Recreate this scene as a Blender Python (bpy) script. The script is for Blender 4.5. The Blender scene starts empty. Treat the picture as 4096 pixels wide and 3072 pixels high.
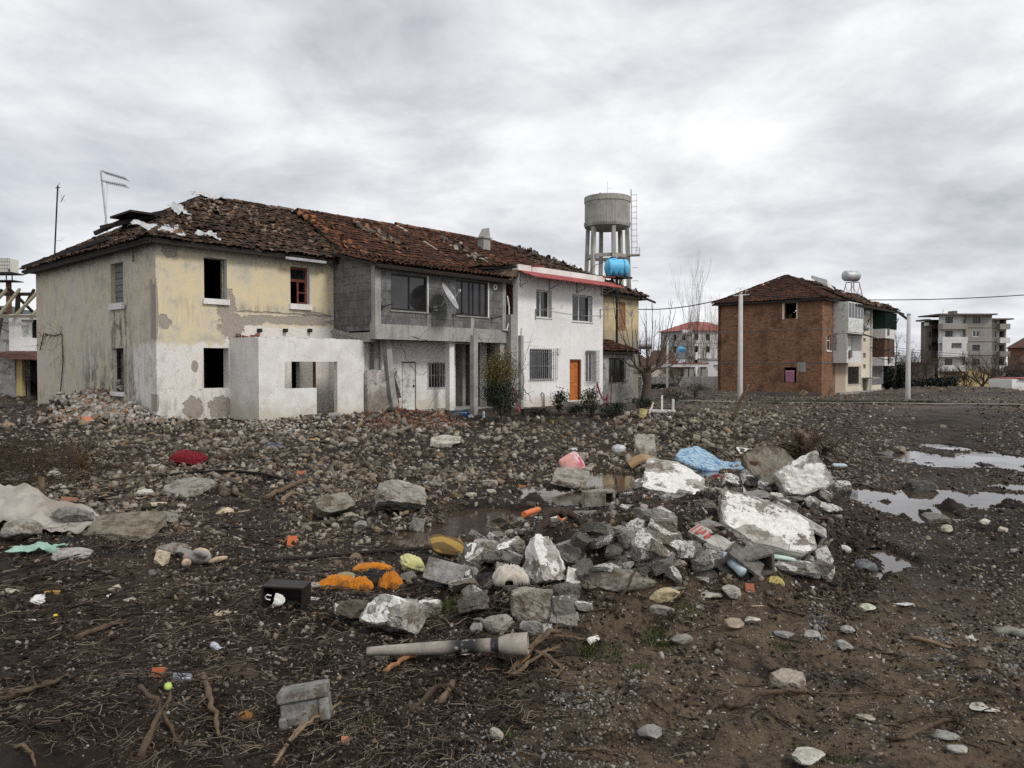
import bpy,bmesh,math,random
import numpy as np
from mathutils import Vector,Matrix,noise as mn
# camera, sky, sun, exposure
scene=bpy.context.scene
F,CX,CY,HOR,EYE=3050.0,2048.0,1536.0,1460.0,2.0
PITCH=math.atan((CY-HOR)/F)
cam=bpy.data.objects.new('camera',bpy.data.cameras.new('camera'))
scene.collection.objects.link(cam)
cam.location=(0,0,EYE)
cam.rotation_euler=(math.pi/2-PITCH,0,0)
cam.data.sensor_width=36.0
cam.data.lens=F/4096*36
cam.data.clip_start=0.1
cam.data.clip_end=3000
scene.camera=cam
SUN_DIR=Vector((0.60,-0.45,0.72)).normalized()
sun=bpy.data.objects.new('sun',bpy.data.lights.new('sun','SUN'))
scene.collection.objects.link(sun)
sun.data.energy=1.5
sun.data.angle=math.radians(14)
sun.data.color=(1.0,0.965,0.92)
sun.rotation_euler=SUN_DIR.to_track_quat('Z','Y').to_euler()
sun.location=(20,-20,40)
world=bpy.data.worlds.new('World')
scene.world=world
world.use_nodes=True
scene.view_settings.view_transform='Standard'
scene.view_settings.look='None'
scene.view_settings.exposure=0.2
scene.view_settings.gamma=1.0
scene.cycles.max_bounces=5
scene.cycles.use_denoising=False
class NT:
 """small helper for node trees"""
 def __init__(s,tree):
  s.t=tree
  tree.nodes.clear()
 def node(s,typ,**kw):
  n=s.t.nodes.new(typ)
  for k,v in kw.items():
   setattr(n,k,v)
  return n
 def put(s,sock,v):
  if isinstance(v,bpy.types.NodeSocket):
   s.t.links.new(v,sock)
  elif v is not None:
   if isinstance(v,(tuple,list))and len(v)==3 and sock.type=='RGBA':
    v=(*v,1)
   sock.default_value=v
 def m(s,op,a,b=None,c=None,clamp=False):
  n=s.node('ShaderNodeMath',operation=op,use_clamp=clamp)
  for i,v in enumerate((a,b,c)):
   s.put(n.inputs[i],v)
  return n.outputs[0]
 def vm(s,op,a,b=None):
  n=s.node('ShaderNodeVectorMath',operation=op)
  s.put(n.inputs[0],a)
  s.put(n.inputs[1],b)
  return n.outputs[0]
 def xyz(s,v):
  n=s.node('ShaderNodeSeparateXYZ')
  s.put(n.inputs[0],v)
  return n.outputs
 def comb(s,x,y,z):
  n=s.node('ShaderNodeCombineXYZ')
  for i,v in enumerate((x,y,z)):
   s.put(n.inputs[i],v)
  return n.outputs[0]
 def noise(s,co,scale=5,detail=4,rough=0.55,dist=0.0):
  n=s.node('ShaderNodeTexNoise')
  s.put(n.inputs['Vector'],co)
  for k,v in(('Scale',scale),('Detail',detail),('Roughness',rough),('Distortion',dist)):
   n.inputs[k].default_value=v
  return n.outputs[0]
 def voro(s,co,scale=5,feature='F1',out=0):
  n=s.node('ShaderNodeTexVoronoi',feature=feature)
  s.put(n.inputs['Vector'],co)
  n.inputs['Scale'].default_value=scale
  return n.outputs[out]
 def ramp(s,fac,*stops):
  n=s.node('ShaderNodeValToRGB')
  s.put(n.inputs[0],fac)
  cr=n.color_ramp
  while len(cr.elements)<len(stops):
   cr.elements.new(0.5)
  for e,(p,c)in zip(cr.elements,stops):
   e.position=p
   e.color=(c,c,c,1)if not isinstance(c,tuple)else(*c,1)
  return n.outputs[0]
 def mix(s,fac,a,b,blend='MIX'):
  n=s.node('ShaderNodeMix',data_type='RGBA',blend_type=blend)
  s.put(n.inputs[0],fac)
  s.put(n.inputs[6],a)
  s.put(n.inputs[7],b)
  return n.outputs[2]
 def step(s,v,lo,hi):
  n=s.node('ShaderNodeMapRange',interpolation_type='SMOOTHSTEP')
  s.put(n.inputs[0],v)
  s.put(n.inputs[1],lo)
  s.put(n.inputs[2],hi)
  return n.outputs[0]
 def bump(s,h,strength=0.5,dist=0.02,normal=None):
  n=s.node('ShaderNodeBump')
  n.inputs['Strength'].default_value=strength
  n.inputs['Distance'].default_value=dist
  s.put(n.inputs['Height'],h)
  if normal is not None:
   s.put(n.inputs['Normal'],normal)
  return n.outputs[0]
 def attr(s,name='tint'):
  return s.node('ShaderNodeAttribute',attribute_name=name).outputs['Color']
 def obj(s):
  return s.node('ShaderNodeTexCoord').outputs['Object']
 def out(s,color,rough=0.9,metal=0.0,normal=None,spec=0.3,ior=None,sheen=None,emit=None):
  p=s.node('ShaderNodeBsdfPrincipled')
  s.put(p.inputs['Base Color'],color)
  s.put(p.inputs['Roughness'],rough)
  s.put(p.inputs['Metallic'],metal)
  p.inputs['Specular IOR Level'].default_value=spec
  if ior:
   p.inputs['IOR'].default_value=ior
  if normal is not None:
   s.put(p.inputs['Normal'],normal)
  if sheen:
   p.inputs['Sheen Weight'].default_value=sheen
  o=s.node('ShaderNodeOutputMaterial')
  s.t.links.new(p.outputs[0],o.inputs[0])
  return p
w=NT(world.node_tree)
d=w.node('ShaderNodeTexCoord').outputs['Generated']
dx,dy,dz=w.xyz(d)
up=w.m('ADD',w.m('MAXIMUM',dz,0.0),0.27)
pv=w.comb(w.m('DIVIDE',dx,up),w.m('DIVIDE',dy,up),w.m('MULTIPLY',dz,0.6))
n1=w.noise(w.vm('ADD',pv,(3.7,1.2,0.0)),0.80,7,0.55,0.25)
n2=w.noise(w.vm('ADD',pv,(11.3,4.1,2.0)),2.9,7,0.58,0.2)
nn=w.m('ADD',w.m('MULTIPLY',n1,0.58),w.m('MULTIPLY',n2,0.42))
cloud=w.ramp(nn,(0.33,(0.36,0.375,0.41)),(0.44,(0.54,0.55,0.58)),(0.52,(0.70,0.705,0.72)),(0.59,(0.83,0.828,0.825)))
sidev=w.m('DIVIDE',dx,w.m('MAXIMUM',dy,0.05))
bank=w.m('MULTIPLY',w.step(sidev,-0.28,-0.74),w.step(dz,0.36,0.08))
bankn=w.m('MULTIPLY',bank,w.step(n1,0.72,0.40))
cloud=w.mix(w.m('MULTIPLY',bankn,0.85),cloud,(0.30,0.335,0.40))
low=w.step(dz,0.20,0.0)
cloud=w.mix(w.m('MULTIPLY',low,0.28),cloud,(0.60,0.64,0.70))
sky=w.node('ShaderNodeTexSky',sky_type='NISHITA',sun_disc=False)
sky.sun_elevation=math.asin(SUN_DIR.z)
sky.sun_rotation=math.atan2(SUN_DIR.x,SUN_DIR.y)
sky.air_density=1.0
sky.dust_density=3.0
cl10=w.mix(1.0,cloud,(11.6,11.6,11.6),'MULTIPLY')
final=w.mix(0.95,sky.outputs[0],cl10)
bg=w.node('ShaderNodeBackground')
w.put(bg.inputs[0],final)
bg.inputs[1].default_value=0.1
wo=w.node('ShaderNodeOutputWorld')
w.t.links.new(bg.outputs[0],wo.inputs[0])
# pixel rays and frames (where things stand, measured in the photograph)
cp,sp=math.cos(PITCH),math.sin(PITCH)
def ray(px,py):
 x,y=(px-CX)/F,(CY-py)/F
 return Vector((x,cp+sp*y,-sp+cp*y))
def at(px,py,Y):
 r=ray(px,py)
 t=Y/r.y
 return Vector((r.x*t,Y,EYE+r.z*t))
class Frame:
 def __init__(s,ox,oy,ang,oz=0.0):
  s.o=Vector((ox,oy,oz))
  s.ang=ang
  s.ax=Vector((math.cos(ang),math.sin(ang),0))
  s.ay=Vector((-math.sin(ang),math.cos(ang),0))
 def loc(s,P):
  q=P-s.o
  return Vector((q.dot(s.ax),q.dot(s.ay),q.z))
 def hit(s,px,py,v):
  r=ray(px,py)
  c=Vector((0,0,EYE))-s.o
  t=(-v-c.dot(s.ay))/r.dot(s.ay)
  P=c+r*t
  return P.dot(s.ax),P.z
 def hitx(s,px,py,u):
  r=ray(px,py)
  c=Vector((0,0,EYE))-s.o
  t=(u-c.dot(s.ax))/r.dot(s.ax)
  P=c+r*t
  return P.dot(s.ay),P.z
 def world(s,x,y,z=0):
  return s.o+s.ax*x+s.ay*y+Vector((0,0,z))
FR=Frame(-12.3,26.4,math.radians(47.95))
FB=Frame(26.0,64.0,math.radians(48.6),-0.77)
# noise and the lie of the land
def hsh(ix,iy,s):
 n=(ix.astype(np.int64)*374761393+iy.astype(np.int64)*668265263+s*974634777)&0x7fffffff
 n=((n^(n>>13))*1274126177)&0x7fffffff
 n=((n^(n>>15))*668265263)&0x7fffffff
 return((n>>8)&0xffff)/65535.0
def vn(x,y,s):
 ix,iy=np.floor(x),np.floor(y)
 fx,fy=x-ix,y-iy
 fx,fy=fx*fx*(3-2*fx),fy*fy*(3-2*fy)
 a,b=hsh(ix,iy,s),hsh(ix+1,iy,s)
 c,e=hsh(ix,iy+1,s),hsh(ix+1,iy+1,s)
 return(a*(1-fx)+b*fx)*(1-fy)+(c*(1-fx)+e*fx)*fy
def fbm(x,y,s,octv=4,gain=0.5):
 r,a,tot=0,1.0,0
 for i in range(octv):
  r=r+a*(vn(x*2**i+13.7*i,y*2**i+7.3*i,s+i)*2-1)
  tot+=a
  a*=gain
 return r/tot
def flat(px,py,z=0.0):
 r=ray(px,py)
 t=(z-EYE)/r.z
 return r.x*t,r.y*t
WATER=-0.085
PUD=[]
for(x0,y0,x1,y1)in[(1560,2095,2110,2200),(1740,2020,2150,2125),(2040,1950,2400,2050),(2250,1890,2590,1985),(2560,1855,2900,1915),(1480,1915,1720,1955),(1930,1935,2150,1975),(2380,1790,2560,1835),(3470,1950,3700,2085),(3440,2000,3730,2100),(3640,1955,3960,2045),(3880,1975,4200,2035),(3320,1955,3500,2035),(3550,1795,3810,1868),(3700,1775,3850,1800),(3930,1815,4330,1900),(4010,1937,4180,1965),(3450,2195,3640,2300),(3365,2245,3600,2335)]:
 xm,ym=0.5*(x0+x1),0.5*(y0+y1)
 xa,ya=flat(xm,y1,WATER)
 xb,yb=flat(xm,y0,WATER)
 cy_=0.5*(ya+yb)
 q_=0.80 if x0<3000 else 0.92
 PUD.append(((xm-CX)/F*cy_,cy_,0.5*q_*(x1-x0)/F*cy_,0.5*q_*(yb-ya)))
MND=[]
for(px,py,r,h)in[(2300,2330,1.1,.24),(2600,2290,1.3,.32),(2900,2230,1.3,.34),(2050,2260,.7,.14),(3120,2170,1.1,.22),(2720,2040,1.5,.20),(3200,1990,1.3,.22),(2830,1750,2.0,.42),(3180,1820,1.3,.22),(400,1668,1.9,.75),(560,1682,1.4,.45),(250,1668,1.6,.35),(-100,1850,2.2,.55),(60,2120,1.0,.25),(450,2130,.8,.14),(60,1590,4.2,1.25),(1600,1668,1.6,.22),(1350,1690,1.8,.16),(2000,2480,.5,.08),(700,2200,.6,.1),(1620,2010,.9,.13),(2700,1680,3.0,.2),(2100,1760,2.5,.10),(1000,1800,3.0,.12),(300,2900,.8,.10),(2700,1560,5.0,.8),(2800,1552,4.0,.7),(3700,1568,6.0,.5),(3900,1562,8.0,.7),(1870,1950,1.2,.12),(3270,2120,.6,.10),(3610,2045,.14,.19),(3790,2012,.2,.17),(3890,1998,.16,.18),(3545,1985,.15,.17),(3720,2030,.12,.22),(4010,2005,.2,.24),(3650,1822,.2,.22),(3710,1835,.2,.22),(3760,1812,.25,.22),(4100,1850,.25,.22),(1850,2120,.2,.2),(2000,2060,.22,.22),(2130,2010,.2,.2),(2380,1930,.22,.2)]:
 X,Y=flat(px,py)
 MND.append((X,Y,r,h))
def ground(x,y,fine=True):
 x=np.asarray(x,float)
 y=np.asarray(y,float)
 z=-0.03*np.clip(y-38,0,26)-0.0195*np.clip(y-64,0,76)
 amp=np.clip(1.3-y/70.0,0.7,1.25)
 kmin=np.full(z.shape,99.0)
 for(cx,cy,rx,ry)in PUD:
  kmin=np.minimum(kmin,((x-cx)/(rx+.5))**2+((y-cy-.0)/(ry+1.0))**2)
 calm=np.clip(kmin/4.0,0.28,1)
 amp=amp*calm
 n=0.075*fbm(x/2.6,y/2.6,1,3)+0.045*fbm(x/0.62,y/0.62,9,3)
 if fine:
  n=n+0.030*fbm(x/0.17,y/0.17,21,2)+0.030*(0.5-np.abs(fbm(x/0.33,y/0.33,41,2))*1.6)
 q=(x*0.75-y*0.66)*5.2+1.5*vn(x*1.3,y*1.3,77)
 n=n+0.016*np.sin(q)*np.clip((x-0.2)/1.0,0,1)*np.clip((7.5-y)/2.0,0,1)
 n=n*amp-0.085*(1-calm)
 jag2=fbm(x/.16,y/.16,88,3)
 one=x.size==1
 for(cx,cy,r,h)in MND:
  if one and(x[0]-cx)**2+(y[0]-cy)**2>9*r*r:
   continue
  k=((x-cx)**2+(y-cy)**2)/(r*r)
  if r<.3:
   k=k*np.clip(1+1.2*jag2,.35,3)+.25
  n=n+h*np.exp(-1.2*k)*(1.0+0.35*vn(x*3.1,y*3.1,55)-0.17)
 for(ra,rb)in(((3440,2400),(3560,2070)),((3610,2330),(3680,2060)),((3300,3080),(3480,2480)),((3640,3080),(3700,2520)),((2500,3060),(2900,2700))):
  (x0,y0),(x1,y1)=flat(*ra),flat(*rb)
  L=math.hypot(x1-x0,y1-y0)
  ux,uy=(x1-x0)/L,(y1-y0)/L
  t=(x-x0)*ux+(y-y0)*uy
  dd=np.abs((x-x0)*uy-(y-y0)*ux)
  inside=np.clip(t/0.5,0,1)*np.clip((L-t)/0.5,0,1)
  n=n+calm*inside*(-0.05*np.exp(-(dd/0.17)**2)+0.035*np.exp(-((dd-0.36)/0.12)**2))
 dip=np.zeros_like(n)
 jag=fbm(x/0.55,y/0.8,63,3)
 for(cx,cy,rx,ry)in PUD:
  k=(((x-cx)/rx)**2+((y-cy)/ry)**2)*np.clip(1+0.9*jag,.4,2)
  dip=np.maximum(dip,np.clip((1.7-k)/1.1,0,1))
 dip=dip*dip*(3-2*dip)
 n=np.where(dip<0.3,np.maximum(n,WATER+0.03+0.25*n),n)-0.17*dip
 return z+n
def gz(x,y):
 return float(ground(np.array([x]),np.array([y]))[0])
def GP(px,py,h=0.0):
 """where the pixel's ray meets the ground, or a surface h above it"""
 r=ray(px,py)
 z=0.0
 for _ in range(9):
  t=(z-EYE)/r.z
  z=0.4*z+0.6*(gz(r.x*t,r.y*t)+h)
 t=(z-EYE)/r.z
 return Vector((r.x*t,r.y*t,z))
 # objects, tags, mesh builder
COL=scene.collection
def tag(o,label=None,cat=None,group=None,kind=None):
 if label:
  o['label']=label
 if cat:
  o['category']=cat
 if group:
  o['group']=group
 if kind:
  o['kind']=kind
 elif cat:
  o['kind']='thing'
 return o
def empty(name,loc,rz,label,cat,group=None):
 o=bpy.data.objects.new(name,None)
 COL.objects.link(o)
 o.location=loc
 o.rotation_euler=(0,0,rz)
 return tag(o,label,cat,group)
def mesh_from(name,V,faces,mats,mi=None,tint=None,smooth=False):
 me=bpy.data.meshes.new(name)
 V=np.asarray(V,np.float32)
 if isinstance(faces,np.ndarray):
  k=faces.shape[1]
  me.vertices.add(len(V))
  me.vertices.foreach_set('co',V.ravel())
  me.loops.add(faces.size)
  me.loops.foreach_set('vertex_index',faces.ravel().astype(np.int32))
  me.polygons.add(len(faces))
  me.polygons.foreach_set('loop_start',np.arange(0,faces.size,k,dtype=np.int32))
  me.update(calc_edges=True)
 else:
  me.from_pydata([tuple(v)for v in V.tolist()],[],faces)
 for m_ in(mats if isinstance(mats,(list,tuple))else[mats]):
  me.materials.append(m_)
 if mi is not None:
  me.polygons.foreach_set('material_index',np.asarray(mi,np.int32))
 if smooth:
  me.polygons.foreach_set('use_smooth',np.ones(len(me.polygons),bool))
 if tint is not None:
  a=me.color_attributes.new('tint','FLOAT_COLOR','POINT')
  t=np.ones((len(V),4),np.float32)
  t[:,:3]=tint
  a.data.foreach_set('color',t.ravel())
 me.update()
 return me
def link(name,me,parent=None,loc=None,rot=None):
 o=bpy.data.objects.new(name,me)
 COL.objects.link(o)
 if parent is not None:
  o.parent=parent
 if loc is not None:
  o.location=loc
 if rot is not None:
  o.rotation_euler=rot
 return o
class MB:
 def __init__(s):
  s.V,s.F,s.mi,s.T=[],[],[],[]
 def add(s,V,Fc,m=0,t=(1,1,1)):
  b=len(s.V)
  s.V.extend([tuple(v)for v in V])
  s.T.extend([t]*len(V))
  for f in Fc:
   s.F.append([i+b for i in f])
   s.mi.append(m)
  return s
 def box(s,x0,x1,y0,y1,z0,z1,m=0,t=(1,1,1),M=None):
  V=[Vector((x,y,z))for z in(z0,z1)for(x,y)in((x0,y0),(x1,y0),(x1,y1),(x0,y1))]
  if M is not None:
   V=[M@v for v in V]
  return s.add(V,[(3,2,1,0),(4,5,6,7),(0,1,5,4),(1,2,6,5),(2,3,7,6),(3,0,4,7)],m,t)
 def bar(s,a,b,w_,h_=None,m=0,t=(1,1,1)):
  a,b=Vector(a),Vector(b)
  h_=h_ or w_
  d_=(b-a)
  L=d_.length
  z=d_.normalized()
  x=z.cross(Vector((0,0,1)))
  if x.length<0.05:
   x=Vector((1,0,0))
  x.normalize()
  y=z.cross(x)
  V=[a+x*sx*w_/2+y*sy*h_/2+z*L*k for k in(0,1)for(sx,sy)in((-1,-1),(1,-1),(1,1),(-1,1))]
  return s.add(V,[(3,2,1,0),(4,5,6,7),(0,1,5,4),(1,2,6,5),(2,3,7,6),(3,0,4,7)],m,t)
 def tube(s,pts,r,n=6,m=0,t=(1,1,1),cap=True):
  pts=[Vector(p)for p in pts]
  k=len(pts)
  rs=r if isinstance(r,(list,tuple))else[r]*k
  V=[]
  ref=Vector((0.31,0.17,0.93))
  for i,p in enumerate(pts):
   d_=(pts[min(i+1,k-1)]-pts[max(i-1,0)])
   d_=d_.normalized()if d_.length>1e-9 else Vector((0,0,1))
   x=d_.cross(ref)
   if x.length<0.1:
    x=d_.cross(Vector((1,0,0)))
   x.normalize()
   y=d_.cross(x)
   for j in range(n):
    a=2*math.pi*j/n
    V.append(p+(x*math.cos(a)+y*math.sin(a))*rs[i])
  Fc=[(i*n+j,i*n+(j+1)%n,(i+1)*n+(j+1)%n,(i+1)*n+j)for i in range(k-1)for j in range(n)]
  if cap:
   Fc+=[tuple(range(n))[::-1],tuple((k-1)*n+j for j in range(n))]
  return s.add(V,Fc,m,t)
 def lathe(s,prof,n=24,c=(0,0,0),m=0,t=(1,1,1),M=None,cap=True):
  V=[]
  for(r,z)in prof:
   for j in range(n):
    a=2*math.pi*j/n
    v=Vector((r*math.cos(a),r*math.sin(a),z))
    if M is not None:
     v=M@v
    V.append(v+Vector(c))
  k=len(prof)
  Fc=[(i*n+j,i*n+(j+1)%n,(i+1)*n+(j+1)%n,(i+1)*n+j)for i in range(k-1)for j in range(n)]
  if cap:
   Fc+=[tuple(range(n))[::-1],tuple((k-1)*n+j for j in range(n))]
  return s.add(V,Fc,m,t)
 def prism(s,poly,z0,z1,m=0,t=(1,1,1),M=None):
  n=len(poly)
  V=[Vector((x,y,z))for z in(z0,z1)for(x,y)in poly]
  if M is not None:
   V=[M@v for v in V]
  Fc=[tuple(range(n))[::-1],tuple(range(n,2*n))]+[(i,(i+1)%n,n+(i+1)%n,n+i)for i in range(n)]
  return s.add(V,Fc,m,t)
 def wall(s,ax,c,a0,a1,z0,z1,holes=(),th=0.3,m=0,mr=None,mi_=None):
  """a wall with openings: outer face at c, inner face at c+th, reveals round every opening"""
  mr=m if mr is None else mr
  mi_=m if mi_ is None else mi_
  us=sorted({a0,a1,*[min(max(h[k],a0),a1)for h in holes for k in(0,1)]})
  zs=sorted({z0,z1,*[min(max(h[k],z0),z1)for h in holes for k in(2,3)]})
  def solid(i,j):
   if i<0 or j<0 or i>=len(us)-1 or j>=len(zs)-1:
    return None
   u,z=0.5*(us[i]+us[i+1]),0.5*(zs[j]+zs[j+1])
   return not any(h[0]<u<h[1]and h[2]<z<h[3]for h in holes)
  def P(a,b,z):
   return(b,a,z)if ax=='x' else(a,b,z)
  for i in range(len(us)-1):
   for j in range(len(zs)-1):
    if not solid(i,j):
     continue
    u0,u1,w0,w1=us[i],us[i+1],zs[j],zs[j+1]
    s.add([P(u0,c,w0),P(u1,c,w0),P(u1,c,w1),P(u0,c,w1)],[(0,1,2,3)],m)
    s.add([P(u0,c+th,w0),P(u1,c+th,w0),P(u1,c+th,w1),P(u0,c+th,w1)],[(3,2,1,0)],mi_)
    for(di,dj,e)in((-1,0,(u0,u0,w0,w1)),(1,0,(u1,u1,w0,w1)),(0,-1,(u0,u1,w0,w0)),(0,1,(u0,u1,w1,w1))):
     if not solid(i+di,j+dj):
      s.add([P(e[0],c,e[2]),P(e[1],c,e[3]),P(e[1],c+th,e[3]),P(e[0],c+th,e[2])],[(0,1,2,3)],mr)
  return s
 def build(s,name,mats,parent=None,loc=None,rot=None,smooth=False,label=None):
  me=mesh_from(name,s.V,s.F,mats,s.mi,np.array(s.T,np.float32),smooth)
  o=link(name,me,parent,loc,rot)
  if label:
   o['label']=label
  return o
def struct(o):
 return tag(o,kind='structure')
 # materials
def newmat(name):
 m_=bpy.data.materials.new(name)
 m_.use_nodes=True
 return m_,NT(m_.node_tree)
def simple(name,c,rough=0.85,metal=0.0,var=0.25,scale=6.0,bump=0.15,spec=0.3,tint=False,dirt=None,sheen=None,bd=0.01):
 m_,n=newmat(name)
 co=n.obj()
 f=n.noise(co,scale,5,0.6)
 lo=tuple(max(0.0,x*(1-var))for x in c)
 hi=tuple(min(1.0,x*(1+var))for x in c)
 col=n.ramp(f,(0.3,lo),(0.7,hi))
 if dirt:
  g=n.step(n.noise(co,scale*0.5,6,0.65),0.50,0.64)
  col=n.mix(g,col,dirt)
 if tint:
  col=n.mix(1.0,col,n.attr(),'MULTIPLY')
 h=n.noise(co,scale*6,4,0.6)
 n.out(col,rough,metal,n.bump(h,bump,bd),spec,sheen=sheen)
 return m_
M={}
def plaster_yellow(name,white_line=True):
 m_,n=newmat(name)
 co=n.obj()
 x,y,z=n.xyz(co)
 big=n.noise(co,0.55,5,0.6)
 med=n.noise(co,2.2,6,0.62)
 fin=n.noise(co,14,5,0.65)
 vert=n.noise(n.comb(n.m('MULTIPLY',n.m('ADD',x,y),3.2),n.m('MULTIPLY',y,0.3),n.m('MULTIPLY',z,0.55)),1.6,5,0.6)
 col=n.ramp(n.m('ADD',n.m('MULTIPLY',big,0.6),n.m('MULTIPLY',med,0.4)),(0.38,(0.46,0.42,0.35)),(0.47,(0.60,0.535,0.40)),(0.58,(0.69,0.575,0.37)))
 left=n.step(x,0.06,0.0)
 col=n.mix(n.m('MULTIPLY',left,n.step(n.m('ADD',n.m('MULTIPLY',vert,.5),n.m('MULTIPLY',big,.5)),0.42,0.56)),col,(0.56,0.52,0.45))
 if white_line:
  lim=n.m('ADD',2.75,n.m('MULTIPLY',n.step(x,2.35,2.9),0.78))
  zz=n.m('ADD',z,n.m('MULTIPLY',n.m('SUBTRACT',med,0.5),0.85))
  ww=n.m('MULTIPLY',n.step(n.m('SUBTRACT',lim,zz),-0.08,0.10),n.m('ADD',n.m('SUBTRACT',1.0,left),n.m('MULTIPLY',n.step(y,2.4,1.6),left),clamp=True))
  wc=n.ramp(fin,(0.3,(0.60,0.565,0.51)),(0.6,(0.76,0.735,0.70)))
  wc=n.mix(n.m('MULTIPLY',n.step(med,0.56,0.66),0.5),wc,(0.58,0.47,0.32))
  col=n.mix(ww,col,wc)
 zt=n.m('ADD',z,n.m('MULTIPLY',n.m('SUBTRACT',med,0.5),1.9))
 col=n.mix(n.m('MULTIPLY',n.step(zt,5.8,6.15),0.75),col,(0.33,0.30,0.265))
 peel=None
 for(cx,cz,rx,rz)in((2.55,4.25,.38,.62),(2.75,3.45,.5,.5),(3.3,3.62,.9,.13),(5.6,3.75,1.9,.17),(1.25,.45,.36,.42),(2.35,.42,.5,.42),(0.0,3.9,.07,1.0),(0.0,.7,.06,.3),(0.5,6.25,.35,.5),(1.35,1.95,.12,.2),(0.3,3.5,.25,.25),(6.4,3.95,.6,.2),(4.0,3.8,.7,.12)):
  ex=n.m('DIVIDE',n.m('SUBTRACT',x,cx),rx)
  ez=n.m('DIVIDE',n.m('SUBTRACT',z,cz),rz)
  q=n.m('ADD',n.m('MULTIPLY',ex,ex),n.m('MULTIPLY',ez,ez))
  peel=q if peel is None else n.m('MINIMUM',peel,q)
 pm=n.m('ADD',peel,n.m('MULTIPLY',n.m('SUBTRACT',n.noise(co,3.5,5,.6),0.5),2.6))
 pmask=n.m('MULTIPLY',n.step(pm,1.12,0.90),n.step(y,0.6,0.3))
 small=n.m('MULTIPLY',n.step(n.noise(n.vm('ADD',co,(5,9,2)),3.0,6,0.68),0.655,0.67),n.step(z,2.6,0.6))
 pmask=n.m('MAXIMUM',pmask,small)
 raw=n.ramp(n.noise(co,11,5,.7),(0.3,(0.25,0.215,0.18)),(0.7,(0.42,0.375,0.325)))
 col=n.mix(pmask,col,raw)
 mz=n.m('ADD',n.m('MULTIPLY',n.m('MULTIPLY',n.step(z,3.7,0.8),left),n.m('MULTIPLY',n.step(y,7.6,6.2),n.step(y,1.0,2.2))),n.m('MULTIPLY',n.step(z,1.2,0.0),0.35))
 drip=n.m('MULTIPLY',left,n.m('MULTIPLY',n.m('MULTIPLY',n.step(y,4.3,3.7),n.step(y,1.9,2.6)),n.step(z,4.9,4.2)))
 mzz=n.m('MAXIMUM',mz,n.m('MULTIPLY',drip,0.95))
 mould=n.m('MULTIPLY',mzz,n.step(n.m('ADD',n.m('MULTIPLY',med,.55),n.m('MULTIPLY',vert,.5)),0.46,0.60))
 col=n.mix(n.m('MULTIPLY',mould,0.88),col,(0.085,0.08,0.072))
 blot=n.m('MULTIPLY',n.step(n.noise(n.vm('ADD',co,(2,7,4)),.8,7,.7),.50,.66),left)
 col=n.mix(n.m('MULTIPLY',blot,.5),col,(0.42,0.34,0.21))
 sk=n.m('MULTIPLY',n.step(vert,.50,.66),n.step(n.noise(n.vm('ADD',co,(6,1,4)),.6,4),.45,.6))
 col=n.mix(n.m('MULTIPLY',sk,.35),col,(0.30,0.27,0.22))
 f2=n.m('MULTIPLY',n.step(n.noise(n.vm('ADD',co,(1.3,4.4,8.2)),1.1,5,.7),0.52,0.66),n.step(x,2.2,1.0))
 col=n.mix(n.m('MULTIPLY',f2,0.4),col,(0.30,0.28,0.25))
 wob=n.m('ADD',z,n.m('MULTIPLY',n.m('SUBTRACT',n.noise(co,2.8,4,.6),0.5),0.22))
 ln=n.m('MULTIPLY',n.step(n.m('ABSOLUTE',n.m('SUBTRACT',wob,4.02)),0.035,0.012),n.step(x,2.9,3.0))
 col=n.mix(n.m('MULTIPLY',ln,0.85),col,(0.09,0.08,0.07))
 und=n.m('MULTIPLY',n.m('MULTIPLY',n.step(z,4.5,4.1),n.step(z,3.95,4.0)),n.step(x,2.9,3.1))
 col=n.mix(n.m('MULTIPLY',und,n.m('MULTIPLY',n.step(vert,.35,.6),0.55)),col,(0.22,0.20,0.17))
 hgt=n.m('SUBTRACT',n.m('MULTIPLY',fin,0.35),n.m('MULTIPLY',pmask,1.0))
 n.out(col,0.93,0,n.bump(hgt,0.75,0.03),0.2)
 return m_
def wallmat(name,c1,c2,dirt,dz0=1.5,dz1=0.0,damt=0.6,streak=0.3,sc=1.2,extra=None,bumpd=0.008,crack=0.0):
 m_,n=newmat(name)
 co=n.obj()
 x,y,z=n.xyz(co)
 a=n.noise(co,sc,5,0.6)
 b=n.noise(co,sc*9,5,0.65)
 vert=n.noise(n.comb(n.m('MULTIPLY',n.m('ADD',x,y),3.0),0.0,n.m('MULTIPLY',z,0.45)),1.5,5,0.6)
 col=n.mix(n.step(n.m('ADD',n.m('MULTIPLY',a,.65),n.m('MULTIPLY',b,.35)),0.38,0.62),c1,c2)
 if extra:
  col=n.mix(n.step(n.noise(n.vm('ADD',co,(7,3,5)),sc*1.7,6,.66),0.57,0.60),col,extra)
 g=n.m('MULTIPLY',n.step(n.m('ADD',z,n.m('MULTIPLY',n.m('SUBTRACT',a,.5),1.5)),dz0,dz1),damt)
 g=n.m('MAXIMUM',g,n.m('MULTIPLY',n.step(vert,0.5,0.72),streak))
 col=n.mix(g,col,dirt)
 if crack:
  cw=n.voro(n.vm('ADD',co,n.comb(n.m('MULTIPLY',b,.3),n.m('MULTIPLY',b,.3),n.m('MULTIPLY',b,.3))),0.55,'DISTANCE_TO_EDGE')
  col=n.mix(n.m('MULTIPLY',n.step(cw,0.006,0.0),crack),col,(0.08,0.075,0.07))
 n.out(col,0.92,0,n.bump(b,0.6,bumpd),0.2)
 return m_
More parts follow.
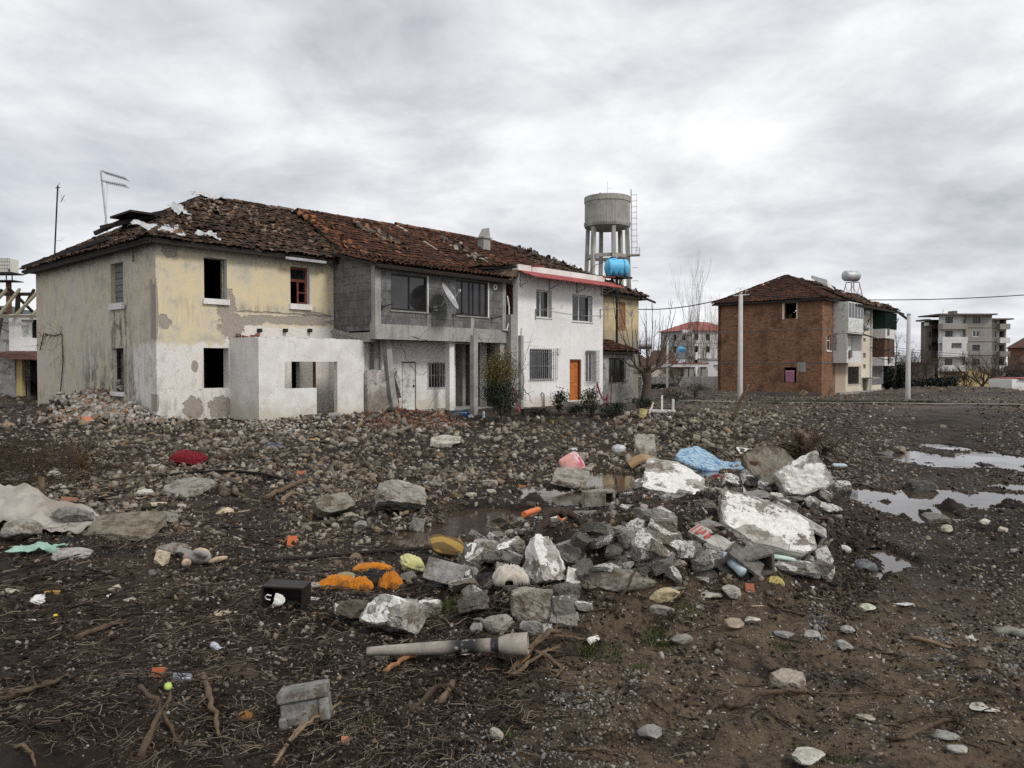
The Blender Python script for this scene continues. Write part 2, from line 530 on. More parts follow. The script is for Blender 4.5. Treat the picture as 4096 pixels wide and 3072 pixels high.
def brickmat(name,c1,c2,mortar,bw,bh,dirt=None,msz=0.02,patch=None,scale_noise=1.0,bump=0.6):
 m_,n=newmat(name)
 co=n.obj()
 x,y,z=n.xyz(co)
 v=n.comb(n.m('ADD',x,y),z,0.0)
 v=n.vm('ADD',v,n.vm('SCALE',n.comb(n.noise(co,3,3),n.noise(n.vm('ADD',co,(4,4,4)),3,3),0),None))
 br=n.node('ShaderNodeTexBrick',offset=0.5)
 n.put(br.inputs['Vector'],v)
 n.put(br.inputs['Color1'],c1)
 n.put(br.inputs['Color2'],c2)
 n.put(br.inputs['Mortar'],mortar)
 br.inputs['Scale'].default_value=1.0
 br.inputs['Mortar Size'].default_value=msz
 br.inputs['Mortar Smooth'].default_value=0.3
 br.inputs['Bias'].default_value=0.0
 br.inputs['Brick Width'].default_value=bw
 br.inputs['Row Height'].default_value=bh
 a=n.noise(co,0.9*scale_noise,6,0.65)
 b=n.noise(co,9*scale_noise,5,0.65)
 col=n.mix(n.step(b,0.35,0.75),br.outputs[0],n.mix(1.0,br.outputs[0],(0.62,0.6,0.58),'MULTIPLY'))
 if dirt:
  col=n.mix(n.m('MULTIPLY',n.step(a,0.46,0.66),0.75),col,dirt)
 if patch:
  col=n.mix(n.step(n.m('ADD',n.m('MULTIPLY',n.noise(n.vm('ADD',co,(8,1,3)),1.6*scale_noise,6,.7),.7),n.m('MULTIPLY',b,.3)),0.535,0.57),col,patch)
 h=n.m('ADD',n.m('MULTIPLY',n.m('SUBTRACT',1.0,br.outputs[1]),1.0),n.m('MULTIPLY',b,0.7))
 n.out(col,0.93,0,n.bump(h,bump,0.012),0.15)
 return m_
def fix_scale(m_):
 for nd in m_.node_tree.nodes:
  if nd.bl_idname=='ShaderNodeVectorMath' and nd.operation=='SCALE':
   nd.inputs['Scale'].default_value=0.05
 return m_
M['yellow']=plaster_yellow('weathered_yellow_plaster')
M['yellow_end']=wallmat('streaked_yellow_plaster',(0.50,0.40,0.23),(0.60,0.50,0.31),(0.17,0.16,0.14),4.6,3.0,0.85,0.55,0.9,extra=(0.36,0.33,0.28))
M['white']=wallmat('white_plaster',(0.74,0.72,0.70),(0.82,0.81,0.795),(0.52,0.47,0.38),0.75,0.1,0.75,0.22,0.8,crack=0.12)
M['annex']=wallmat('old_whitewash',(0.66,0.635,0.60),(0.78,0.765,0.74),(0.50,0.44,0.34),1.0,0.1,0.65,0.26,1.4,crack=0.35)
M['blocks']=fix_scale(brickmat('grey_blockwork',(0.15,0.15,0.145),(0.20,0.198,0.19),(0.11,0.108,0.104),0.62,0.33,dirt=(0.085,0.084,0.08),msz=0.012,patch=(0.20,0.20,0.196),bump=1.0))
M['concrete_wall']=wallmat('board_cast_concrete',(0.27,0.26,0.245),(0.38,0.365,0.34),(0.13,0.125,0.115),0.5,0,0.4,0.45,1.3)
M['grime_wall']=wallmat('grimy_stucco',(0.30,0.275,0.25),(0.50,0.475,0.44),(0.16,0.13,0.10),1.5,0.3,0.75,0.5,2.2,extra=(0.24,0.22,0.20),bumpd=0.02,crack=0.6)
M['grey_lean']=wallmat('grey_cement_render',(0.24,0.235,0.225),(0.42,0.415,0.40),(0.12,0.12,0.115),1.6,0.3,0.6,0.55,1.6,extra=(0.17,0.165,0.16))
M['brick']=fix_scale(brickmat('orange_brick',(0.37,0.185,0.105),(0.20,0.10,0.062),(0.20,0.155,0.115),0.26,0.085,dirt=(0.10,0.055,0.038),msz=0.010))
M['brick_fill']=fix_scale(brickmat('brick_infill',(0.38,0.15,0.06),(0.26,0.10,0.05),(0.30,0.26,0.21),0.24,0.08,msz=0.012))
M['block_fill']=fix_scale(brickmat('block_infill',(0.21,0.205,0.20),(0.27,0.265,0.255),(0.10,0.10,0.095),0.42,0.24,msz=0.02))
M['hollow_red']=fix_scale(brickmat('hollow_red_brick',(0.16,0.055,0.035),(0.10,0.04,0.03),(0.05,0.045,0.04),0.3,0.22,msz=0.02))
M['garden_wall']=fix_scale(brickmat('block_garden_wall',(0.33,0.325,0.31),(0.26,0.255,0.245),(0.15,0.145,0.14),0.5,0.24,dirt=(0.14,0.14,0.13),msz=0.02))
M['apt_wall']=wallmat('grey_rendered_panel',(0.27,0.25,0.225),(0.33,0.31,0.28),(0.17,0.155,0.14),0.5,0,0.3,0.4,0.5)
M['apt_white']=wallmat('dull_white_render',(0.58,0.57,0.56),(0.70,0.69,0.68),(0.32,0.30,0.28),0.3,0,0.3,0.35,0.7)
M['apt_yellow']=wallmat('ochre_render',(0.42,0.33,0.15),(0.50,0.40,0.20),(0.2,0.17,0.1),0.5,0,0.5,0.3,0.5)
M['apt_dark']=wallmat('dark_brown_render',(0.13,0.105,0.09),(0.19,0.155,0.135),(0.07,0.06,0.055),0.5,0,0.3,0.4,0.5)
M['cream']=wallmat('cream_render',(0.60,0.53,0.42),(0.68,0.62,0.52),(0.34,0.30,0.25),0.8,0,0.5,0.2,0.8)
M['tan']=wallmat('tan_render',(0.38,0.33,0.26),(0.48,0.43,0.35),(0.22,0.19,0.16),1.0,0,0.4,0.35,0.8,extra=(0.26,0.235,0.22))
M['dark']=simple('dark_interior',(0.012,0.011,0.010),1.0,var=0.1,bump=0)  # unlit interior: the shade is put into the colour
M['inner']=simple('room_shade_plaster',(0.02,0.019,0.018),1.0,var=0.2,bump=0)  # inner faces coloured near black, so room shade is painted in behind openings
M['tile']=simple('clay_tile',(0.9,0.9,0.9),0.92,var=0.4,scale=9,bump=0.6,tint=True,spec=0.12)
M['under']=simple('roof_boards',(0.035,0.028,0.023),0.95,var=0.3)
M['wood']=simple('weathered_wood',(0.20,0.19,0.14),0.85,var=0.4,scale=12,bump=0.5,tint=True)
M['darkwood']=simple('dark_wood',(0.028,0.022,0.018),0.85,var=0.4,scale=12,bump=0.4)
M['redwood']=simple('red_brown_painted_wood',(0.16,0.045,0.03),0.6,var=0.3,scale=8)
M['door']=simple('orange_varnished_wood',(0.47,0.145,0.03),0.45,var=0.22,scale=3,bump=0.1)
M['palepaint']=simple('peeling_pale_paint',(0.62,0.64,0.60),0.7,var=0.12,scale=6,dirt=(0.38,0.36,0.33))
M['alu']=simple('white_aluminium',(0.72,0.72,0.70),0.4,var=0.05,bump=0.0)
M['darkframe']=simple('dark_bronze_frame',(0.018,0.016,0.016),0.45,var=0.1,bump=0.0)
M['iron']=simple('dark_iron',(0.03,0.028,0.027),0.6,0.2,var=0.3,bump=0.1)
M['bars']=simple('grey_painted_bars',(0.30,0.30,0.30),0.55,0.2,var=0.2,bump=0.05)
M['galv']=simple('galvanised_steel',(0.46,0.47,0.48),0.5,0.35,var=0.2,scale=4,bump=0.1,dirt=(0.30,0.28,0.26))
M['rust']=simple('rusty_iron',(0.13,0.06,0.035),0.9,var=0.4,scale=14,bump=0.4)
M['awning']=simple('red_metal_tile',(0.30,0.060,0.055),0.6,var=0.15,scale=4,bump=0.1,dirt=(0.36,0.12,0.10))
M['brownsheet']=simple('brown_bitumen_sheet',(0.10,0.065,0.045),0.5,var=0.5,scale=3,bump=0.6,bd=0.05,dirt=(0.22,0.17,0.13))
M['bluetank']=simple('sky_blue_plastic',(0.13,0.50,0.80),0.42,var=0.06,scale=2,bump=0.02,spec=0.4)
M['black']=simple('black_plastic',(0.012,0.012,0.012),0.5,var=0.2,bump=0.05)
M['concrete']=simple('rough_concrete',(0.30,0.29,0.265),0.92,var=0.34,scale=7,bump=0.8,dirt=(0.16,0.145,0.12),tint=True,bd=0.02)
m_,n=newmat('rough_concrete_with_paint')
co=n.obj()
f=n.noise(co,7,6,0.65);f2=n.noise(co,26,5,.7)
col=n.ramp(n.m('ADD',n.m('MULTIPLY',f,.6),n.m('MULTIPLY',f2,.4)),(0.36,(.17,.163,.148)),(0.62,(.37,.36,.335)))
col=n.mix(n.m('MULTIPLY',n.step(n.noise(n.vm('ADD',co,(3,8,1)),4,6,.7),.52,.60),.8),col,(.125,.105,.080))
pits=n.step(n.voro(co,42),.16,.06)
col=n.mix(n.m('MULTIPLY',pits,.6),col,(.05,.045,.04))
col=n.mix(1.0,col,n.attr(),'MULTIPLY')
pa_=n.xyz(n.attr('paint'))[0]
pn=n.m('ADD',n.m('MULTIPLY',n.noise(n.vm('ADD',co,(9,2,4)),3.2,6,.7),.65),n.m('MULTIPLY',n.noise(n.vm('ADD',co,(1,2,4)),11,6,.7),.35))
pm=n.step(n.m('ADD',pa_,n.m('MULTIPLY',n.m('SUBTRACT',pn,.5),3.4)),.72,.77)
pc=n.ramp(f2,(.35,(.56,.545,.50)),(.6,(.76,.75,.715)))
pc=n.mix(n.m('MULTIPLY',n.step(f,.52,.66),.45),pc,(.40,.36,.29))
col=n.mix(pm,col,pc)
soil=n.step(n.m('ADD',n.m('MULTIPLY',n.noise(n.vm('ADD',co,(5,5,8)),2.6,7,.72),.75),n.m('MULTIPLY',f2,.25)),.535,.575)
col=n.mix(n.m('MULTIPLY',soil,.85),col,(.105,.078,.053))
hh_=n.m('ADD',n.m('MULTIPLY',f2,.8),n.m('ADD',n.m('MULTIPLY',pm,.35),n.m('MULTIPLY',pits,-.8)))
n.out(col,.92,0,n.bump(hh_,.9,.018),.2)
M['concrete']=m_
M['painted']=simple('flaking_white_paint',(0.66,0.65,0.61),0.85,var=0.14,scale=9,bump=0.5,dirt=(0.46,0.44,0.39),bd=0.012)
M['mud_skin']=simple('mud_crust',(0.10,0.075,0.052),0.95,var=0.45,scale=14,bump=1.0,bd=0.02)
M['stone']=simple('field_stone',(0.95,0.95,0.95),0.9,var=0.35,dirt=(.40,.31,.23),scale=10,bump=0.6,tint=True,spec=0.25)
M['pole']=simple('spun_concrete',(0.46,0.45,0.43),0.85,var=0.12,scale=3,bump=0.2)
M['tower']=None
M['leaf']=simple('evergreen_leaf',(1,1,1),0.6,var=0.3,scale=20,bump=0,tint=True,spec=0.3)
M['bark']=simple('bark',(0.09,0.07,0.055),0.95,var=0.4,scale=18,bump=0.7,tint=True)
M['twig']=simple('dead_twigs',(0.9,0.9,0.9),0.9,var=0.3,scale=12,bump=0.3,tint=True)
M['whiteplastic']=simple('white_plastic',(0.72,0.71,0.68),0.45,var=0.06,bump=0.02,dirt=(0.55,0.52,0.46))
M['curtain']=simple('net_curtain',(0.55,0.53,0.50),0.9,var=0.2,scale=9)
def cloth(name,c,var=0.25,sc=5,dirt=(0.10,0.08,0.06),rough=0.95):
 return simple(name,c,rough,var=var,scale=sc,bump=0.35,dirt=dirt,sheen=0.2,bd=0.01)
m_,n=newmat('water_tower_concrete')
co=n.obj()
x,y,z=n.xyz(co)
ang=n.m('ARCTAN2',y,x)
st=n.noise(n.comb(n.m('MULTIPLY',ang,14.0),0.0,n.m('MULTIPLY',z,0.12)),1.6,4,0.7)
a=n.noise(co,0.7,5,0.6)
col=n.ramp(n.m('ADD',n.m('MULTIPLY',st,.6),n.m('MULTIPLY',a,.4)),(0.36,(0.22,0.205,0.175)),(0.6,(0.42,0.405,0.37)))
n.out(col,0.95,0,n.bump(st,0.5,0.05),0.15)
M['tower']=m_
m_,n=newmat('dusty_window_glass')
co=n.obj()
n.out(n.ramp(n.noise(co,2,4),(0.3,(0.010,0.010,0.011)),(0.7,(0.03,0.03,0.031))),n.ramp(n.noise(co,4,4),(0.4,0.06),(0.7,0.14)),0,None,0.6)
M['glass']=m_
m_,n=newmat('muddy_water')
co=n.obj()
rip=n.noise(n.vm('MULTIPLY',co,(1.0,2.6,1.0)),7,3,0.5)
ripm=n.step(n.noise(co,0.7,2),0.45,0.6)
bmp=n.bump(n.m('MULTIPLY',rip,n.m('ADD',0.12,ripm)),0.10,0.02)
n.out((0.055,0.040,0.028),0.03,0,bmp,0.5,ior=1.85)
M['water']=m_
m_,n=newmat('wet_mud')
co=n.obj()
x,y,z=n.xyz(co)
a=n.noise(co,0.35,5,0.6)
b=n.noise(co,2.3,6,0.62)
c=n.noise(co,14,6,0.7)
e=n.noise(co,55,4,0.7)
mixn=n.m('ADD',n.m('MULTIPLY',a,.35),n.m('ADD',n.m('MULTIPLY',b,.35),n.m('MULTIPLY',c,.30)))
col=n.ramp(mixn,(0.40,(0.0085,0.0056,0.0036)),(0.50,(0.021,0.0142,0.0090)),(0.61,(0.060,0.042,0.0265)))
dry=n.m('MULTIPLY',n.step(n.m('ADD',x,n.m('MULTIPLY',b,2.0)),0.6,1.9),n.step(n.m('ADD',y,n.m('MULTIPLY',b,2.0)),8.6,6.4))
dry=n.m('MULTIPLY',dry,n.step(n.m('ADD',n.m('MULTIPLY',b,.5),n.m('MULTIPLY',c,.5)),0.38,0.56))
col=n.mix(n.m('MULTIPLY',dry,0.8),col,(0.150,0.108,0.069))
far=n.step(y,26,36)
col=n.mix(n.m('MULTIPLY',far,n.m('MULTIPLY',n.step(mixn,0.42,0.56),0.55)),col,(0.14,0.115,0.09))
sp_=n.m('MULTIPLY',n.step(n.voro(co,34),0.30,0.12),n.step(b,0.46,0.62))
col=n.mix(n.m('MULTIPLY',sp_,0.6),col,(0.22,0.20,0.17))
h=n.m('ADD',n.m('MULTIPLY',c,0.8),n.m('MULTIPLY',e,0.4))
wet=n.ramp(b,(0.40,0.55),(0.58,0.95))
n.out(col,wet,0,n.bump(h,1.0,0.05),0.2)
M['mud']=m_
m_,n=newmat('trodden_gravel_path')
co=n.obj()
n.out(n.ramp(n.noise(co,3,6,.7),(0.35,(0.12,0.10,0.08)),(0.65,(0.24,0.215,0.18))),0.9,0,n.bump(n.noise(co,30,4),.6,.02),0.2)
M['path']=m_
# templates for stones
def ico(sub):
 bm=bmesh.new()
 bmesh.ops.create_icosphere(bm,subdivisions=sub,radius=1.0)
 V=np.array([v.co[:]for v in bm.verts])
 Fc=np.array([[v.index for v in f.verts]for f in bm.faces])
 bm.free()
 return V,Fc
ICO={k:ico(k)for k in(1,2,3,4)}
def cutrock(V,rng,cuts=9,lo=0.45,hi=0.85):
 V=V.copy()
 for _ in range(cuts):
  nrm=rng.normal(size=3)
  nrm/=np.linalg.norm(nrm)
  t=V@nrm-rng.uniform(lo,hi)
  V-=np.outer(np.clip(t,0,None),nrm)
 return V
def cubegrid(n_):
 idx,V,Fc,fid={},[],[],[]
 def vid(p):
  if p not in idx:
   idx[p]=len(V)
   V.append([2*c_/n_-1 for c_ in p])
  return idx[p]
 for ax in range(3):
  for side in(0,n_):
   for i in range(n_):
    for j in range(n_):
     q=[]
     for(a_,b_)in((i,j),(i+1,j),(i+1,j+1),(i,j+1)):
      p=[0,0,0]
      p[ax]=side
      p[(ax+1)%3]=a_
      p[(ax+2)%3]=b_
      q.append(vid(tuple(p)))
     Fc.append(q if side else q[::-1])
     fid.append(ax*2+(1 if side else 0))
 return np.array(V,float),Fc,fid
CUBE=cubegrid(13)
def rots(rng,n_,flatness=1.0):
 """random rotation matrices"""
 q=rng.normal(size=(n_,4))
 if flatness<1:
  q[:,1:3]*=flatness
 q/=np.linalg.norm(q,axis=1)[:,None]
 w_,x_,y_,z_=q.T
 return np.stack([1-2*(y_**2+z_**2),2*(x_*y_-z_*w_),2*(x_*z_+y_*w_),2*(x_*y_+z_*w_),1-2*(x_**2+z_**2),2*(y_*z_-x_*w_),2*(x_*z_-y_*w_),2*(y_*z_+x_*w_),1-2*(x_**2+y_**2)],axis=1).reshape(n_,3,3)
def scatter(name,pos,size,tint,rng,sub=2,mat='stone',shape=(1.0,0.8,0.55),flatness=0.35,variants=12,sharp=True,sink=0.25,box=False):
 """many small stones joined into one stuff object"""
 base=([cutrock(ICO[sub][0],rng,7+(i%5),0.35 if sharp else 0.7,0.8 if sharp else 0.95)for i in range(variants)])
 Fc=ICO[sub][1]
 if box:
  b_=np.array([[x_,y_,z_]for z_ in(-1,1)for(x_,y_)in((-1,-1),(1,-1),(1,1),(-1,1))],float)
  base=[b_*(1+rng.uniform(-.34,.12,size=b_.shape))for _ in range(variants)]
  Fc=np.array([(3,2,1,0),(4,5,6,7),(0,1,5,4),(1,2,6,5),(2,3,7,6),(3,0,4,7)])
 n_=len(pos)
 k=len(base[0])
 base=np.array(base)
 sel=rng.integers(0,variants,n_)
 V=base[sel]
 asp=np.array(shape)[None,:]*rng.uniform(0.75,1.3,size=(n_,3))
 V=V*(asp*size[:,None])[:,None,:]
 R=rots(rng,n_,flatness)
 yaw=rng.uniform(0,2*np.pi,n_)
 c_,s_=np.cos(yaw),np.sin(yaw)
 Z=np.zeros((n_,3,3))
 Z[:,0,0],Z[:,0,1],Z[:,1,0],Z[:,1,1],Z[:,2,2]=c_,-s_,s_,c_,1
 V=np.einsum('nij,nkj->nki',np.einsum('nij,njk->nik',R,Z),V)
 p=pos.copy()
 p[:,2]+=size*(0.55-sink)*shape[2]
 V=(V+p[:,None,:]).reshape(-1,3)
 Fa=(Fc[None]+(np.arange(n_)*k)[:,None,None]).reshape(-1,Fc.shape[1])
 T=np.repeat(tint,k,axis=0)
 me=mesh_from(name,V,Fa,M[mat],None,T)
 o=link(name,me)
 return tag(o,kind='stuff')
 # the ground, water, paths
def make_ground():
 ys=np.concatenate([np.linspace(-40,1.2,12)[:-1],1.2*(70/1.2)**(np.linspace(0,1,760)**0.97),np.geomspace(72,1200,40)])
 us=np.concatenate([np.linspace(-1.0,-.30,60)[:-1]*1.0,np.linspace(-.30,.30,620),np.linspace(.30,1.0,60)[1:]])
 us=np.sign(us)*np.where(np.abs(us)<.3,np.abs(us)/.3*.82,.82+(np.abs(us)-.3)/.7*2.6)
 Y,U=np.meshgrid(ys,us,indexing='ij')
 X=U*(np.maximum(Y,0)+1.5+np.where(Y<0,25,0))
 Z=ground(X,Y)
 nr,nc=Y.shape
 V=np.stack([X,Y,Z],-1).reshape(-1,3)
 i=np.arange(nr-1)[:,None]*nc+np.arange(nc-1)[None]
 Fc=np.stack([i,i+1,i+nc+1,i+nc],-1).reshape(-1,4)
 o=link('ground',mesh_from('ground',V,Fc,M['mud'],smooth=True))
 struct(o)
make_ground()
for(nm,lo,hi)in(('puddle',0,8),('puddle',8,13),('puddle',13,17),('puddle',17,19)):
 P=PUD[lo:hi]
 x0=min(p[0]-1.25*p[2]for p in P);x1=max(p[0]+1.25*p[2]for p in P)
 y0=min(p[1]-1.25*p[3]for p in P);y1=max(p[1]+1.25*p[3]for p in P)
 o=link(nm,mesh_from(nm,[(x0,y0,WATER),(x1,y0,WATER),(x1,y1,WATER),(x0,y1,WATER)],[[0,1,2,3]],M['water']))
 struct(o)
def path_strip(name,pts,wd):
 V,Fc=[],[]
 for i in range(len(pts)-1):
  a,b=Vector(pts[i]),Vector(pts[i+1])
  L=(b-a).length
  k=max(2,int(L/1.2))
  for j in range(k+(i==len(pts)-2)):
   p=a.lerp(b,j/k)
   dr=(b-a).normalized()
   nrm=Vector((-dr.y,dr.x))
   for s_ in(-1,1):
    q=p+nrm*s_*wd*(1+0.25*math.sin(j*1.7+s_))
    V.append((q.x,q.y,gz(q.x,q.y)+0.05))
 n_=len(V)//2
 zmid=[max(V[2*i][2],V[2*i+1][2])for i in range(n_)]
 V=[(v[0],v[1],zmid[i//2]+.02)for i,v in enumerate(V)]
 Fc=[[2*i,2*i+1,2*i+3,2*i+2]for i in range(n_-1)]
 struct(link(name,mesh_from(name,V,Fc,M['path'])))
pa,pb,pc,pd=(flat(p[0],p[1],-0.1)for p in((2700,1600),(3050,1611),(3600,1623),(4300,1636)))
path_strip('path',[pa,pb,pc,pd],0.5)
path_strip('path',[flat(p[0],p[1],-0.9)for p in((3560,1567),(3900,1561),(4300,1570))],1.5)
# roofs
OLD=[((0.060,0.038,0.028),5),((0.088,0.058,0.042),4),((0.038,0.027,0.021),4),((0.13,0.075,0.048),1.0),((0.17,0.125,0.095),.35)]
RED=[((0.096,0.043,0.027),5),((0.068,0.034,0.023),4),((0.048,0.029,0.021),3),((0.14,0.064,0.037),1.4),((0.20,0.10,0.06),.2)]
DKR=[((0.060,0.028,0.020),5),((0.045,0.024,0.018),4),((0.085,0.036,0.022),2)]
class Roof:
 def __init__(s,seed):
  s.V,s.F,s.T,s.mi,s.n=[],[],[],[],0
  s.rng=np.random.default_rng(seed)
 def raw(s,V,Fc,T,m):
  s.V.append(np.asarray(V,float));s.F.append(np.asarray(Fc)+s.n);s.n+=len(V)
  s.T.append(np.broadcast_to(np.asarray(T,float),(len(V),3)));s.mi.append(np.full(len(Fc),m))
 def plane(s,P0,A,B,poly,da=.22,db=.32,pal=OLD,jit=1.0,missing=0.02,h=.075,sag=0.0,under=True):
  rng=s.rng
  P0,A,B=(np.array(q,float)for q in(P0,A,B))
  A/=np.linalg.norm(A);B/=np.linalg.norm(B)
  N=np.cross(A,B)
  poly=np.array(poly,float)
  a0,b0=poly.min(0);a1,b1=poly.max(0)
  aa=np.arange(a0+da/2,a1,da);bb=np.arange(b0,b1,db)
  ga,gb=[g.ravel()for g in np.meshgrid(aa,bb)]
  ok=np.ones(len(ga),bool)
  for i in range(len(poly)):
   p,q=poly[i],poly[(i+1)%len(poly)]
   ok&=((q[0]-p[0])*(gb+db*.4-p[1])-(q[1]-p[1])*(ga-p[0]))>=-0.02
  ok&=rng.random(len(ga))>missing
  ga,gb=ga[ok],gb[ok]
  k=len(ga)
  th=np.linspace(0,np.pi,6)
  prof=np.stack([np.cos(th)*da*.54,np.sin(th)*h],1)
  T0=np.array([[p[0],y_,p[1]+lift]for(y_,lift)in((-.03,.035),(db*1.12,.0))for p in prof])
  yaw=rng.normal(0,.05*jit,k)
  roll=rng.normal(0,.05*jit,k)
  V=np.repeat(T0[None],k,0)*(1+rng.normal(0,.05*jit,(k,1,3)))
  c_,s_=np.cos(yaw)[:,None],np.sin(yaw)[:,None]
  vx=V[:,:,0]*c_-V[:,:,1]*s_
  vy=V[:,:,0]*s_+V[:,:,1]*c_
  vz=V[:,:,2]+V[:,:,0]*roll[:,None]+rng.normal(0,.010*jit,k)[:,None]+0.02*jit
  und=sag*fbm(ga/1.7,gb/1.7,5,3)
  a_=ga[:,None]+rng.normal(0,.012*jit,k)[:,None]+vx
  b_=gb[:,None]+rng.normal(0,.02*jit,k)[:,None]+vy
  W3=P0+a_[...,None]*A+b_[...,None]*B+(vz+und[:,None]+.03)[...,None]*N
  Fc=np.array([(j,j+1,6+j+1,6+j)for j in range(5)])
  Fa=(Fc[None]+(np.arange(k)*12)[:,None,None]).reshape(-1,4)
  cols=np.array([c for c,w_ in pal]);wts=np.array([w_ for c,w_ in pal]);wts=wts/wts.sum()
  dr=fbm(ga/2.3+9,gb/1.4,15,3)
  ci=rng.choice(len(cols),k,p=wts)
  T=cols[ci]*(1+.3*dr[:,None])*rng.uniform(.8,1.25,(k,1))
  s.raw(W3.reshape(-1,3),Fa,np.repeat(T,12,0),0)
  if under:
   for off in(0.01,-0.09):
    U=[P0+p[0]*A+p[1]*B+off*N for p in poly]
    for i in range(1,len(poly)-1):
     s.raw([U[0],U[i],U[i+1],(U[0]+U[i+1])/2],[[0,1,2,3]],(1,1,1),1)
   k2=len(poly)
   for i in range(k2):
    p,q=poly[i],poly[(i+1)%k2]
    U=[P0+p[0]*A+p[1]*B+.01*N,P0+q[0]*A+q[1]*B+.01*N,P0+q[0]*A+q[1]*B-.09*N,P0+p[0]*A+p[1]*B-.09*N]
    s.raw(U,[[0,1,2,3]],(1,1,1),1)
 def ridge(s,a,b,pal,step=.36,r=.13):
  rng=s.rng
  a,b=Vector(a),Vector(b)
  k=max(1,int((b-a).length/step))
  d_=(b-a).normalized()
  sx=d_.cross(Vector((0,0,1))).normalized()
  upv=sx.cross(d_)
  for i in range(k):
   p=a+d_*(i*step)+Vector((0,0,rng.normal(0,.012)))
   c=pal[rng.integers(0,len(pal))][0]
   V=[p+d_*(e*step*1.15)+sx*math.cos(t_)*r+upv*(math.sin(t_)*r+.05+.02*(1-e))for e in(0,1)for t_ in np.linspace(0,math.pi,6)]
   s.raw([tuple(v)for v in V],[(j,j+1,7+j,6+j)for j in range(5)],c,0)
 def loose(s,P0,A,B,pts,pal,sz=.16):
  """broken tiles lying loose on the slope"""
  rng=s.rng
  P0,A,B=(np.array(q,float)for q in(P0,A,B))
  A/=np.linalg.norm(A);B/=np.linalg.norm(B);N=np.cross(A,B)
  for(a_,b_)in pts:
   R=rots(rng,1,0.4)[0]
   th=np.linspace(0.2,np.pi-.2,4)
   L=rng.uniform(.6,1.5)*sz
   T0=np.array([[math.cos(t_)*sz*.6,e*L,math.sin(t_)*sz*.4]for e in(0,1)for t_ in th])@R.T
   V=P0+(a_+T0[:,:1])*A+(b_+T0[:,1:2])*B+(T0[:,2:]+.10+rng.uniform(0,.06))*N
   s.raw(V,[(j,j+1,5+j,4+j)for j in range(3)],np.array(pal[rng.integers(0,len(pal))])*rng.uniform(.7,1.2),0)
 def build(s,name,parent,tilemat='tile'):
  me=mesh_from(name,np.concatenate(s.V),np.concatenate(s.F),[M[tilemat],M['under']],np.concatenate(s.mi),np.concatenate(s.T))
  return link(name,me,parent)
def H(px,py,v):
 return FR.hit(px,py,v)
def RV(x0,y0,x1,y1,v,fr=None):
 fr=fr or FR
 a,zt=fr.hit(x0,y0,v)
 _,zb=fr.hit(x0,y1,v)
 b,_=fr.hit(x1,y0,v)
 return(a,b,zb,zt)
def RX(x0,y0,x1,y1,u,fr=None):
 """rectangle on a plane x = u: (y0, y1, z0, z1)"""
 fr=fr or FR
 a,zt=fr.hitx(x1,y0,u)
 _,zb=fr.hitx(x1,y1,u)
 b,_=fr.hitx(x0,y0,u)
 return(min(a,b),max(a,b),zb,zt)
def rebase(e,off,fr):
 off=Vector((off[0],off[1],0))
 e.location=fr.world(off.x,off.y,0)
 for c in e.children:
  c.location=Vector(c.location)-off
def window(parent,r,y,mul=(0.5,),bars=(),fm='alu',gm='glass',fw=.055,axis='y',d=.05,name='window'):
 a0,a1,z0,z1=r
 mb=MB()
 def bx(p0,p1,q0,q1,y0,y1):
  if axis=='y':
   mb.box(p0,p1,y0,y1,q0,q1)
  else:
   mb.box(y0,y1,p0,p1,q0,q1)
 bx(a0,a1,z0,z0+fw,y,y+d);bx(a0,a1,z1-fw,z1,y,y+d)
 bx(a0,a0+fw,z0+fw,z1-fw,y,y+d);bx(a1-fw,a1,z0+fw,z1-fw,y,y+d)
 for k in mul:
  c=a0+(a1-a0)*k
  bx(c-fw*.55,c+fw*.55,z0+fw,z1-fw,y-.004,y+d-.004)
 for k in bars:
  c=z0+(z1-z0)*k
  bx(a0+fw,a1-fw,c-fw*.45,c+fw*.45,y+.004,y+d+.004)
 f=mb.build(name,M[fm],parent)
 g=MB()
 if axis=='y':
  g.box(a0+fw*.5,a1-fw*.5,y+d*.4,y+d*.4+.008,z0+fw*.5,z1-fw*.5)
 else:
  g.box(y+d*.4,y+d*.4+.008,a0+fw*.5,a1-fw*.5,z0+fw*.5,z1-fw*.5)
 g.build('pane',M[gm],f)
 return f
def grille(parent,r,y,nv,hz,mat='bars',t_=.022,axis='y'):
 a0,a1,z0,z1=r
 mb=MB()
 for i in range(nv):
  a=a0+(a1-a0)*i/(nv-1)
  P=(lambda a,z:(a,y,z))if axis=='y' else(lambda a,z:(y,a,z))
  mb.bar(P(a,z0),P(a,z1),t_)
 for k in hz:
  z=z0+(z1-z0)*k
  P2=(lambda a,z:(a,y-t_,z))if axis=='y' else(lambda a,z:(y-t_,a,z))
  mb.bar(P2(a0-.05,z),P2(a1+.05,z),t_*.8)
 return mb.build('window_grille',M[mat],parent)
def sill(parent,r,y,h=.2,over=.06,out_=.10,mat='annex',axis='y'):
 mb=MB()
 a0,a1,z0,z1=r
 if axis=='y':
  mb.box(a0-over,a1+over,y-out_,y+.25,z0-h,z0)
 else:
  mb.box(y-out_,y+.25,a0-over,a1+over,z0-h,z0)
 return mb.build('sill',M[mat],parent)
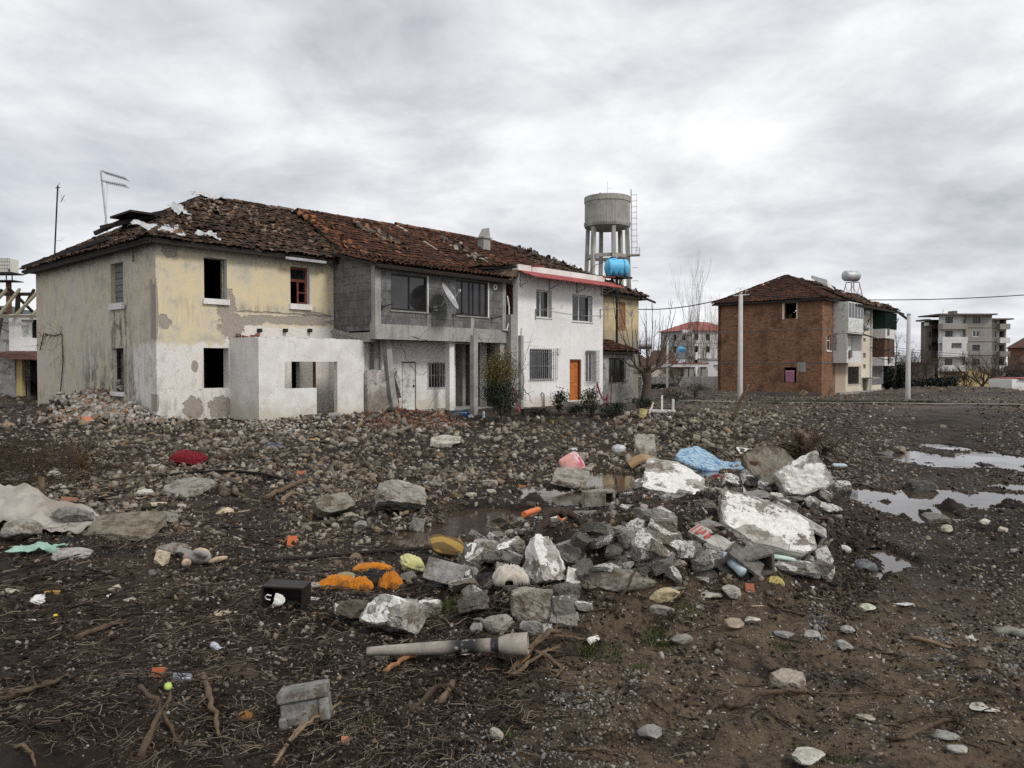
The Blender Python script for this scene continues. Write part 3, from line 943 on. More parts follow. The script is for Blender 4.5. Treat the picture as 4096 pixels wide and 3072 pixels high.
 # the yellow end house
XL,RIDGE_Y=7.25,4.6
def yellow_house():
 e=empty('yellow_house',FR.o,FR.ang,'two-storey house with peeling yellow plaster and empty windows, nearest in the row','house')
 w1=RV(815,1027,907,1193,0);w2=RV(1161,1064,1238,1214,0);w3=RV(814,1391,915,1554,0)
 dr=RV(1166,1446,1207,1640,0)
 mb=MB()
 mb.wall('y',0.0,0.0,XL+1.0,-0.4,6.5,[w1,w2,w3,dr],.42,0,1,2)
 l1=RX(443,1046,492,1210,0);l2=RX(449,1392,494,1568,0)
 mb.wall('x',-0.003,-0.003,12.35,-0.6,6.5,[l1,l2],.42,0,0,2)
 mb.box(0,XL+1,12.35,12.7,-.6,6.5,0)
 mb.box(XL+.62,XL+1.0,.42,12.35,-.4,6.45,2)
 mb.box(.42,XL+.6,.42,12.3,3.25,3.42,2)
 mb.box(.42,XL+.6,.42,12.3,6.3,6.42,2)
 mb.box(.42,XL+.6,.42,12.3,-.1,.05,2)
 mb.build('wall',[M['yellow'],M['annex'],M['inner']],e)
 sill(e,w1,0,.20);sill(e,w2,0,.22);sill(e,l1,0,.24,axis='x');sill(e,l2,0,.16,axis='x')
 mb=MB();mb.box(.16,.30,l1[0],l1[1],l1[2],l1[3]);mb.build('block_infill',M['block_fill'],e)
 f=MB();z0,z1=l2[2],l2[3]
 ww=l2[1]-l2[0]
 for a in(l2[0]+.05,l2[1]-.05):
  f.box(.16,.26,a-.05,a+.05,z0,z1)
 f.box(.16,.26,l2[0],l2[1],z1-.12,z1-.02);f.box(.15,.25,l2[0]+.1,l2[1]-.1,z0+(z1-z0)*.55,z0+(z1-z0)*.55+.07)
 fo=f.build('window',M['darkwood'],e);fo['label']='dark broken wooden window frame half filled with rubble'
 x0,x1,z0,z1=w2
 zt=z0+(z1-z0)*.64
 f=MB()
 y=.20
 f.box(x0,x1,y,y+.07,z1-.10,z1);f.box(x0,x0+.05,y,y+.07,z0,z1-.1);f.box(x1-.09,x1,y,y+.07,z0,z1-.1)
 f.box(x0+.05,x1-.09,y-.01,y+.08,zt-.05,zt+.06)
 xm=x0+(x1-x0)*.48
 f.box(xm,xm+.07,y,y+.06,z0,zt-.05);f.box(xm+.07,x1-.09,y,y+.06,z0,z0+.09)
 f.box(xm+.07,x1-.09,y,y+.06,z0+(zt-z0)*.48,z0+(zt-z0)*.48+.05)
 fo=f.build('window',M['redwood'],e);fo['label']='red-brown wooden window with its left sash missing'
 g=MB();g.box(x0+.04,x1-.08,y+.03,y+.036,zt+.05,z1-.09);g.build('pane',M['glass'],fo)
 f=MB();x0,x1,z0,z1=w1
 f.box(x1-.10,x1-.03,.2,.30,z0,z1);f.build('window_jamb',M['wood'],e)
 rf=Roof(3)
 s_=(9.0-6.27)/5.05
 Lf=math.hypot(5.05,2.73)
 ap=3.9+.45
 rf.plane((-.45,-.45,6.27),(1,0,0),(0,5.05,2.73),[(0,0),(8.2,0),(8.7,Lf),(ap,Lf)],.20,.29,OLD,1.3,.01,.065,.06)
 Bl=Vector((ap,0,2.73));Ll=Bl.length
 rf.plane((-.45,13.15,6.27),(0,-1,0),Bl,[(0,0),(13.6,0),(13.15-4.6,Ll)],.20,.29,OLD,1.5,.02,.065,.08)
 rf.plane((8.4,13.15,6.27),(-1,0,0),(0,-8.55,2.73),[(0,0),(8.85,0),(8.4-3.9,8.9),(0,8.9)],.4,.5,OLD,1.0,.0,.065)
 rf.ridge((3.9,4.6,9.02),(8.5,4.6,9.08),OLD)
 rf.ridge((-.45,-.45,6.30),(3.9,4.6,9.02),OLD,.3,.10)
 rf.ridge((-.45,13.15,6.30),(3.9,4.6,9.02),OLD,.3,.10)
 rng=rf.rng
 PAL=[(.26,.18,.12),(.28,.14,.08),(.21,.17,.14),(.34,.27,.20),(.12,.09,.07),(.09,.07,.055)]
 pts=[]
 for(ca,cb,ra,rb,k)in((4.3,4.3,.6,.55,60),(4.9,3.5,.7,.5,60),(5.6,2.8,.6,.45,50),(6.0,2.2,.6,.3,30),(3.3,3.6,.5,.6,34),(5.8,4.6,.8,.5,40),(2.0,1.8,.8,.5,20),(1.0,.7,.6,.4,26),(4.6,5.2,1.2,.2,40)):
  for _ in range(k*2//3):
   pts.append((rng.normal(ca,ra*.7),rng.normal(cb,rb*.7)))
 pts=[p for p in pts if p[1]>.1 and p[1]<Lf and p[0]>p[1]*.76+.1]
 rf.loose((-.45,-.45,6.27),(1,0,0),(0,5.05,2.73),pts,PAL,.13)
 rf.build('roof',e)
 mb=MB()
 for i in range(11):
  x=.5+i*.78
  mb.bar((x,-.35,6.20),(x,.6,6.66),.06,.09)
 for i in range(16):
  y=.2+i*.8
  mb.bar((-.38,y,6.18),(.5,y,6.6),.06,.09)
 mb.bar((-.38,-.5,6.2),(-.42,12.9,6.16),.04,.14)
 mb.bar((-.3,-.42,6.2),(8.0,-.42,6.18),.03,.10)
 mb.build('rafter',M['darkwood'],e).data['n']=1
 mb=MB();mb.box(4.75,6.6,-.50,-.47,6.10,6.20);mb.build('flashing_strip',M['galv'],e)
 mb=MB()
 for(a,b)in(((-.5,7.9,6.5),(-.2,3.6,6.75)),((.4,6.0,7.5),(1.6,3.6,7.85)),((.3,6.4,7.3),(1.2,5.4,7.9)),((1.1,5.6,7.85),(2.1,3.9,8.1)),((.9,5.4,7.2),(1.2,5.3,7.9)),((-.5,12.8,6.4),(.1,9.6,6.75))):
  mb.bar(a,b,.10,.16)
 mb.box(.6,1.9,3.6,5.6,7.85,7.93)
 mb.build('roof_timber',M['darkwood'],e)
 mb=MB();p=FR.hitx(533,1005,-.12);mb.bar((-.12,FR.hitx(527,945,-.12)[0],FR.hitx(527,945,-.12)[1]),(-.12,p[0],FR.hitx(533,1047,-.12)[1]),.07,.04)
 mb.build('hanging_batten',M['wood'],e)
 return e
def sheetobj(name,P,ax,ay,nx,ny,amp,mat,label,cat,seed=0,thick=.006,edge=.12,group=None,holes=0.0):
 """a crumpled cloth or plastic sheet with ragged edges"""
 P,ax,ay=Vector(P),Vector(ax),Vector(ay)
 nz=ax.cross(ay).normalized()
 V,Fc=[],[]
 for j in range(ny+1):
  for i in range(nx+1):
   u,v=i/nx,j/ny
   e=1+edge*2*mn.noise(Vector((u*3+seed,v*3,seed)))
   q=P+ax*((u-.5)*e)+ay*((v-.5)*e)
   s1=Vector((u*3.1+seed*1.7,v*3.1,seed*.3))
   h_=mn.noise(s1)*.9+abs(mn.noise(s1*2.2+Vector((3,1,2))))*.9+mn.noise(s1*5.3)*.22
   V.append(q+nz*amp*h_)
 idx=lambda i,j:j*(nx+1)+i
 for j in range(ny):
  for i in range(nx):
   if holes and mn.noise(Vector((i*.4+seed,j*.4,7.1)))>holes:
    continue
   Fc.append([idx(i,j),idx(i+1,j),idx(i+1,j+1),idx(i,j+1)])
 o=link(name,mesh_from(name,V,Fc,mat,smooth=True))
 md=o.modifiers.new('thickness','SOLIDIFY')
 md.thickness=thick
 return tag(o,label,cat,group)
YH=yellow_house()
M['film']=simple('torn_plastic_film',(0.44,0.45,0.46),0.4,var=0.3,scale=7,bump=.2,spec=.5)
def roofpt(x,y,up_=.12):
 return FR.world(x,y,6.27+(y+.45)*.5406+up_)
for(x,y,sx,sy,s_,lab,u_)in((.25,.25,1.5,.7,1,'white torn plastic film hanging over the front roof corner of the yellow house',.12),(1.8,2.1,.5,.8,2,'small white plastic rag standing up on the hip of the tiled roof',.25),(4.2,4.5,1.6,.35,3,'pale plastic film bunched on the roof peak against the sky',.22),(1.9,.1,.8,.4,5,'grey-white plastic rag caught at the front eaves right of the roof corner',.12)):
 c=roofpt(x,y,u_)
 sheetobj('plastic_sheet',c,FR.ax*sx,(FR.ay+Vector((0,0,.54)))*sy,22,14,.16,M['film'],lab,'plastic sheet',s_*3.1,edge=.3)
 # white roofless annex
AV=2.06
def annex():
 xa=H(1035,1500,AV)[0];xb=H(1455,1500,AV)[0]
 e=empty('annex',FR.world(xa,-AV,0),FR.ang,'roofless whitewashed lean-to walls with an open window and doorway in front of the yellow house','annex')
 zt=H(1035,1349,AV)[1]
 wn=RV(1138,1446,1266,1555,AV)
 dr=RV(1265.9,1446,1349,1640,AV)
 z_head=wn[3]
 dr=(wn[1],dr[1],.12,z_head)
 mb=MB()
 mb.wall('y',-AV,xa,xb,-.3,zt,[(wn[0],wn[1],wn[2],z_head),dr],.22,0)
 mb.wall('x',xa,-AV+.22,-.004,-.3,zt+.02,[],.22,0)
 mb.wall('x',xb-.2,-AV+.22,-.004,-.3,zt-.1,[],.2,0)
 mb.box(xa+.22,xb-.2,-AV+.22,-.005,-.2,.10,1)
 mb.box(dr[0],dr[1],-AV-.18,-AV+.1,-.2,.16,1)
 rng=random.Random(4)
 for i in range(40):
  x=xa+rng.random()*(xb-xa-.3)
  mb.box(x,x+rng.uniform(.1,.3),-AV+.02,-AV+.19,zt,zt+rng.uniform(.01,.035))
 mb.build('wall',[M['annex'],M['concrete_wall']],e)
 mb=MB();xp=H(1232,1500,.6)[0]
 mb.box(xp,xp+.10,-.95,-.01,.1,2.75)
 o=mb.build('partition',M['annex'],e)
 mb=MB();mb.box(xp-.012,xp+.112,-.98,-.95,.9,2.75);mb.build('rusty_strip',M['rust'],e)
 rebase(e,(xa,-AV),FR)
 mb=MB()
 for px in(1037,1140,1238):
  x,z=H(px,1322,.05)
  mb.box(x-.07,x+.07,-.16,0.0,z-.07,z+.07)
 o=mb.build('beam_stub',M['darkwood'],YH)
 return xb,zt
AX,AZ=annex()
# grey blockwork house
GV=2.82
XW=15.2
def grey_house():
 e=empty('grey_block_house',FR.o,FR.ang,'unplastered grey blockwork house with wide dark windows in the middle of the row','house')
 w1=RV(1564,1093,1708,1238,GV);w2=RV(1824,1118,1951,1259,GV)
 xr=XW-.42
 x0=XL
 zb1=3.62;zb0=3.02
 ztop=6.05
 mb=MB()
 mb.wall('y',-GV,x0,xr,zb1,ztop,[w1,w2],.25,0,2,3)
 mb.wall('x',x0,-GV+.25,-.002,zb1-.25,6.05,[],.22,0,0,3)
 mb.add([(x0,-GV+.25,6.05),(x0,-.002,6.05),(x0,-.002,6.58),(x0+.22,-GV+.25,6.05),(x0+.22,-.002,6.05),(x0+.22,-.002,6.58)],[(0,1,2),(5,4,3),(0,2,5,3)],0)
 mb.add([(x0-.012,-1.98,-.2),(x0-.012,-.003,-.2),(x0-.012,-.003,3.38),(x0-.012,-1.98,3.02),(x0+.1,-1.98,-.2),(x0+.1,-.003,-.2),(x0+.1,-.003,3.38),(x0+.1,-1.98,3.02)],[(0,1,2,3),(7,6,5,4),(3,2,6,7),(0,3,7,4)],1)
 for i in range(26):
  t_=i/26
  mb.box(x0-.12-.05*math.sin(i*2.1),x0+.05,-2.0+2.0*t_,-2.0+2.0*t_+.074,3.03+.36*t_,3.12+.36*t_+.06*math.sin(i*1.7),2,(.3,.3,.3))
 mb.wall('y',-1.62,x0+.3,xr,-.3,zb0,[RV(1607,1447,1664,1640,1.62),RV(1714,1452,1781,1551,1.62),(H(1822,1500,1.62)[0],xr-.3,-.2,zb0-.05)],.18,1,1,3)
 xs=H(1822,1500,1.62)[0]
 mb.box(xs-.02,xs+.16,-1.44,-.05,-.3,zb0,1)
 mb.box(x0,xr,-.04,.16,-.3,6.5,1)
 mb.box(x0+.25,xr,-GV+.25,-.04,zb0+.1,zb0+.3,3)
 mb.box(xr-.01,xr+.22,-1.4,0,-.3,6.2,2)
 mb.box(xs+1.05,xs+1.25,-1.0,-.04,-.3,zb0,2)
 mb.box(x0+.1,xr,-GV+.3,-.04,-.3,.06,2)
 mb.box(xs+1.26,xr-.3,-.3,-.05,.06,zb0,3)
 mb.box(x0-.03,xr+.03,-GV-.035,-GV+.3,zb0,zb1,2)
 mb.box(x0-.035,x0+.22,-GV+.3,-.003,zb0-.1,zb0+.28,2)
 for(a,b)in((x0-.02,x0+.26),(xr-.22,xr+.02)):
  mb.box(a,b,-GV-.022,-GV+.2,zb1,ztop+.02,2)
 for px in(1716,1889):
  x=H(px,1300,GV)[0]
  mb.box(x-.11,x+.11,-GV-.02,-GV+.05,zb1,w1[2]-.1,2)
 for w_ in(w1,w2):
  mb.box(w_[1],w_[1]+.06,-GV-.03,-GV+.1,w_[2]-.05,w_[3]+.05,4)
  mb.box(w_[0]-.05,w_[1]+.1,-GV-.05,-GV+.1,w_[2]-.07,w_[2]-.03,2)
 for(px,v,wd)in((1507,1.95,.26),(1530,1.75,.2),(1808,2.6,.28)):
  x=H(px,1500,v)[0]
  mb.box(x-wd/2,x+wd/2,-v,-v+wd,-.3,zb0,4 if px!=1507 else 2)
 mb.box(xr-.32,xr,-GV+.05,-GV+.35,-.3,zb0,2)
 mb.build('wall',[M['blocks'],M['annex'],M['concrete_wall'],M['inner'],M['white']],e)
 window(e,w1,-GV+.07,(.52,),(),'darkframe','glass',.07)
 window(e,w2,-GV+.07,(.22,.44,.56,.78),(),'darkframe','glass',.075)
 wn=RV(1714,1452,1781,1551,1.62)
 window(e,wn,-1.62+.1,(.36,),(),'darkwood','glass',.05)
 grille(e,(wn[0]-.05,wn[1]+.1,wn[2]-.03,wn[3]+.05),-1.68,8,(.04,.5,.93),'bars')
 dd=RV(1607,1447,1664,1640,1.62)
 mb=MB();mb.box(dd[0]+.05,dd[1]-.05,-1.6,-1.55,dd[2],dd[3]-.05)
 mb.box(dd[0]+.14,dd[1]-.14,-1.612,-1.6,dd[2]+.15,dd[2]+.85);mb.box(dd[0]+.14,dd[1]-.14,-1.612,-1.6,dd[2]+1.0,dd[3]-.2)
 do=mb.build('door',M['palepaint'],e,label='pale peeling panel door')
 mb=MB();mb.box(dd[1]-.16,dd[1]-.12,-1.66,-1.6,dd[2]+.95,dd[2]+1.07);mb.build('handle',M['iron'],do)
 rf=Roof(8)
 O_,B=Vector((7.9,-.40,6.56)),Vector((0,5.0,2.64));L=B.length
 rf.plane(O_,(1,0,0),B,[(-.3,-.1),(6.75,-.1),(6.4,L),(0.6,L)],.235,.36,RED,.7,.006,.085,.05)
 rf.plane((7.9,-3.25,5.90),(1,0,0),(0,2.9,.68),[(-.95,0),(6.95,0),(6.75,2.98),(-.95,2.98)],.235,.36,RED,.7,.006,.085,.03)
 rf.plane((14.4,13.15,6.27),(-1,0,0),(0,-8.55,2.92),[(0,0),(6.0,0),(6.0,9.05),(0,9.05)],.4,.5,RED,1.0,0,.065)
 rf.ridge((8.5,4.6,9.12),(14.3,4.6,9.20),RED,.38,.13)
 rng=rf.rng
 pts=[(3.1+.45*t_+rng.normal(0,.16),4.6-1.1*t_+rng.normal(0,.3))for t_ in rng.uniform(0,2.3,90)]
 rf.loose(O_,(1,0,0),B,pts,[(.24,.20,.16),(.17,.14,.11),(.32,.15,.08),(.11,.10,.08)],.2)
 pts=[(rng.uniform(.0,1.0),rng.uniform(.5,5.2))for _ in range(34)]
 rf.loose(O_,(1,0,0),B,pts,[(.34,.16,.08),(.28,.12,.06)],.2)
 bn=B.normalized()
 for t_ in map(float,np.arange(.1,L-.1,.22)):
  p=Vector((14.33+.4*(1-t_/L),-.40,6.60))+bn*t_
  if rng.random()>.16:
   w_=rng.uniform(.07,.13)
   mat_pts=[p+Vector((-w_,0,.13))-bn*.12,p+Vector((w_,0,.16))-bn*.12,p+Vector((w_,0,.16))+bn*.13,p+Vector((-w_,0,.13))+bn*.13]
   rf.raw([tuple(q)for q in mat_pts],[[0,1,2,3]],(.42,.34,.27),0)
 rf.build('roof',e)
 mb=MB()
 for i in range(17):
  x=7.4+i*.44
  mb.bar((x,-3.18,5.80),(x,-2.6,6.05),.05,.08)
 mb.bar((7.1,-3.2,5.82),(14.7,-3.2,5.80),.04,.09)
 mb.build('eaves_board',M['darkwood'],e)
 for(pa_,pb_)in(((1527,1228),(1572,1233)),((1719,1240),(1770,1232)),((1811,1262),(1856,1257)),((1964,1275),(1995,1267))):
  a=H(pa_[0],pa_[1],GV)
  mb=MB()
  mb.bar((a[0],-GV,a[1]),(a[0]+.1,-GV-.6,a[1]+.10),.035);mb.bar((a[0],-GV,a[1]-.1),(a[0],-GV,a[1]+.1),.05)
  mb.build('line_bracket',M['iron'],e)
 mb=MB();x,z=H(1980,1149,GV);mb.lathe([(.13,-.02),(.13,.03),(.07,.03),(.07,-.02)],14,(x,-GV,z),M=Matrix.Rotation(math.pi/2,4,'X'));mb.build('flue_collar',M['white'],e)
 mb=MB();mb.tube([(xr+.02,-GV-.1,5.2),(xr+.12,-GV-.12,4.7),(xr+.12,-GV-.12,4.0),(xr-.02,-GV-.1,3.62)],.035,8)
 mb.build('drain_pipe',M['whiteplastic'],e)
 mb=MB();mb.tube([(xr-.3,-GV-.06,3.62),(xr+.45,-GV-.10,3.58)],.05,8);mb.build('overflow_pipe',M['galv'],e)
 rebase(e,(XL,0),FR)
 return e
GH=grey_house()
def dish():
 x,z=H(1779,1190,GV+.5)
 base=FR.world(x-.1,-GV,z-.45)
 e=empty('satellite_dish',base,FR.ang,'grey satellite dish seen edge-on between the two dark windows of the grey house','satellite dish')
 R=Matrix.Rotation(math.radians(112),4,'Z')@Matrix.Rotation(math.radians(66),4,'Y')
 prof=[(.62*k/8,.16*(k/8)**2)for k in range(9)]
 Rm=Matrix.Rotation(math.radians(-58),4,'Z')@Matrix.Rotation(math.radians(60),4,'Y')
 mb=MB();mb.lathe(prof+[(.635,.165),(.62,.175)]+[(p[0],p[1]+.012)for p in prof[::-1]],28,(.12,-.62,.42),M=Rm)
 mb.build('reflector',M['galv'],e,smooth=True)
 mb=MB();mb.tube([(0,0,0),(.0,-.35,.05),(.10,-.55,.35)],.03,8);mb.bar((-.1,0,0),(.1,0,0),.12,.2);mb.build('mount_arm',M['galv'],e)
 mb=MB();ax_=(Rm@Vector((0,0,1))).normalized()
 f=Vector((.12,-.62,.42))+ax_*.62
 lo_=Vector((.12,-.62,.42))-Vector((0,0,.45))+ax_*.1
 mb.tube([lo_,f],.014,5);mb.box(f.x-.04,f.x+.04,f.y-.04,f.y+.04,f.z-.05,f.z+.05);mb.build('feed_arm',M['galv'],e)
dish()
def low_wall():
 e0=FR.world(AX,-2.25,0)
 x1=H(1592,1500,2.25)[0]
 mb=MB()
 zt=H(1500,1481,2.25)[1]
 n_=22
 V,Fc=[],[]
 for j in range(n_+1):
  z=-.3+(zt+.3)*j/n_
  for i in range(n_+1):
   k=i/n_
   x=AX+.02+(x1-AX)*k+.06*mn.noise(Vector((j*.6,2,3)))*(k>.9)-(.45*(j/n_)**2*(k>.97))
   V.append((x,-2.27+.02*mn.noise(Vector((i*.7,j*.7,0))),z+.05*mn.noise(Vector((i*.5,9,1)))*(j==n_)))
 for j in range(n_):
  for i in range(n_):
   a=j*(n_+1)+i
   Fc.append([a,a+1,a+n_+2,a+n_+1])
 o=link('garden_wall',mesh_from('garden_wall',[Vector(v)-Vector((AX,-2.25,0))for v in V],Fc,M['grime_wall']),None,e0,(0,0,FR.ang))
 md=o.modifiers.new('thickness','SOLIDIFY');md.thickness=.2;md.offset=-1
 tag(o,'grimy crumbling low wall between the white annex and the pale door','wall')
low_wall()
def pillar(px0,px1,top,bot,v,lab,name='concrete_post',lean=0.0,rag=False):
 x0,_=H(px0,bot,v);x1,_=H(px1,bot,v)
 zt=H((px0+px1)/2,top,v)[1]
 w_=(x1-x0)*.80
 base=FR.world(x0,-v,0)
 b=gz(base.x,base.y)
 mb=MB()
 n_=12
 V,Fc=[],[]
 rng=random.Random(int(px0))
 for j in range(n_+1):
  t_=j/n_
  z=b-.2+(zt-b+.2)*t_
  sh=lean*(1-t_)**2
  for(cx,cy)in((0,0),(1,0),(1,1),(0,1)):
   jj=.02*rng.uniform(-1,1)*(2.2 if rag else 1)
   V.append((cx*w_+sh+jj,cy*w_+jj,z))
 for j in range(n_):
  for k in range(4):
   Fc.append([4*j+k,4*j+(k+1)%4,4*j+4+(k+1)%4,4*j+4+k])
 Fc+=[[3,2,1,0],[4*n_,4*n_+1,4*n_+2,4*n_+3]]
 o=link(name,mesh_from(name,V,Fc,M['concrete_wall']),None,FR.world(x0,-v,0),(0,0,FR.ang))
 tag(o,lab,'concrete post')
 mb=MB()
 for k in(0.3,.7):
  mb.tube([(w_*k,w_*.5,zt-.1),(w_*k+.02,w_*.5,zt+.18),(w_*k+.04,w_*.5,zt+.34)],.010,5)
 mb.build('reinforcing_bar',M['rust'],o)
 return o
pillar(1546,1572,1296,1640,2.45,'leaning broken concrete post by the pale door, thickened and crumbling at its foot',lean=.42,rag=True)
pillar(1896,1916,1340,1683,5.9,'tall pale concrete post standing free in front of the dark open bay')
pillar(2084,2097,1342,1650,4.4,'slim brown concrete post at the left corner of the white house')
# white house
WV=3.22
def white_house():
 e=empty('white_house',FR.o,FR.ang,'white painted two-storey house with red awning, orange door and barred windows','house')
 xr=22.0
 A=RV(2145,1157,2207,1268,WV);B_=RV(2290,1176,2370,1284,WV)
 C_=RV(2119,1396,2208,1518,WV);D=RV(2279,1437,2325,1606,WV);E=RV(2341,1404,2383,1530,WV)
 zt=6.66
 mb=MB()
 mb.wall('y',-WV,XW,xr,-.3,zt,[A,B_,C_,D,E],.34,0,0,2)
 mb.wall('x',XW,-WV+.34,0,-.3,zt-.05,[],.2,1,1,2)
 mb.wall('x',xr-.2,-WV+.34,0,-.3,zt-.05,[],.2,0,0,2)
 mb.box(XW+.2,xr-.2,-WV+.34,0,3.0,3.2,2)
 mb.box(XW+.2,xr-.2,-WV+.34,0,-.2,.1,2)
 mb.box(XW+.2,xr-.2,-.05,.1,-.3,6.6,2)
 mb.box(XW-.05,xr+.04,-WV-.07,-WV+.3,zt-.26,zt+.02,3)
 mb.box(XW-.03,XW-.001,-WV+.3,-.3,4.35,5.75,4)
 mb.box(XW-.34,XW-.002,-WV+.12,-WV+.5,-.3,4.35,5)
 mb.box(XW-.012,xr+.012,-WV-.015,-WV,-.3,.22,3)
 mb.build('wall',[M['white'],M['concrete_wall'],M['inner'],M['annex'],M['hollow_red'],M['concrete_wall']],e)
 mb=MB();mb.add([(XW-.02,-WV-.04,6.1),(XW-.02,-.2,6.15),(XW-.8,-.2,5.95),(XW-.75,-WV,5.80),(XW-.02,-WV-.04,6.45),(XW-.02,-.2,6.5)],[(0,1,2,3),(0,3,4),(4,3,2,5)])
 mb.build('flashing',M['brownsheet'],e)
 for(r,k)in((A,.46),(B_,.46)):
  f=window(e,r,-WV+.22,(k,),(),'alu','glass',.06)
  sill(e,r,-WV,.05,.06,.05,'alu')
 mb=MB();mb.box(B_[0]+.28,B_[0]+.58,-WV+.31,-WV+.32,B_[2],B_[3]);mb.build('curtain',M['curtain'],e)
 f=window(e,C_,-WV+.26,(.5,),(),'darkframe','glass',.05)
 grille(e,(C_[0]-.02,C_[1]+.28,C_[2]-.06,C_[3]+.05),-WV-.10,15,(.06,.45,.88),'bars')
 sill(e,C_,-WV,.05,.04,.04,'alu')
 window(e,E,-WV+.24,(.36,.64),(),'alu','glass',.05)
 mb=MB();mb.box(E[0]+.15,E[1]-.1,-WV+.31,-WV+.32,E[2],E[3]);mb.build('curtain',M['curtain'],e)
 grille(e,(E[0]-.05,E[1]+.10,E[2]-.08,E[3]+.06),-WV-.14,13,(.06,.14,.4,.66,.97),'bars',.018)
 x0,x1,z0,z1=D
 y=-WV+.04
 mb=MB()
 mb.box(x0,x0+.07,y,y+.2,z0,z1);mb.box(x1-.09,x1,y-.002,y+.26,z0,z1);mb.box(x0+.07,x1-.09,y,y+.2,z1-.09,z1)
 mb.build('door_frame',M['redwood'],e)
 mb=MB();yd=y+.10
 mb.box(x0+.07,x1-.11,yd,yd+.05,z0+.02,z1-.1)
 m0,m1=x0+.19,x1-.23
 for(q0,q1)in((z0+.15,z0+.80),(z0+.95,z1-.42)):
  for(a,b,c,d_)in((m0,m1,q0,q0+.03),(m0,m1,q1-.03,q1),(m0,m0+.03,q0,q1),(m1-.03,m1,q0,q1)):
   mb.box(a,b,yd-.014,yd,c,d_)
 for k in range(6):
  a=math.pi*k/6;b=math.pi*(k+1)/6
  c=(m0+m1)/2;r_=(m1-m0)/2
  mb.bar((c+r_*math.cos(a),yd-.008,z1-.42+r_*.6*math.sin(a)),(c+r_*math.cos(b),yd-.008,z1-.42+r_*.6*math.sin(b)),.03,.014)
 do=mb.build('door',M['door'],e)
 mb=MB();mb.box(x0+.10,x0+.13,yd-.05,yd,z0+.92,z0+1.08);mb.box(x0+.10,x0+.22,yd-.06,yd-.04,z0+1.0,z0+1.03);mb.build('handle',M['galv'],do)
 mb=MB();mb.box(x0-.25,x1+.3,-WV-.5,-WV-.016,-.3,z0-.01);mb.box(x0-.5,x1+.5,-WV-.9,-WV-.5,-.3,z0-.16);mb.build('doorstep',M['concrete_wall'],e)
 ax0,az0=H(2080,1085,WV);ax1,az1=H(2420,1140,WV)
 z_=az0+.02
 mb=MB()
 n_=150
 La=7.55
 V,Fc=[],[]
 for j in range(5):
  for i in range(n_+1):
   k=j/4
   x=XW-.05+La*i/n_
   V.append((x,-WV-.01-1.0*k,z_-.36*k+.022*math.sin(2*math.pi*i/n_*38)+(.025 if j%2 else 0)))
 for j in range(4):
  for i in range(n_):
   a=j*(n_+1)+i
   Fc.append((a,a+1,a+n_+2,a+n_+1))
 mb.add(V,Fc)
 aw=mb.build('awning',M['awning'],e)
 md=aw.modifiers.new('t','SOLIDIFY');md.thickness=.025
 for x in(XW+.15,XW+2.3,XW+4.5,XW+6.65):
  b=MB();b.bar((x,-WV-.02,z_-.70),(x,-WV-.98,z_-.38),.045);b.bar((x,-WV-.02,z_-.75),(x,-WV-.02,z_-.05),.045);b.bar((x,-WV-.5,z_-.54),(x,-WV-.5,z_-.22),.03)
  b.build('awning_bracket',M['bars'],aw)
 for x in(XW+.9,XW+6.7):
  b=MB();b.tube([(x,-WV-.06,zt+.0),(x+.12,-WV-.75,zt-.06)],.035,8);b.build('rain_spout',M['awning'],e)
 mb=MB();x,z=H(2247,1225,WV);mb.lathe([(.10,-.01),(.10,.02),(.055,.02),(.055,-.01)],14,(x,-WV,z),M=Matrix.Rotation(math.pi/2,4,'X'));mb.build('flue_collar',M['annex'],e)
 mb=MB();x,z=H(2232,1403,WV);mb.box(x-.09,x+.09,-WV-.09,-WV,z-.16,z+.14);mb.box(x-.06,x+.06,-WV-.094,-WV-.09,z-.02,z+.08);mb.build('meter_box',M['palepaint'],e)
 for px in(2141,2400):
  mb=MB();x,z=H(px,1240,WV)
  mb.bar((x,-WV-.02,z-.45),(x,-WV-.02,z+.05),.05);mb.bar((x,-WV-.02,z),(x+.25,-WV-.95,z+.05),.03)
  mb.build('line_bracket',M['bars'],e)
 xa_,z_a=H(2141,1240,WV);xb_,z_b=H(2400,1262,WV)
 mb=MB()
 for k in range(4):
  y=-WV-.25-.2*k
  pts=[(xa_+.1+(xb_-xa_)*t_,y,z_a+(z_b-z_a)*t_-.45*t_*(1-t_)-.02*k)for t_ in np.linspace(0,1,9)]
  mb.tube(pts,.005,4)
 mb.build('washing_line',M['galv'],e)
 rf=Roof(12)
 O_,B=Vector((14.35,-.4,6.70)),Vector((0,5.0,2.54));L=B.length
 rf.plane(O_,(1,0,0),B,[(.3,-.1),(8.0,-.1),(8.0,L),(0,L)],.21,.34,RED,1.0,.01,.07,.05)
 rf.plane((14.35,-3.2,6.60),(1,0,0),(0,2.82,.10),[(.8,0),(7.6,0),(7.6,2.82),(.35,2.82)],.21,.34,RED,.8,.01,.06,.02)
 rf.plane((22.3,13.15,6.27),(-1,0,0),(0,-8.55,2.98),[(0,0),(7.9,0),(7.9,9.05),(0,9.05)],.4,.5,RED,1.0,0,.065)
 rf.ridge((14.35,4.6,9.26),(22.3,4.6,9.25),RED,.38,.14)
 rng=rf.rng
 pts=[(rng.normal(2.2,.35),rng.uniform(1.2,4.6))for _ in range(60)]
 rf.loose(O_,(1,0,0),B,pts,[(.20,.17,.14),(.13,.11,.09),(.40,.36,.30)],.2)
 rf.build('roof',e)
 x,z=19.2,0
 mb=MB();mb.box(18.9,19.45,2.6,3.05,8.2,9.0);mb.box(18.82,19.53,2.52,3.13,9.0,9.07)
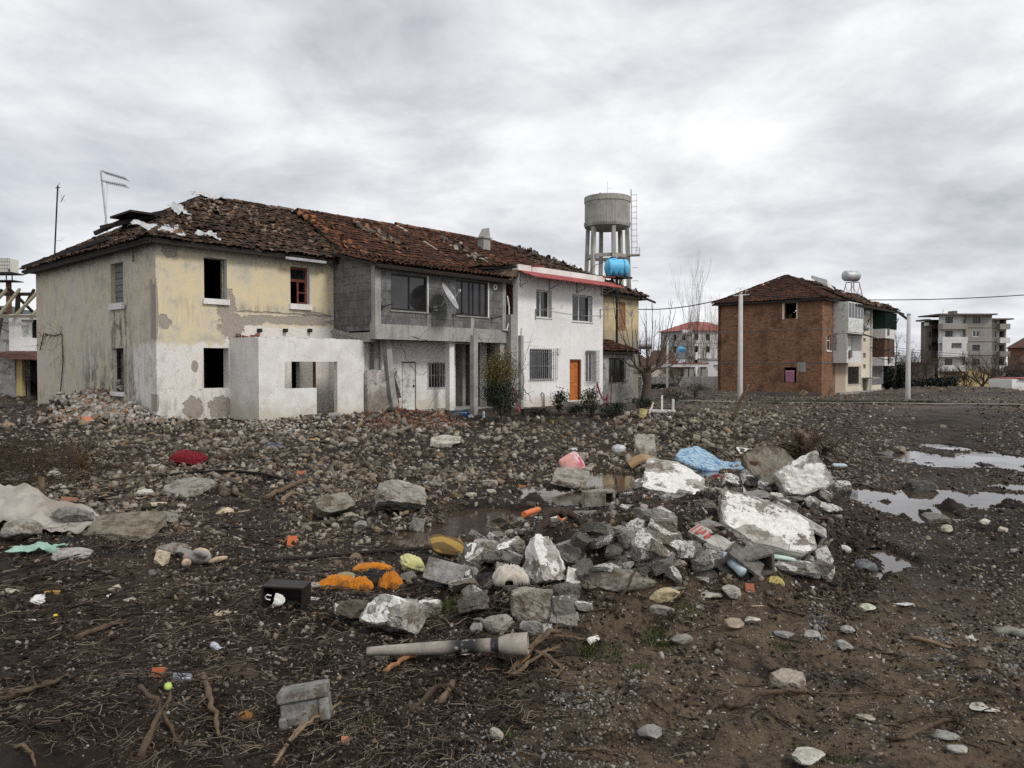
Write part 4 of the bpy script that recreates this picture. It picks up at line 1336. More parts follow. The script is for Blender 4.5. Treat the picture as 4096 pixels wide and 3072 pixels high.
 mb.add([(18.95,2.55,9.07),(19.4,2.55,9.07),(19.3,2.55,9.6),(18.95,3.1,9.07),(19.4,3.1,9.07),(19.3,3.1,9.6)],[(0,1,2),(5,4,3),(0,2,5,3),(1,4,5,2)])
 mb.build('chimney',M['concrete_wall'],e)
 rebase(e,(XW,0),FR)
 return e
WH=white_house()
# far end house of the row
def end_house():
 e=empty('end_house',FR.o,FR.ang,'stained pale yellow house with a brick-filled window at the far end of the row','house')
 zt=6.5
 xR=30.5
 bf=RV(2474,1207,2502,1323,0)
 mb=MB()
 mb.wall('y',0.0,22.0,xR,-.6,zt,[bf],.4,0)
 mb.wall('x',xR,0.4,12.3,-.6,zt,[],-.4,0)
 mb.box(22,xR,12.3,12.7,-.6,zt,0)
 mb.build('wall',[M['yellow_end']],e)
 mb=MB();mb.box(bf[0],bf[1],.05,.35,bf[2],bf[3]);mb.build('brick_infill',M['brick_fill'],e)
 rf=Roof(21)
 Lf=math.hypot(5.05,2.83)
 rf.plane((22.1,-.45,6.27),(1,0,0),(0,5.05,2.83),[(0,0),(8.85,0),(2.3,Lf),(0,Lf)],.20,.29,OLD,2.2,.03,.065,.10)
 Br=Vector((-6.55,0,2.83))
 rf.plane((30.95,-.45,6.27),(0,1,0),Br,[(0,0),(13.6,0),(5.05,Br.length)],.20,.29,OLD,2.0,.03,.065,.1)
 rf.plane((31,13.15,6.27),(-1,0,0),(0,-8.55,2.83),[(0,0),(8.9,0),(8.9,9.0),(6.5,9.0)],.4,.5,OLD,1.0,0,.065)
 rf.ridge((22.1,4.6,9.2),(24.4,4.6,9.12),OLD)
 rf.ridge((24.4,4.6,9.10),(30.95,-.45,6.30),OLD,.3,.10)
 rng=rf.rng
 pts=[(2.3+6.5*t_-rng.exponential(.35),(1-t_)*Lf+rng.normal(-.1,.2))for t_ in rng.uniform(0,.95,150)]
 rf.loose((22.1,-.45,6.27),(1,0,0),(0,5.05,2.83),[p for p in pts if p[1]>0],[(.12,.10,.085),(.07,.055,.045),(.19,.155,.12)],.22)
 rf.build('roof',e)
 mb=MB()
 for i in range(12):
  mb.bar((22.4+i*.76,-.38,6.2),(22.4+i*.76,.3,6.5),.05,.08)
 mb.bar((22,-.42,6.2),(30.9,-.42,6.2),.04,.1);mb.bar((30.6,-.6,6.18),(31.7,-.5,6.05),.08,.12);mb.bar((30.9,-.4,6.2),(30.9,12,6.2),.04,.1)
 mb.build('eaves_board',M['darkwood'],e)
 LV=2.0
 x1=H(2532,1500,LV)[0]
 wn=RV(2437,1432,2498,1530,LV)
 ze=2.70
 mb=MB()
 mb.wall('y',-LV,22.05,x1,-.5,ze,[wn],.25,0,0,1)
 mb.wall('x',x1-.2,-LV+.25,-.01,-.5,ze,[],.2,0)
 mb.box(22.1,x1-.2,-LV+.25,-.01,ze-.12,ze-.02,1)
 lt=mb.build('lean_to',[M['grey_lean'],M['inner']],e)
 window(e,(wn[0]+.02,wn[1]-.02,wn[2]+.05,wn[3]),-LV+.14,(.5,),(.5,),'darkwood','glass',.05)
 grille(e,(wn[0]-.02,wn[1]+.02,wn[2]-.1,wn[3]+.02),-LV-.05,12,(.12,.5,.95),'iron')
 rf=Roof(30)
 B=Vector((0,2.35,.72))
 rf.plane((22.05,-LV-.35,ze+.02),(1,0,0),B,[(0,0),(x1-21.7,0),(x1-21.7,B.length),(0,B.length)],.21,.34,RED,1.2,.01,.07,.03)
 rf.build('lean_to_roof',e)
 rebase(e,(22.1,0),FR)
 return x1
LX=end_house()
# blue tank on its post
def blue_tank():
 v=.9
 x,z=H(2468,1108,v)
 _,zb=H(2467,1395,v)
 st=empty('tank_stand',FR.world(x,-v,zb-.2),FR.ang,'tall black steel post with a braced platform rising from the lean-to roof','tank stand')
 h_=z-zb+.2
 mb=MB();mb.tube([(0,0,0),(0,0,h_-.06)],.075,10);mb.build('post',M['iron'],st)
 mb=MB();mb.box(-.84,.84,-.5,.5,h_-.06,h_);mb.box(-.86,.86,-.52,-.46,h_-.09,h_+.03);mb.build('platform',M['iron'],st)
 for(sx,sy)in((-1,0),(1,0),(0,-1),(0,1)):
  mb=MB();mb.bar((sx*.55,sy*.4,h_-.06),(0,0,h_-.75),.045);mb.build('brace',M['iron'],st)
 e=empty('water_tank',FR.world(x,-v,zb-.2+h_),FR.ang-math.radians(40),'sky-blue plastic water tank with a black lid on a post above the lean-to','water tank')
 R=.50;L=.74
 ring=40
 V,Fc=[],[]
 ns=36
 for i in range(ns+1):
  t_=-1+2*i/ns
  xx=t_*L
  k=1-max(0,(abs(t_)-.62)/.38)**2.6*.62
  rib=1
  for j in range(ring):
   a=2*math.pi*j/ring
   rr=R*k*rib
   yy,zz=math.cos(a)*rr,math.sin(a)*rr+R+.06
   if zz<.40:
    foot=(abs((t_*2.2)%1-.5)<.26)and abs(t_)<.85
    if foot and math.sin(a)<-.1:
     yy=math.copysign(max(abs(yy),R*.62),yy)if abs(math.cos(a))>.3 else yy
     zz=.0 if math.sin(a)<-.55 else zz
   V.append((xx,yy,zz))
 for i in range(ns):
  for j in range(ring):
   Fc.append((i*ring+j,i*ring+(j+1)%ring,(i+1)*ring+(j+1)%ring,(i+1)*ring+j))
 Fc+=[tuple(range(ring))[::-1],tuple(ns*ring+j for j in range(ring))]
 mb=MB();mb.add(V,Fc);mb.lathe([(.22,1.02),(.22,1.1),(.2,1.11)],20,(-.25,0,0))
 mb.build('tank_body',M['bluetank'],e,smooth=True)
 mb=MB();mb.lathe([(.21,1.10),(.21,1.16),(.18,1.18)],20,(-.25,0,0));mb.build('lid',M['black'],e)
 mb=MB()
 for xx in(-.62,.34):
  pts=[(xx,math.cos(a)*(R+.012),math.sin(a)*(R+.012)+R+.06)for a in np.linspace(-.6,math.pi+.6,20)]
  mb.tube(pts,.012,5)
 mb.build('strap',M['iron'],e)
 mb=MB()
 mb.tube([(-.7,0,.9),(-1.2,.4,.75),(-1.7,1.4,.1),(-1.9,2.2,-.75)],.018,6)
 mb.tube([(-.7,-.1,.15),(-1.0,.1,-.1),(-1.3,.5,-.5)],.018,6)
 mb.tube([(-.45,-.3,-.05),(-.3,-.2,-1.3),(-.1,-.1,-2.6),(.3,0,-3.6),(.9,0,-4.4)],.018,6)
 mb.tube([(.05,-.12,-.6),(.15,-.15,-2.0),(.55,-.2,-3.2),(.8,-.25,-4.6)],.015,6)
 mb.build('hose',M['black'],e)
blue_tank()
# roof aerials
def aerials():
 a=FR.hitx(224,1003,.8)
 Y=33.5
 b,t_=at(217,1012,Y),at(231,742,Y)
 o=MB();o.tube([(0,0,-.3),t_-b],.035,6);o.bar(t_-b+Vector((-.1,0,-.1)),t_-b+Vector((.1,0,-.08)),.03)
 o.tube([t_-b,(t_-b)+Vector((.1,0,.12))],.010,4)
 c=o.build('aerial_mast',M['iron'],None,b);tag(c,'bare dark aerial mast, leftmost on the yellow house roof','aerial')
 o=MB();q=at(250,795,Y)-b
 o.tube([t_-b,q+Vector((-.1,0,.25)),q+Vector((-.02,0,.1))],.005,4);o.tube([q+Vector((-.08,0,-.16)),q,q+Vector((.09,0,.16))],.014,4);o.tube([q+Vector((.1,0,-.1)),q+Vector((-.1,0,.06))],.006,4)
 q2=at(223,962,Y)-b;o.tube([q2,q2+Vector((.25,0,0)),q2+Vector((.38,0,.15))],.006,4)
 o.build('loose_wire',M['iron'],c)
 b,t_=at(434,935,Y),at(403,684,Y)
 e=empty('television_aerial',b,0,'leaning pale mast carrying two television aerials pointing right, on the yellow house roof','aerial')
 o=MB();o.tube([(0,0,-.5),t_-b],.04,6);o.build('mast',M['galv'],e)
 for(pa_,pb_)in(((405,686),(508,717)),((408,726),(508,745))):
  p,q=at(*pa_,Y)-b,at(*pb_,Y)-b
  o=MB();o.tube([p,q],.013,5)
  dd=(q-p)
  for k in np.linspace(.12,.98,11):
   c=p+dd*k
   o.tube([c+Vector((-.03,-.22,.05)),c+Vector((.03,.22,-.05))],.009,4)
  o.build('antenna',M['iron'],e)
 o=MB()
 m_=at(425,800,Y)-b
 o.tube([at(430,735,Y)-b,at(424,850,Y)-b,at(411,940,Y)-b],.006,4)
 o.tube([at(432,720,Y)-b,at(418,760,Y)-b,(0,0,-.2)],.005,4)
 o.build('cable',M['galv'],e)
aerials()
# plants
def leaves(pts,rng,size,pal,up=0.3):
 """diamond leaves at pts: arrays V, F, T"""
 n_=len(pts)
 a=rng.normal(size=(n_,3));a[:,2]+=up;a/=np.linalg.norm(a,axis=1)[:,None]
 b=np.cross(a,rng.normal(size=(n_,3)));b/=np.linalg.norm(b,axis=1)[:,None]
 s_=size*rng.uniform(.6,1.3,(n_,1))
 c=np.cross(a,b)
 V=np.stack([pts-a*s_,pts+b*s_*.38+c*s_*.1,pts+a*s_,pts-b*s_*.38+c*s_*.1],1)
 pal=np.array(pal)
 T=pal[rng.integers(0,len(pal),n_)]*rng.uniform(.6,1.4,(n_,1))
 return V.reshape(-1,3),(np.arange(n_*4).reshape(-1,4)),np.repeat(T,4,0)
def clump_points(rng,n_,c,r,clumps=30,k=.28):
 cc=rng.normal(size=(clumps,3));cc/=np.linalg.norm(cc,axis=1)[:,None]
 cc*=rng.uniform(.35,1.0,(clumps,1))**.6
 i=rng.integers(0,clumps,n_)
 p=cc[i]+rng.normal(0,k,(n_,3))
 return np.array(c)+p*np.array(r)
def shrub(name,base,r,h,n_,size,pal,label,cat,seed,pal_top=None,stems=7,clumps=34,group=None,crown=.18):
 rng=np.random.default_rng(seed)
 e=empty(name,base,0,label,cat,group)
 p=clump_points(rng,n_,(0,0,h*.55),(r*.8,r*.8,h*.40),clumps)
 p=p[p[:,2]>h*crown*.4]
 narrow=np.clip(p[:,2]/(h*.35),.45,1.0)
 p[:,0]*=narrow;p[:,1]*=narrow
 V,Fc,T=leaves(p,rng,size,pal)
 if pal_top is not None:
  z=np.repeat(p[:,2],4)
  k=np.clip((z/h-.50)/.25+rng.normal(0,.2,len(z)).repeat(1),0,1)[:,None]
  tt=np.array(pal_top)[rng.integers(0,len(pal_top),len(p))]
  T=T*(1-k)+np.repeat(tt,4,0)*k
 link('foliage',mesh_from('foliage',V,Fc,M['leaf'],None,T),e)
 mb=MB()
 for i in range(stems):
  a=rng.uniform(0,2*math.pi);q=rng.uniform(.2,.8)*r
  mb.tube([(0.04*math.cos(a),.04*math.sin(a),-.1),(q*.4*math.cos(a),q*.4*math.sin(a),h*.35),(q*math.cos(a),q*math.sin(a),h*rng.uniform(.6,.95))],[.018+.012*r,.012+.006*r,.004],5)
 mb.build('stem',M['bark'],e)
 return e
RMIN=[.0022]
def branch(mb,p,d_,L,r,lev,rng,spread=.5,up=.12,seg=4,n=5,kids=(3,5),shrink=.62,wob=.16):
 pts=[Vector(p)];rs=[r]
 d_=Vector(d_).normalized()
 for i in range(seg):
  d_=(d_+Vector((rng.gauss(0,wob),rng.gauss(0,wob),rng.gauss(0,wob)+up))).normalized()
  pts.append(pts[-1]+d_*L/seg)
  rs.append(max(r*(1-.75*(i+1)/seg),RMIN[0]))
 mb.tube(pts,rs,n if lev>1 else 4,cap=False)
 if lev<=0:
  return
 for i in range(rng.randint(*kids)):
  k=rng.uniform(.25,.98)
  j=min(int(k*seg),seg-1)
  q=pts[j].lerp(pts[j+1],k*seg-j)
  nd=(d_+Vector((rng.gauss(0,spread),rng.gauss(0,spread),rng.gauss(0,spread*.6)))).normalized()
  branch(mb,q,nd,L*shrink*rng.uniform(.7,1.15),max(rs[j]*.55,.003),lev-1,rng,spread,up,seg,n,kids,shrink,wob)
def bare_tree(name,base,hgt,r,lev,seed,label,cat='tree',group=None,trunk=.35,spread=.5,kids=(4,6),up=.12,tint=(1,1,1),mains=6,narrow=1.0):
 rng=random.Random(seed)
 RMIN[0]=.00008*base[1]
 e=empty(name,base,0,label,cat,group)
 t_=MB();t_.tube([(0,0,-.3),(0.02,0,hgt*trunk*.5),(0,.03,hgt*trunk)],[r*1.15,r,r*.85],10)
 t_.T=[tint]*len(t_.V)
 t_.build('trunk',M['bark'],e)
 mb=MB()
 for i in range(mains):
  a=2*math.pi*(i+rng.random()*.6)/mains
  branch(mb,(0,0,hgt*trunk*rng.uniform(.8,1)),(math.cos(a)*.7*narrow,math.sin(a)*.7*narrow,1),hgt*(1-trunk)*rng.uniform(.75,1.05),r*.45,lev,rng,spread,up,kids=kids)
 mb.T=[tint]*len(mb.V)
 mb.build('crown',M['bark'],e)
 RMIN[0]=.0022
 return e
 # brick apartment house
def brick_house():
 e=empty('brick_apartment_house',FB.o,FB.ang,'three-storey orange brick block with hip roof and run-down balcony side, right of centre','apartment house')
 zt=8.42
 yl=FB.hitx(2871,1450,0)[0]
 x1=FB.hit(3341,1450,0)[0];x2=FB.hit(3383,1400,0)[0];xe=17.0
 h1=RX(3138,1211,3186,1273,0,FB);h2=RX(3136,1469,3185,1531,0,FB)
 mb=MB()
 mb.wall('x',0,.35,yl,-.6,zt,[h1,h2],.35,0,0,4)
 s1=RV(3307,1340,3325,1402,0,FB)
 mb.wall('y',0,0,x1,-.6,zt,[s1],.35,0,0,4)
 for px,py in((3200,1317),(3200,1450)):
  z=FB.hitx(px,py,0)[1]
  mb.box(-.015,0,-.012,yl,z-.07,z+.03,7)
  mb.box(0,x1,-.015,0,z-.07,z+.03,7)
 mb.box(-.05,-.001,-.05,yl,-.6,.42,7)
 z=h1[3];mb.box(-.02,-.001,h1[0]-.25,h1[1]+.3,z,z+.35,1)
 mb.box(-.025,-.001,h1[1],h1[1]+.18,h1[2]-.05,z,2);mb.box(-.03,-.001,h1[0]-.1,h1[0],h1[2]-.05,z,2)
 mb.box(-.02,-.001,1.35,2.05,2.2,3.0,1)
 mb.wall('y',0,x1,x2,-.6,zt,[],.3,3)
 mb.box(x1-.02,x2,-.014,0,-.2,3.15,5)
 b1=(x2,FB.hit(3452,1400,.0)[0])
 st=(b1[1],FB.hit(3482,1400,0)[0])
 b2=(st[1],xe)
 lw=RV(3392,1468,3436,1536,0,FB)
 sd=RV(3453,1518,3468,1580,0,FB)
 shut=RV(3486,1470,3524,1538,0,FB)
 mb.wall('y',0,x2,b1[1],-.6,zt,[lw,(b1[0]+.3,b1[1]-.3,3.3,5.5),(b1[0]+.3,b1[1]-.3,5.9,8.1)],.25,6,6,4)
 sw=[RV(3453,a,3463,b,0,FB)for(a,b)in((1412,1432),(1457,1474),(1352,1366))]
 mb.wall('y',0,st[0],st[1],-.6,zt,[sd]+sw,.25,6,6,4)
 mb.wall('y',0,b2[0],b2[1],-.6,zt,[(b2[0]+.5,b2[1]-.6,3.6,5.4),(b2[0]+.5,b2[1]-.6,6.3,8.1)],.25,6,7,4)
 mb.wall('x',xe,0,yl,-.6,zt,[],-.3,7)
 mb.wall('y',yl,0,xe,-.6,zt,[],-.3,0)
 for z in(2.75,5.55):
  mb.box(.4,xe-.35,.4,yl-.4,z,z+.2,4)
 mb.box(x1+.2,xe-.2,-.35,-.001,-.6,.35,1)
 mb.build('wall',[M['brick'],M['concrete_wall'],M['cream'],M['tan'],M['inner'],simple('pink_beige_paint',(.40,.31,.24),.9,var=.15),M['cream'],M['apt_dark']],e)
 D=1.25
 def bz(py,v=D,px=3400):
  return FB.hit(px,py,v)[1]
 xa,xb=FB.hit(3386,1300,1.1)[0],FB.hit(3453,1300,D)[0]
 mb=MB();zb,zm,z2=5.62,6.75,8.2
 mb.box(xa,xb,-D,-.01,zb,zm);mb.box(xa,xb,-D+.05,-.01,zb-.12,zb);mb.box(xa,xa+.05,-D+.06,-.01,zm,z2)
 b=mb.build('balcony',M['palepaint'],e)
 window(b,(xa,xb,zm,z2),-D,(.2,.4,.6,.8),(),'alu','glass',.08)
 mb=MB();mb.box(xa,xb,-D+.1,-.01,2.95,4.0);mb.box(xa,xa+.12,-D+.1,-.01,4.0,5.5);mb.box(xb-.1,xb,-D+.1,-.01,4.0,5.5)
 mb.box(xa,xb-.15,-.3,-.02,4.0,5.5)
 b=mb.build('balcony',M['apt_white'],e)
 mb=MB();mb.add([(xa+.5,-D+.3,4.0),(xa+.85,-D+.3,4.05),(xa+1.1,-D+.4,5.45),(xa+.85,-D+.4,5.45)],[(0,1,2,3)])
 mb.build('curtain',simple('blue_curtain',(.05,.13,.42),.9),b)
 mb=MB();mb.box(xa,xb+.8,-D-.2,.0,5.42,5.47);mb.build('metal_canopy',M['iron'],e)
 window(e,lw,.08,(.3,.6),(),'darkwood','glass',.08);grille(e,(lw[0]-.05,lw[1]+.05,lw[2]-.1,lw[3]+.1),-.12,8,(.05,.5,.95),'iron',.03)
 window(e,s1,.12,(.35,),(.66,),'alu','glass',.07)
 sill(e,s1,0,.1,.05,.06,'alu')
 y0,y1,z0,z1=h2
 mb=MB();mb.box(.05,.09,y0+.18,y1-.12,z0+.03,z1-.28)
 sh=mb.build('shutter',simple('faded_pink_paint',(.60,.29,.40),.7,var=.1),e)
 mb=MB()
 for k in range(7):
  yy=y0+.2+(y1-y0-.34)*k/6
  mb.bar((.03,yy,z0+.03),(.03,yy,z1-.55+.12*math.sin(math.pi*k/6)),.035)
 for q in(.1,.9):
  z=z0+(z1-z0-.3)*q
  mb.bar((.03,y0+.18,z),(.03,y1-.12,z),.035)
 mb.build('shutter_bars',simple('dark_pink_paint',(.26,.10,.15),.7),sh)
 xc,xd=b2[0]+.3,xe+.1
 mb=MB();mb.box(xc,xd,-D,-.01,5.35,6.25);b=mb.build('balcony',M['apt_white'],e)
 mb=MB();mb.box(xc,xd,-D+.02,-D+.06,6.25,7.85);mb.box(xc,xc+.04,-D+.07,-.01,6.25,8.0)
 for i in range(14):
  mb.bar((xc+(xd-xc)*i/13,-D-.01,6.25),(xc+(xd-xc)*i/13,-D-.01,7.9),.05)
 mb.build('screen',simple('dark_green_netting',(.012,.030,.022),.8,var=.5),b)
 mb=MB();mb.box(xc+.2,xd-.1,-D+.1,-.01,2.7,3.55);b=mb.build('balcony',M['apt_white'],e)
 mb=MB();mb.box(xc+.2,xd-.1,-D+.12,-D+.16,3.55,5.3);mb.box(xc+.2,xc+.24,-D+.17,-.01,3.55,5.3);mb.bar((xc+1.3,-D+.09,3.55),(xc+1.3,-D+.09,5.3),.07)
 mb.build('screen',simple('brown_painted_panels',(.10,.055,.038),.8,var=.35),b)
 mb=MB();mb.box(shut[0],shut[1]+.6,-.06,-.004,shut[2],shut[3])
 mb.build('roller_shutter',simple('grey_roller_shutter',(.16,.155,.16),.6,var=.15),e)
 mb=MB();mb.box(sd[0]-.5,sd[1]+.6,-1.0,-.01,sd[3]+.1,sd[3]+.2);mb.build('door_canopy',M['concrete_wall'],e)
 mb=MB();mb.tube([(st[1]-.1,-.12,-.2),(st[1]-.1,-.12,8.2)],.07,8);mb.build('drain_pipe',M['apt_white'],e)
 for py in(1248,1310):
  x,z=FB.hit(3466,py,.6)
  mb=MB();mb.lathe([(.02,-.5),(.28,-.5),(.30,-.4),(.30,.4),(.28,.5),(.02,.5)],18,(x,-.5,z),M=Matrix.Rotation(math.pi/2,4,'Y'));mb.build('boiler',M['galv'],e,smooth=True)
 rb_=random.Random(3)
 for i in range(7):
  x_=rb_.uniform(x2,xe);z_=rb_.uniform(3,8)
  mb=MB();mb.tube([(x_,-.08,z_),(x_+.5,-1.1,z_-rb_.uniform(.2,.6)),(x_+rb_.uniform(1,3),-1.35,z_-rb_.uniform(-.3,1.0)),(x_+rb_.uniform(2,4),-.1,z_-rb_.uniform(0,2.5))],.035,5);mb.build('cable',M['black'],e)
 for i in range(3):
  mb=MB();branch(mb,(xd-1.6+i*.7,-D-.1,1.2+i*1.1),(.3-.3*i,-.3,1),2.6,.05,2,rb_,.6,.05);mb.build('climbing_plant',M['bark'],e)
 for(a_,z_)in((xa+.4,3.95),(xc+.6,6.2),(xc+1.2,3.5)):
  mb=MB();mb.box(a_,a_+.55,-D-.06,-D+.02,z_-.55,z_+.12);mb.build('hanging_cloth',M['apt_dark'],e)
 rf=Roof(40)
 ez=8.32
 B=Vector((0,5.1,2.6));L=B.length
 rf.plane((-.4,-.4,ez),(1,0,0),B,[(0,0),(5.6,0),(6.6,L),(4.6,L)],.30,.38,DKR,.6,0,.08)
 B2=Vector((0,5.9,2.55));L2=B2.length
 rf.plane((-.4,-1.35,ez-.22),(1,0,0),B2,[(5.2,.1),(18.6,0),(13.5,L2),(6.2,L2)],.26,.36,OLD+RED[:1],2.4,.03,.08,.28)
 Bl=Vector((4.6,0,2.6))
 rf.plane((-.4,yl+.4,ez),(0,-1,0),Bl,[(0,0),(yl+.8,0),(yl+.4-4.7,Bl.length)],.30,.38,DKR,.6,0,.08)
 rf.plane((18.2,yl+.4,ez),(-1,0,0),(0,4.7-yl-.4,2.6),[(0,0),(18.6,0),(13.5,5.2),(4.7,5.2)],.4,.5,DKR,.6,0,.08)
 rf.plane((18.2,-1.35,ez-.25),(0,1,0),Vector((-4.7,0,2.6)),[(0,0),(yl+1.7,0),(6.0,5.37)],.3,.4,OLD,2,.1,.08)
 rf.ridge((-.4,-.4,ez+.02),(4.2,4.7,ez+2.62),DKR,.4);rf.ridge((-.4,yl+.4,ez+.02),(4.2,4.7,ez+2.62),DKR,.4)
 rng=rf.rng
 pts=[(rng.uniform(5.8,14.2),L2-abs(rng.normal(0,.5))-.05)for _ in range(120)]+[(rng.uniform(6,18),rng.uniform(.1,1.2))for _ in range(90)]
 rf.loose((-.4,-1.35,ez-.22),(1,0,0),B2,pts,[(.24,.21,.18),(.30,.16,.10),(.10,.08,.065)],.3)
 rf.build('roof',e)
 mb=MB();mb.add([(x,y,z)for(x,y,z)in((5.6,1.5,9.9),(7.4,1.5,9.7),(7.4,3.0,10.7),(5.6,3.0,10.7),(5.6,1.6,10.5),(7.3,1.6,9.9),(7.4,3.0,10.9),(5.6,3.0,11.0))],[(0,1,5,4),(4,5,6,7),(0,4,7,3),(1,2,6,5)])
 mb.box(8.3,9.6,1.2,1.9,9.35,9.6)
 mb.build('plaster_upstand',M['apt_white'],e)
 mb=MB();mb.bar((17.4,-1.3,8.05),(19.4,-1.7,7.4),.14,.2);mb.bar((17.6,-1.1,8.1),(18.8,-1.5,7.9),.1,.16);mb.bar((5,-1.38,8.0),(18.2,-1.38,7.98),.06,.16);mb.bar((-.4,-.44,8.25),(5.2,-.44,8.25),.05,.14);mb.bar((-.44,-.4,8.25),(-.44,yl+.4,8.25),.05,.14)
 mb.build('eaves_timber',M['darkwood'],e)
 P=at(3405,1104,72.0);Pb=at(3410,1192,72.0)
 t_=empty('water_tank',P-Vector((0,0,.55)),math.radians(25),'grey steel drum tank on a spindly tower above the brick block roof','water tank')
 mb=MB();mb.lathe([(.05,-.78),(.42,-.74),(.50,-.6),(.50,.6),(.42,.74),(.05,.78)],24,(0,0,.55),M=Matrix.Rotation(math.pi/2,4,'Y')@Matrix.Rotation(.2,4,'X'))
 mb.build('drum',M['galv'],t_,smooth=True)
 st_=empty('tank_stand',Pb-Vector((0,0,.6)),math.radians(30),'spindly rusty four-legged stand on the brick block roof','tank stand')
 hh=P.z-.55-Pb.z+.6
 for(sx,sy)in((-1,-1),(1,-1),(1,1),(-1,1)):
  mb=MB();mb.bar((sx*.75,sy*.75,0),(sx*.38,sy*.38,hh),.06);mb.build('leg',M['rust'],st_)
 mb=MB()
 q=lambda sx,sy,k:Vector((sx*(.75-.37*k),sy*(.75-.37*k),hh*k))
 for k in(.45,.98):
  for(a,b)in(((-1,-1),(1,-1)),((1,-1),(1,1)),((1,1),(-1,1)),((-1,1),(-1,-1))):
   mb.bar(q(*a,k),q(*b,k),.04)
   if k<.9:
    mb.bar(q(*a,k-.4),q(*b,k+.4),.03)
 mb.build('bracing',M['rust'],st_)
brick_house()
# concrete water tower
def water_tower():
 Y=110.0
 K=Y/F
 c=at(2427,1460,Y)
 zg=gz(c.x,Y)
 e=empty('water_tower',(c.x,Y,zg),0,'tall concrete water tower with ribbed round tank on six legs behind the row','water tower')
 Z=lambda py:(HOR-py)*K+EYE-zg
 r=88*K
 mb=MB()
 prof=[(.2,Z(899)),(r*.97,Z(899)),(r,Z(898)),(r,Z(812))]
 n_=96
 V,Fc=[],[]
 zs_=[Z(899),Z(812)]
 for z in zs_:
  for j in range(n_*2):
   a=math.pi*j/n_
   rr=r+(.0 if j%2 else .045)
   V.append((rr*math.cos(a),rr*math.sin(a),z))
 Fc=[(j,(j+1)%(2*n_),2*n_+(j+1)%(2*n_),2*n_+j)for j in range(2*n_)]
 mb.add(V,Fc)
 mb.build('tank',M['tower'],e)
 mb=MB();mb.lathe([(.05,Z(800)),(r*.9,Z(802)),(r+.10,Z(802)),(r+.10,Z(790)),(r+.10,Z(816)),(r-.1,Z(816))][1:],96)
 mb.V,mb.F,mb.mi,mb.T=[],[],[],[]
 mb.lathe([(r-.02,Z(817)),(r+.12,Z(817)),(r+.12,Z(796)),(r-.1,Z(795)),(.1,Z(790))],96);mb.build('rim',M['tower'],e)
 mb=MB();mb.lathe([(.1,Z(922)),(r*.8,Z(920)),(r+.04,Z(914)),(r+.15,Z(905)),(r+.15,Z(896)),(r-.02,Z(896))],96);mb.build('base_ring',M['tower'],e)
 ztop=Z(918)
 R=lambda z:3.05+.034*(ztop-z)
 w_=.25
 for k in range(6):
  a=math.radians(11+60*k)
  d_=Vector((math.sin(a),-math.cos(a),0));t_=Vector((-d_.y,d_.x,0))
  V=[]
  for z in(-.5,ztop):
   rr=R(z)
   for(s1,s2)in((-1,-1),(1,-1),(1,1),(-1,1)):
    V.append(d_*(rr+s2*w_-w_*.9)+t_*s1*w_+Vector((0,0,z)))
  mb=MB();mb.add(V,[(3,2,1,0),(4,5,6,7),(0,1,5,4),(1,2,6,5),(2,3,7,6),(3,0,4,7)])
  mb.build('leg',M['tower'],e)
 for py in(1030,1170,1330):
  z=Z(py);mb=MB()
  for k in range(6):
   a,b=math.radians(11+60*k),math.radians(71+60*k)
   rr=R(z)-.3
   p,q=Vector((math.sin(a)*rr,-math.cos(a)*rr,z)),Vector((math.sin(b)*rr,-math.cos(b)*rr,z))
   dd=(q-p).normalized()
   mb.bar(p+dd*.33,q-dd*.33,.34,.48)
  mb.build('ring_beam',M['tower'],e)
 a=math.radians(71)
 d_=Vector((math.cos(.3),-math.sin(.3),0));t_=Vector((.35,.94,0)).normalized()
 mb=MB()
 zt,zb=Z(768),Z(1022)
 P=lambda z,s_,o:d_*(R(max(min(z,ztop),0))*.98+.42+o)+t_*s_+Vector((0,0,z))
 for s_ in(-.25,.25):
  mb.bar(P(zt,s_,0),P(zb,s_,0),.07)
 z=zb
 while z<zt:
  mb.bar(P(z,-.25,0),P(z,.25,0),.035);z+=.35
 mb.build('ladder',M['galv'],e)
 mb=MB();k=0
 for z in list(np.linspace(zb+.9,zt-.8,10))+[Z(1076),Z(1128)]:
  mb.tube([P(z,.35*math.cos(t),0.02+.85*math.sin(t))for t in np.linspace(0,math.pi,9)],.022,4)
 for s_ in(-.3,0,.3):
  mb.tube([P(z,s_,.78)for z in np.linspace(zb+.5,zt-.8,8)],.012,4)
 mb.build('ladder_cage',M['galv'],e)
 mb=MB();pz=Z(1027)
 c0=d_*(R(pz)+.75)+Vector((0,0,pz))
 Rz=Matrix.Translation(c0)@Matrix.Rotation(-.3,4,'Z')
 mb.box(-.9,.75,-.5,.5,-.12,.1,M=Rz)
 mb.build('landing',M['tower'],e)
 mb=MB()
 for(x,y)in((.7,-.45),(.7,.45),(.7,0),(.2,-.45),(.2,.45)):
  mb.bar(Rz@Vector((x,y,.1)),Rz@Vector((x,y,1.05)),.04)
 for z in(.55,1.05):
  mb.bar(Rz@Vector((.2,-.45,z)),Rz@Vector((.7,-.45,z)),.035);mb.bar(Rz@Vector((.7,-.45,z)),Rz@Vector((.7,.45,z)),.035)
 mb.build('handrail',M['galv'],e)
 mb=MB();mb.tube([P(Z(905),0,-.35),P(0,0,-.25)],.09,8);mb.build('riser_pipe',M['tower'],e)
 mb=MB();mb.tube([(-.9,0,Z(790)),(-.9,0,Z(779)),(-1.0,0,Z(776)),(-1.15,0,Z(778))],.07,6);mb.build('vent_pipe',M['rust'],e)
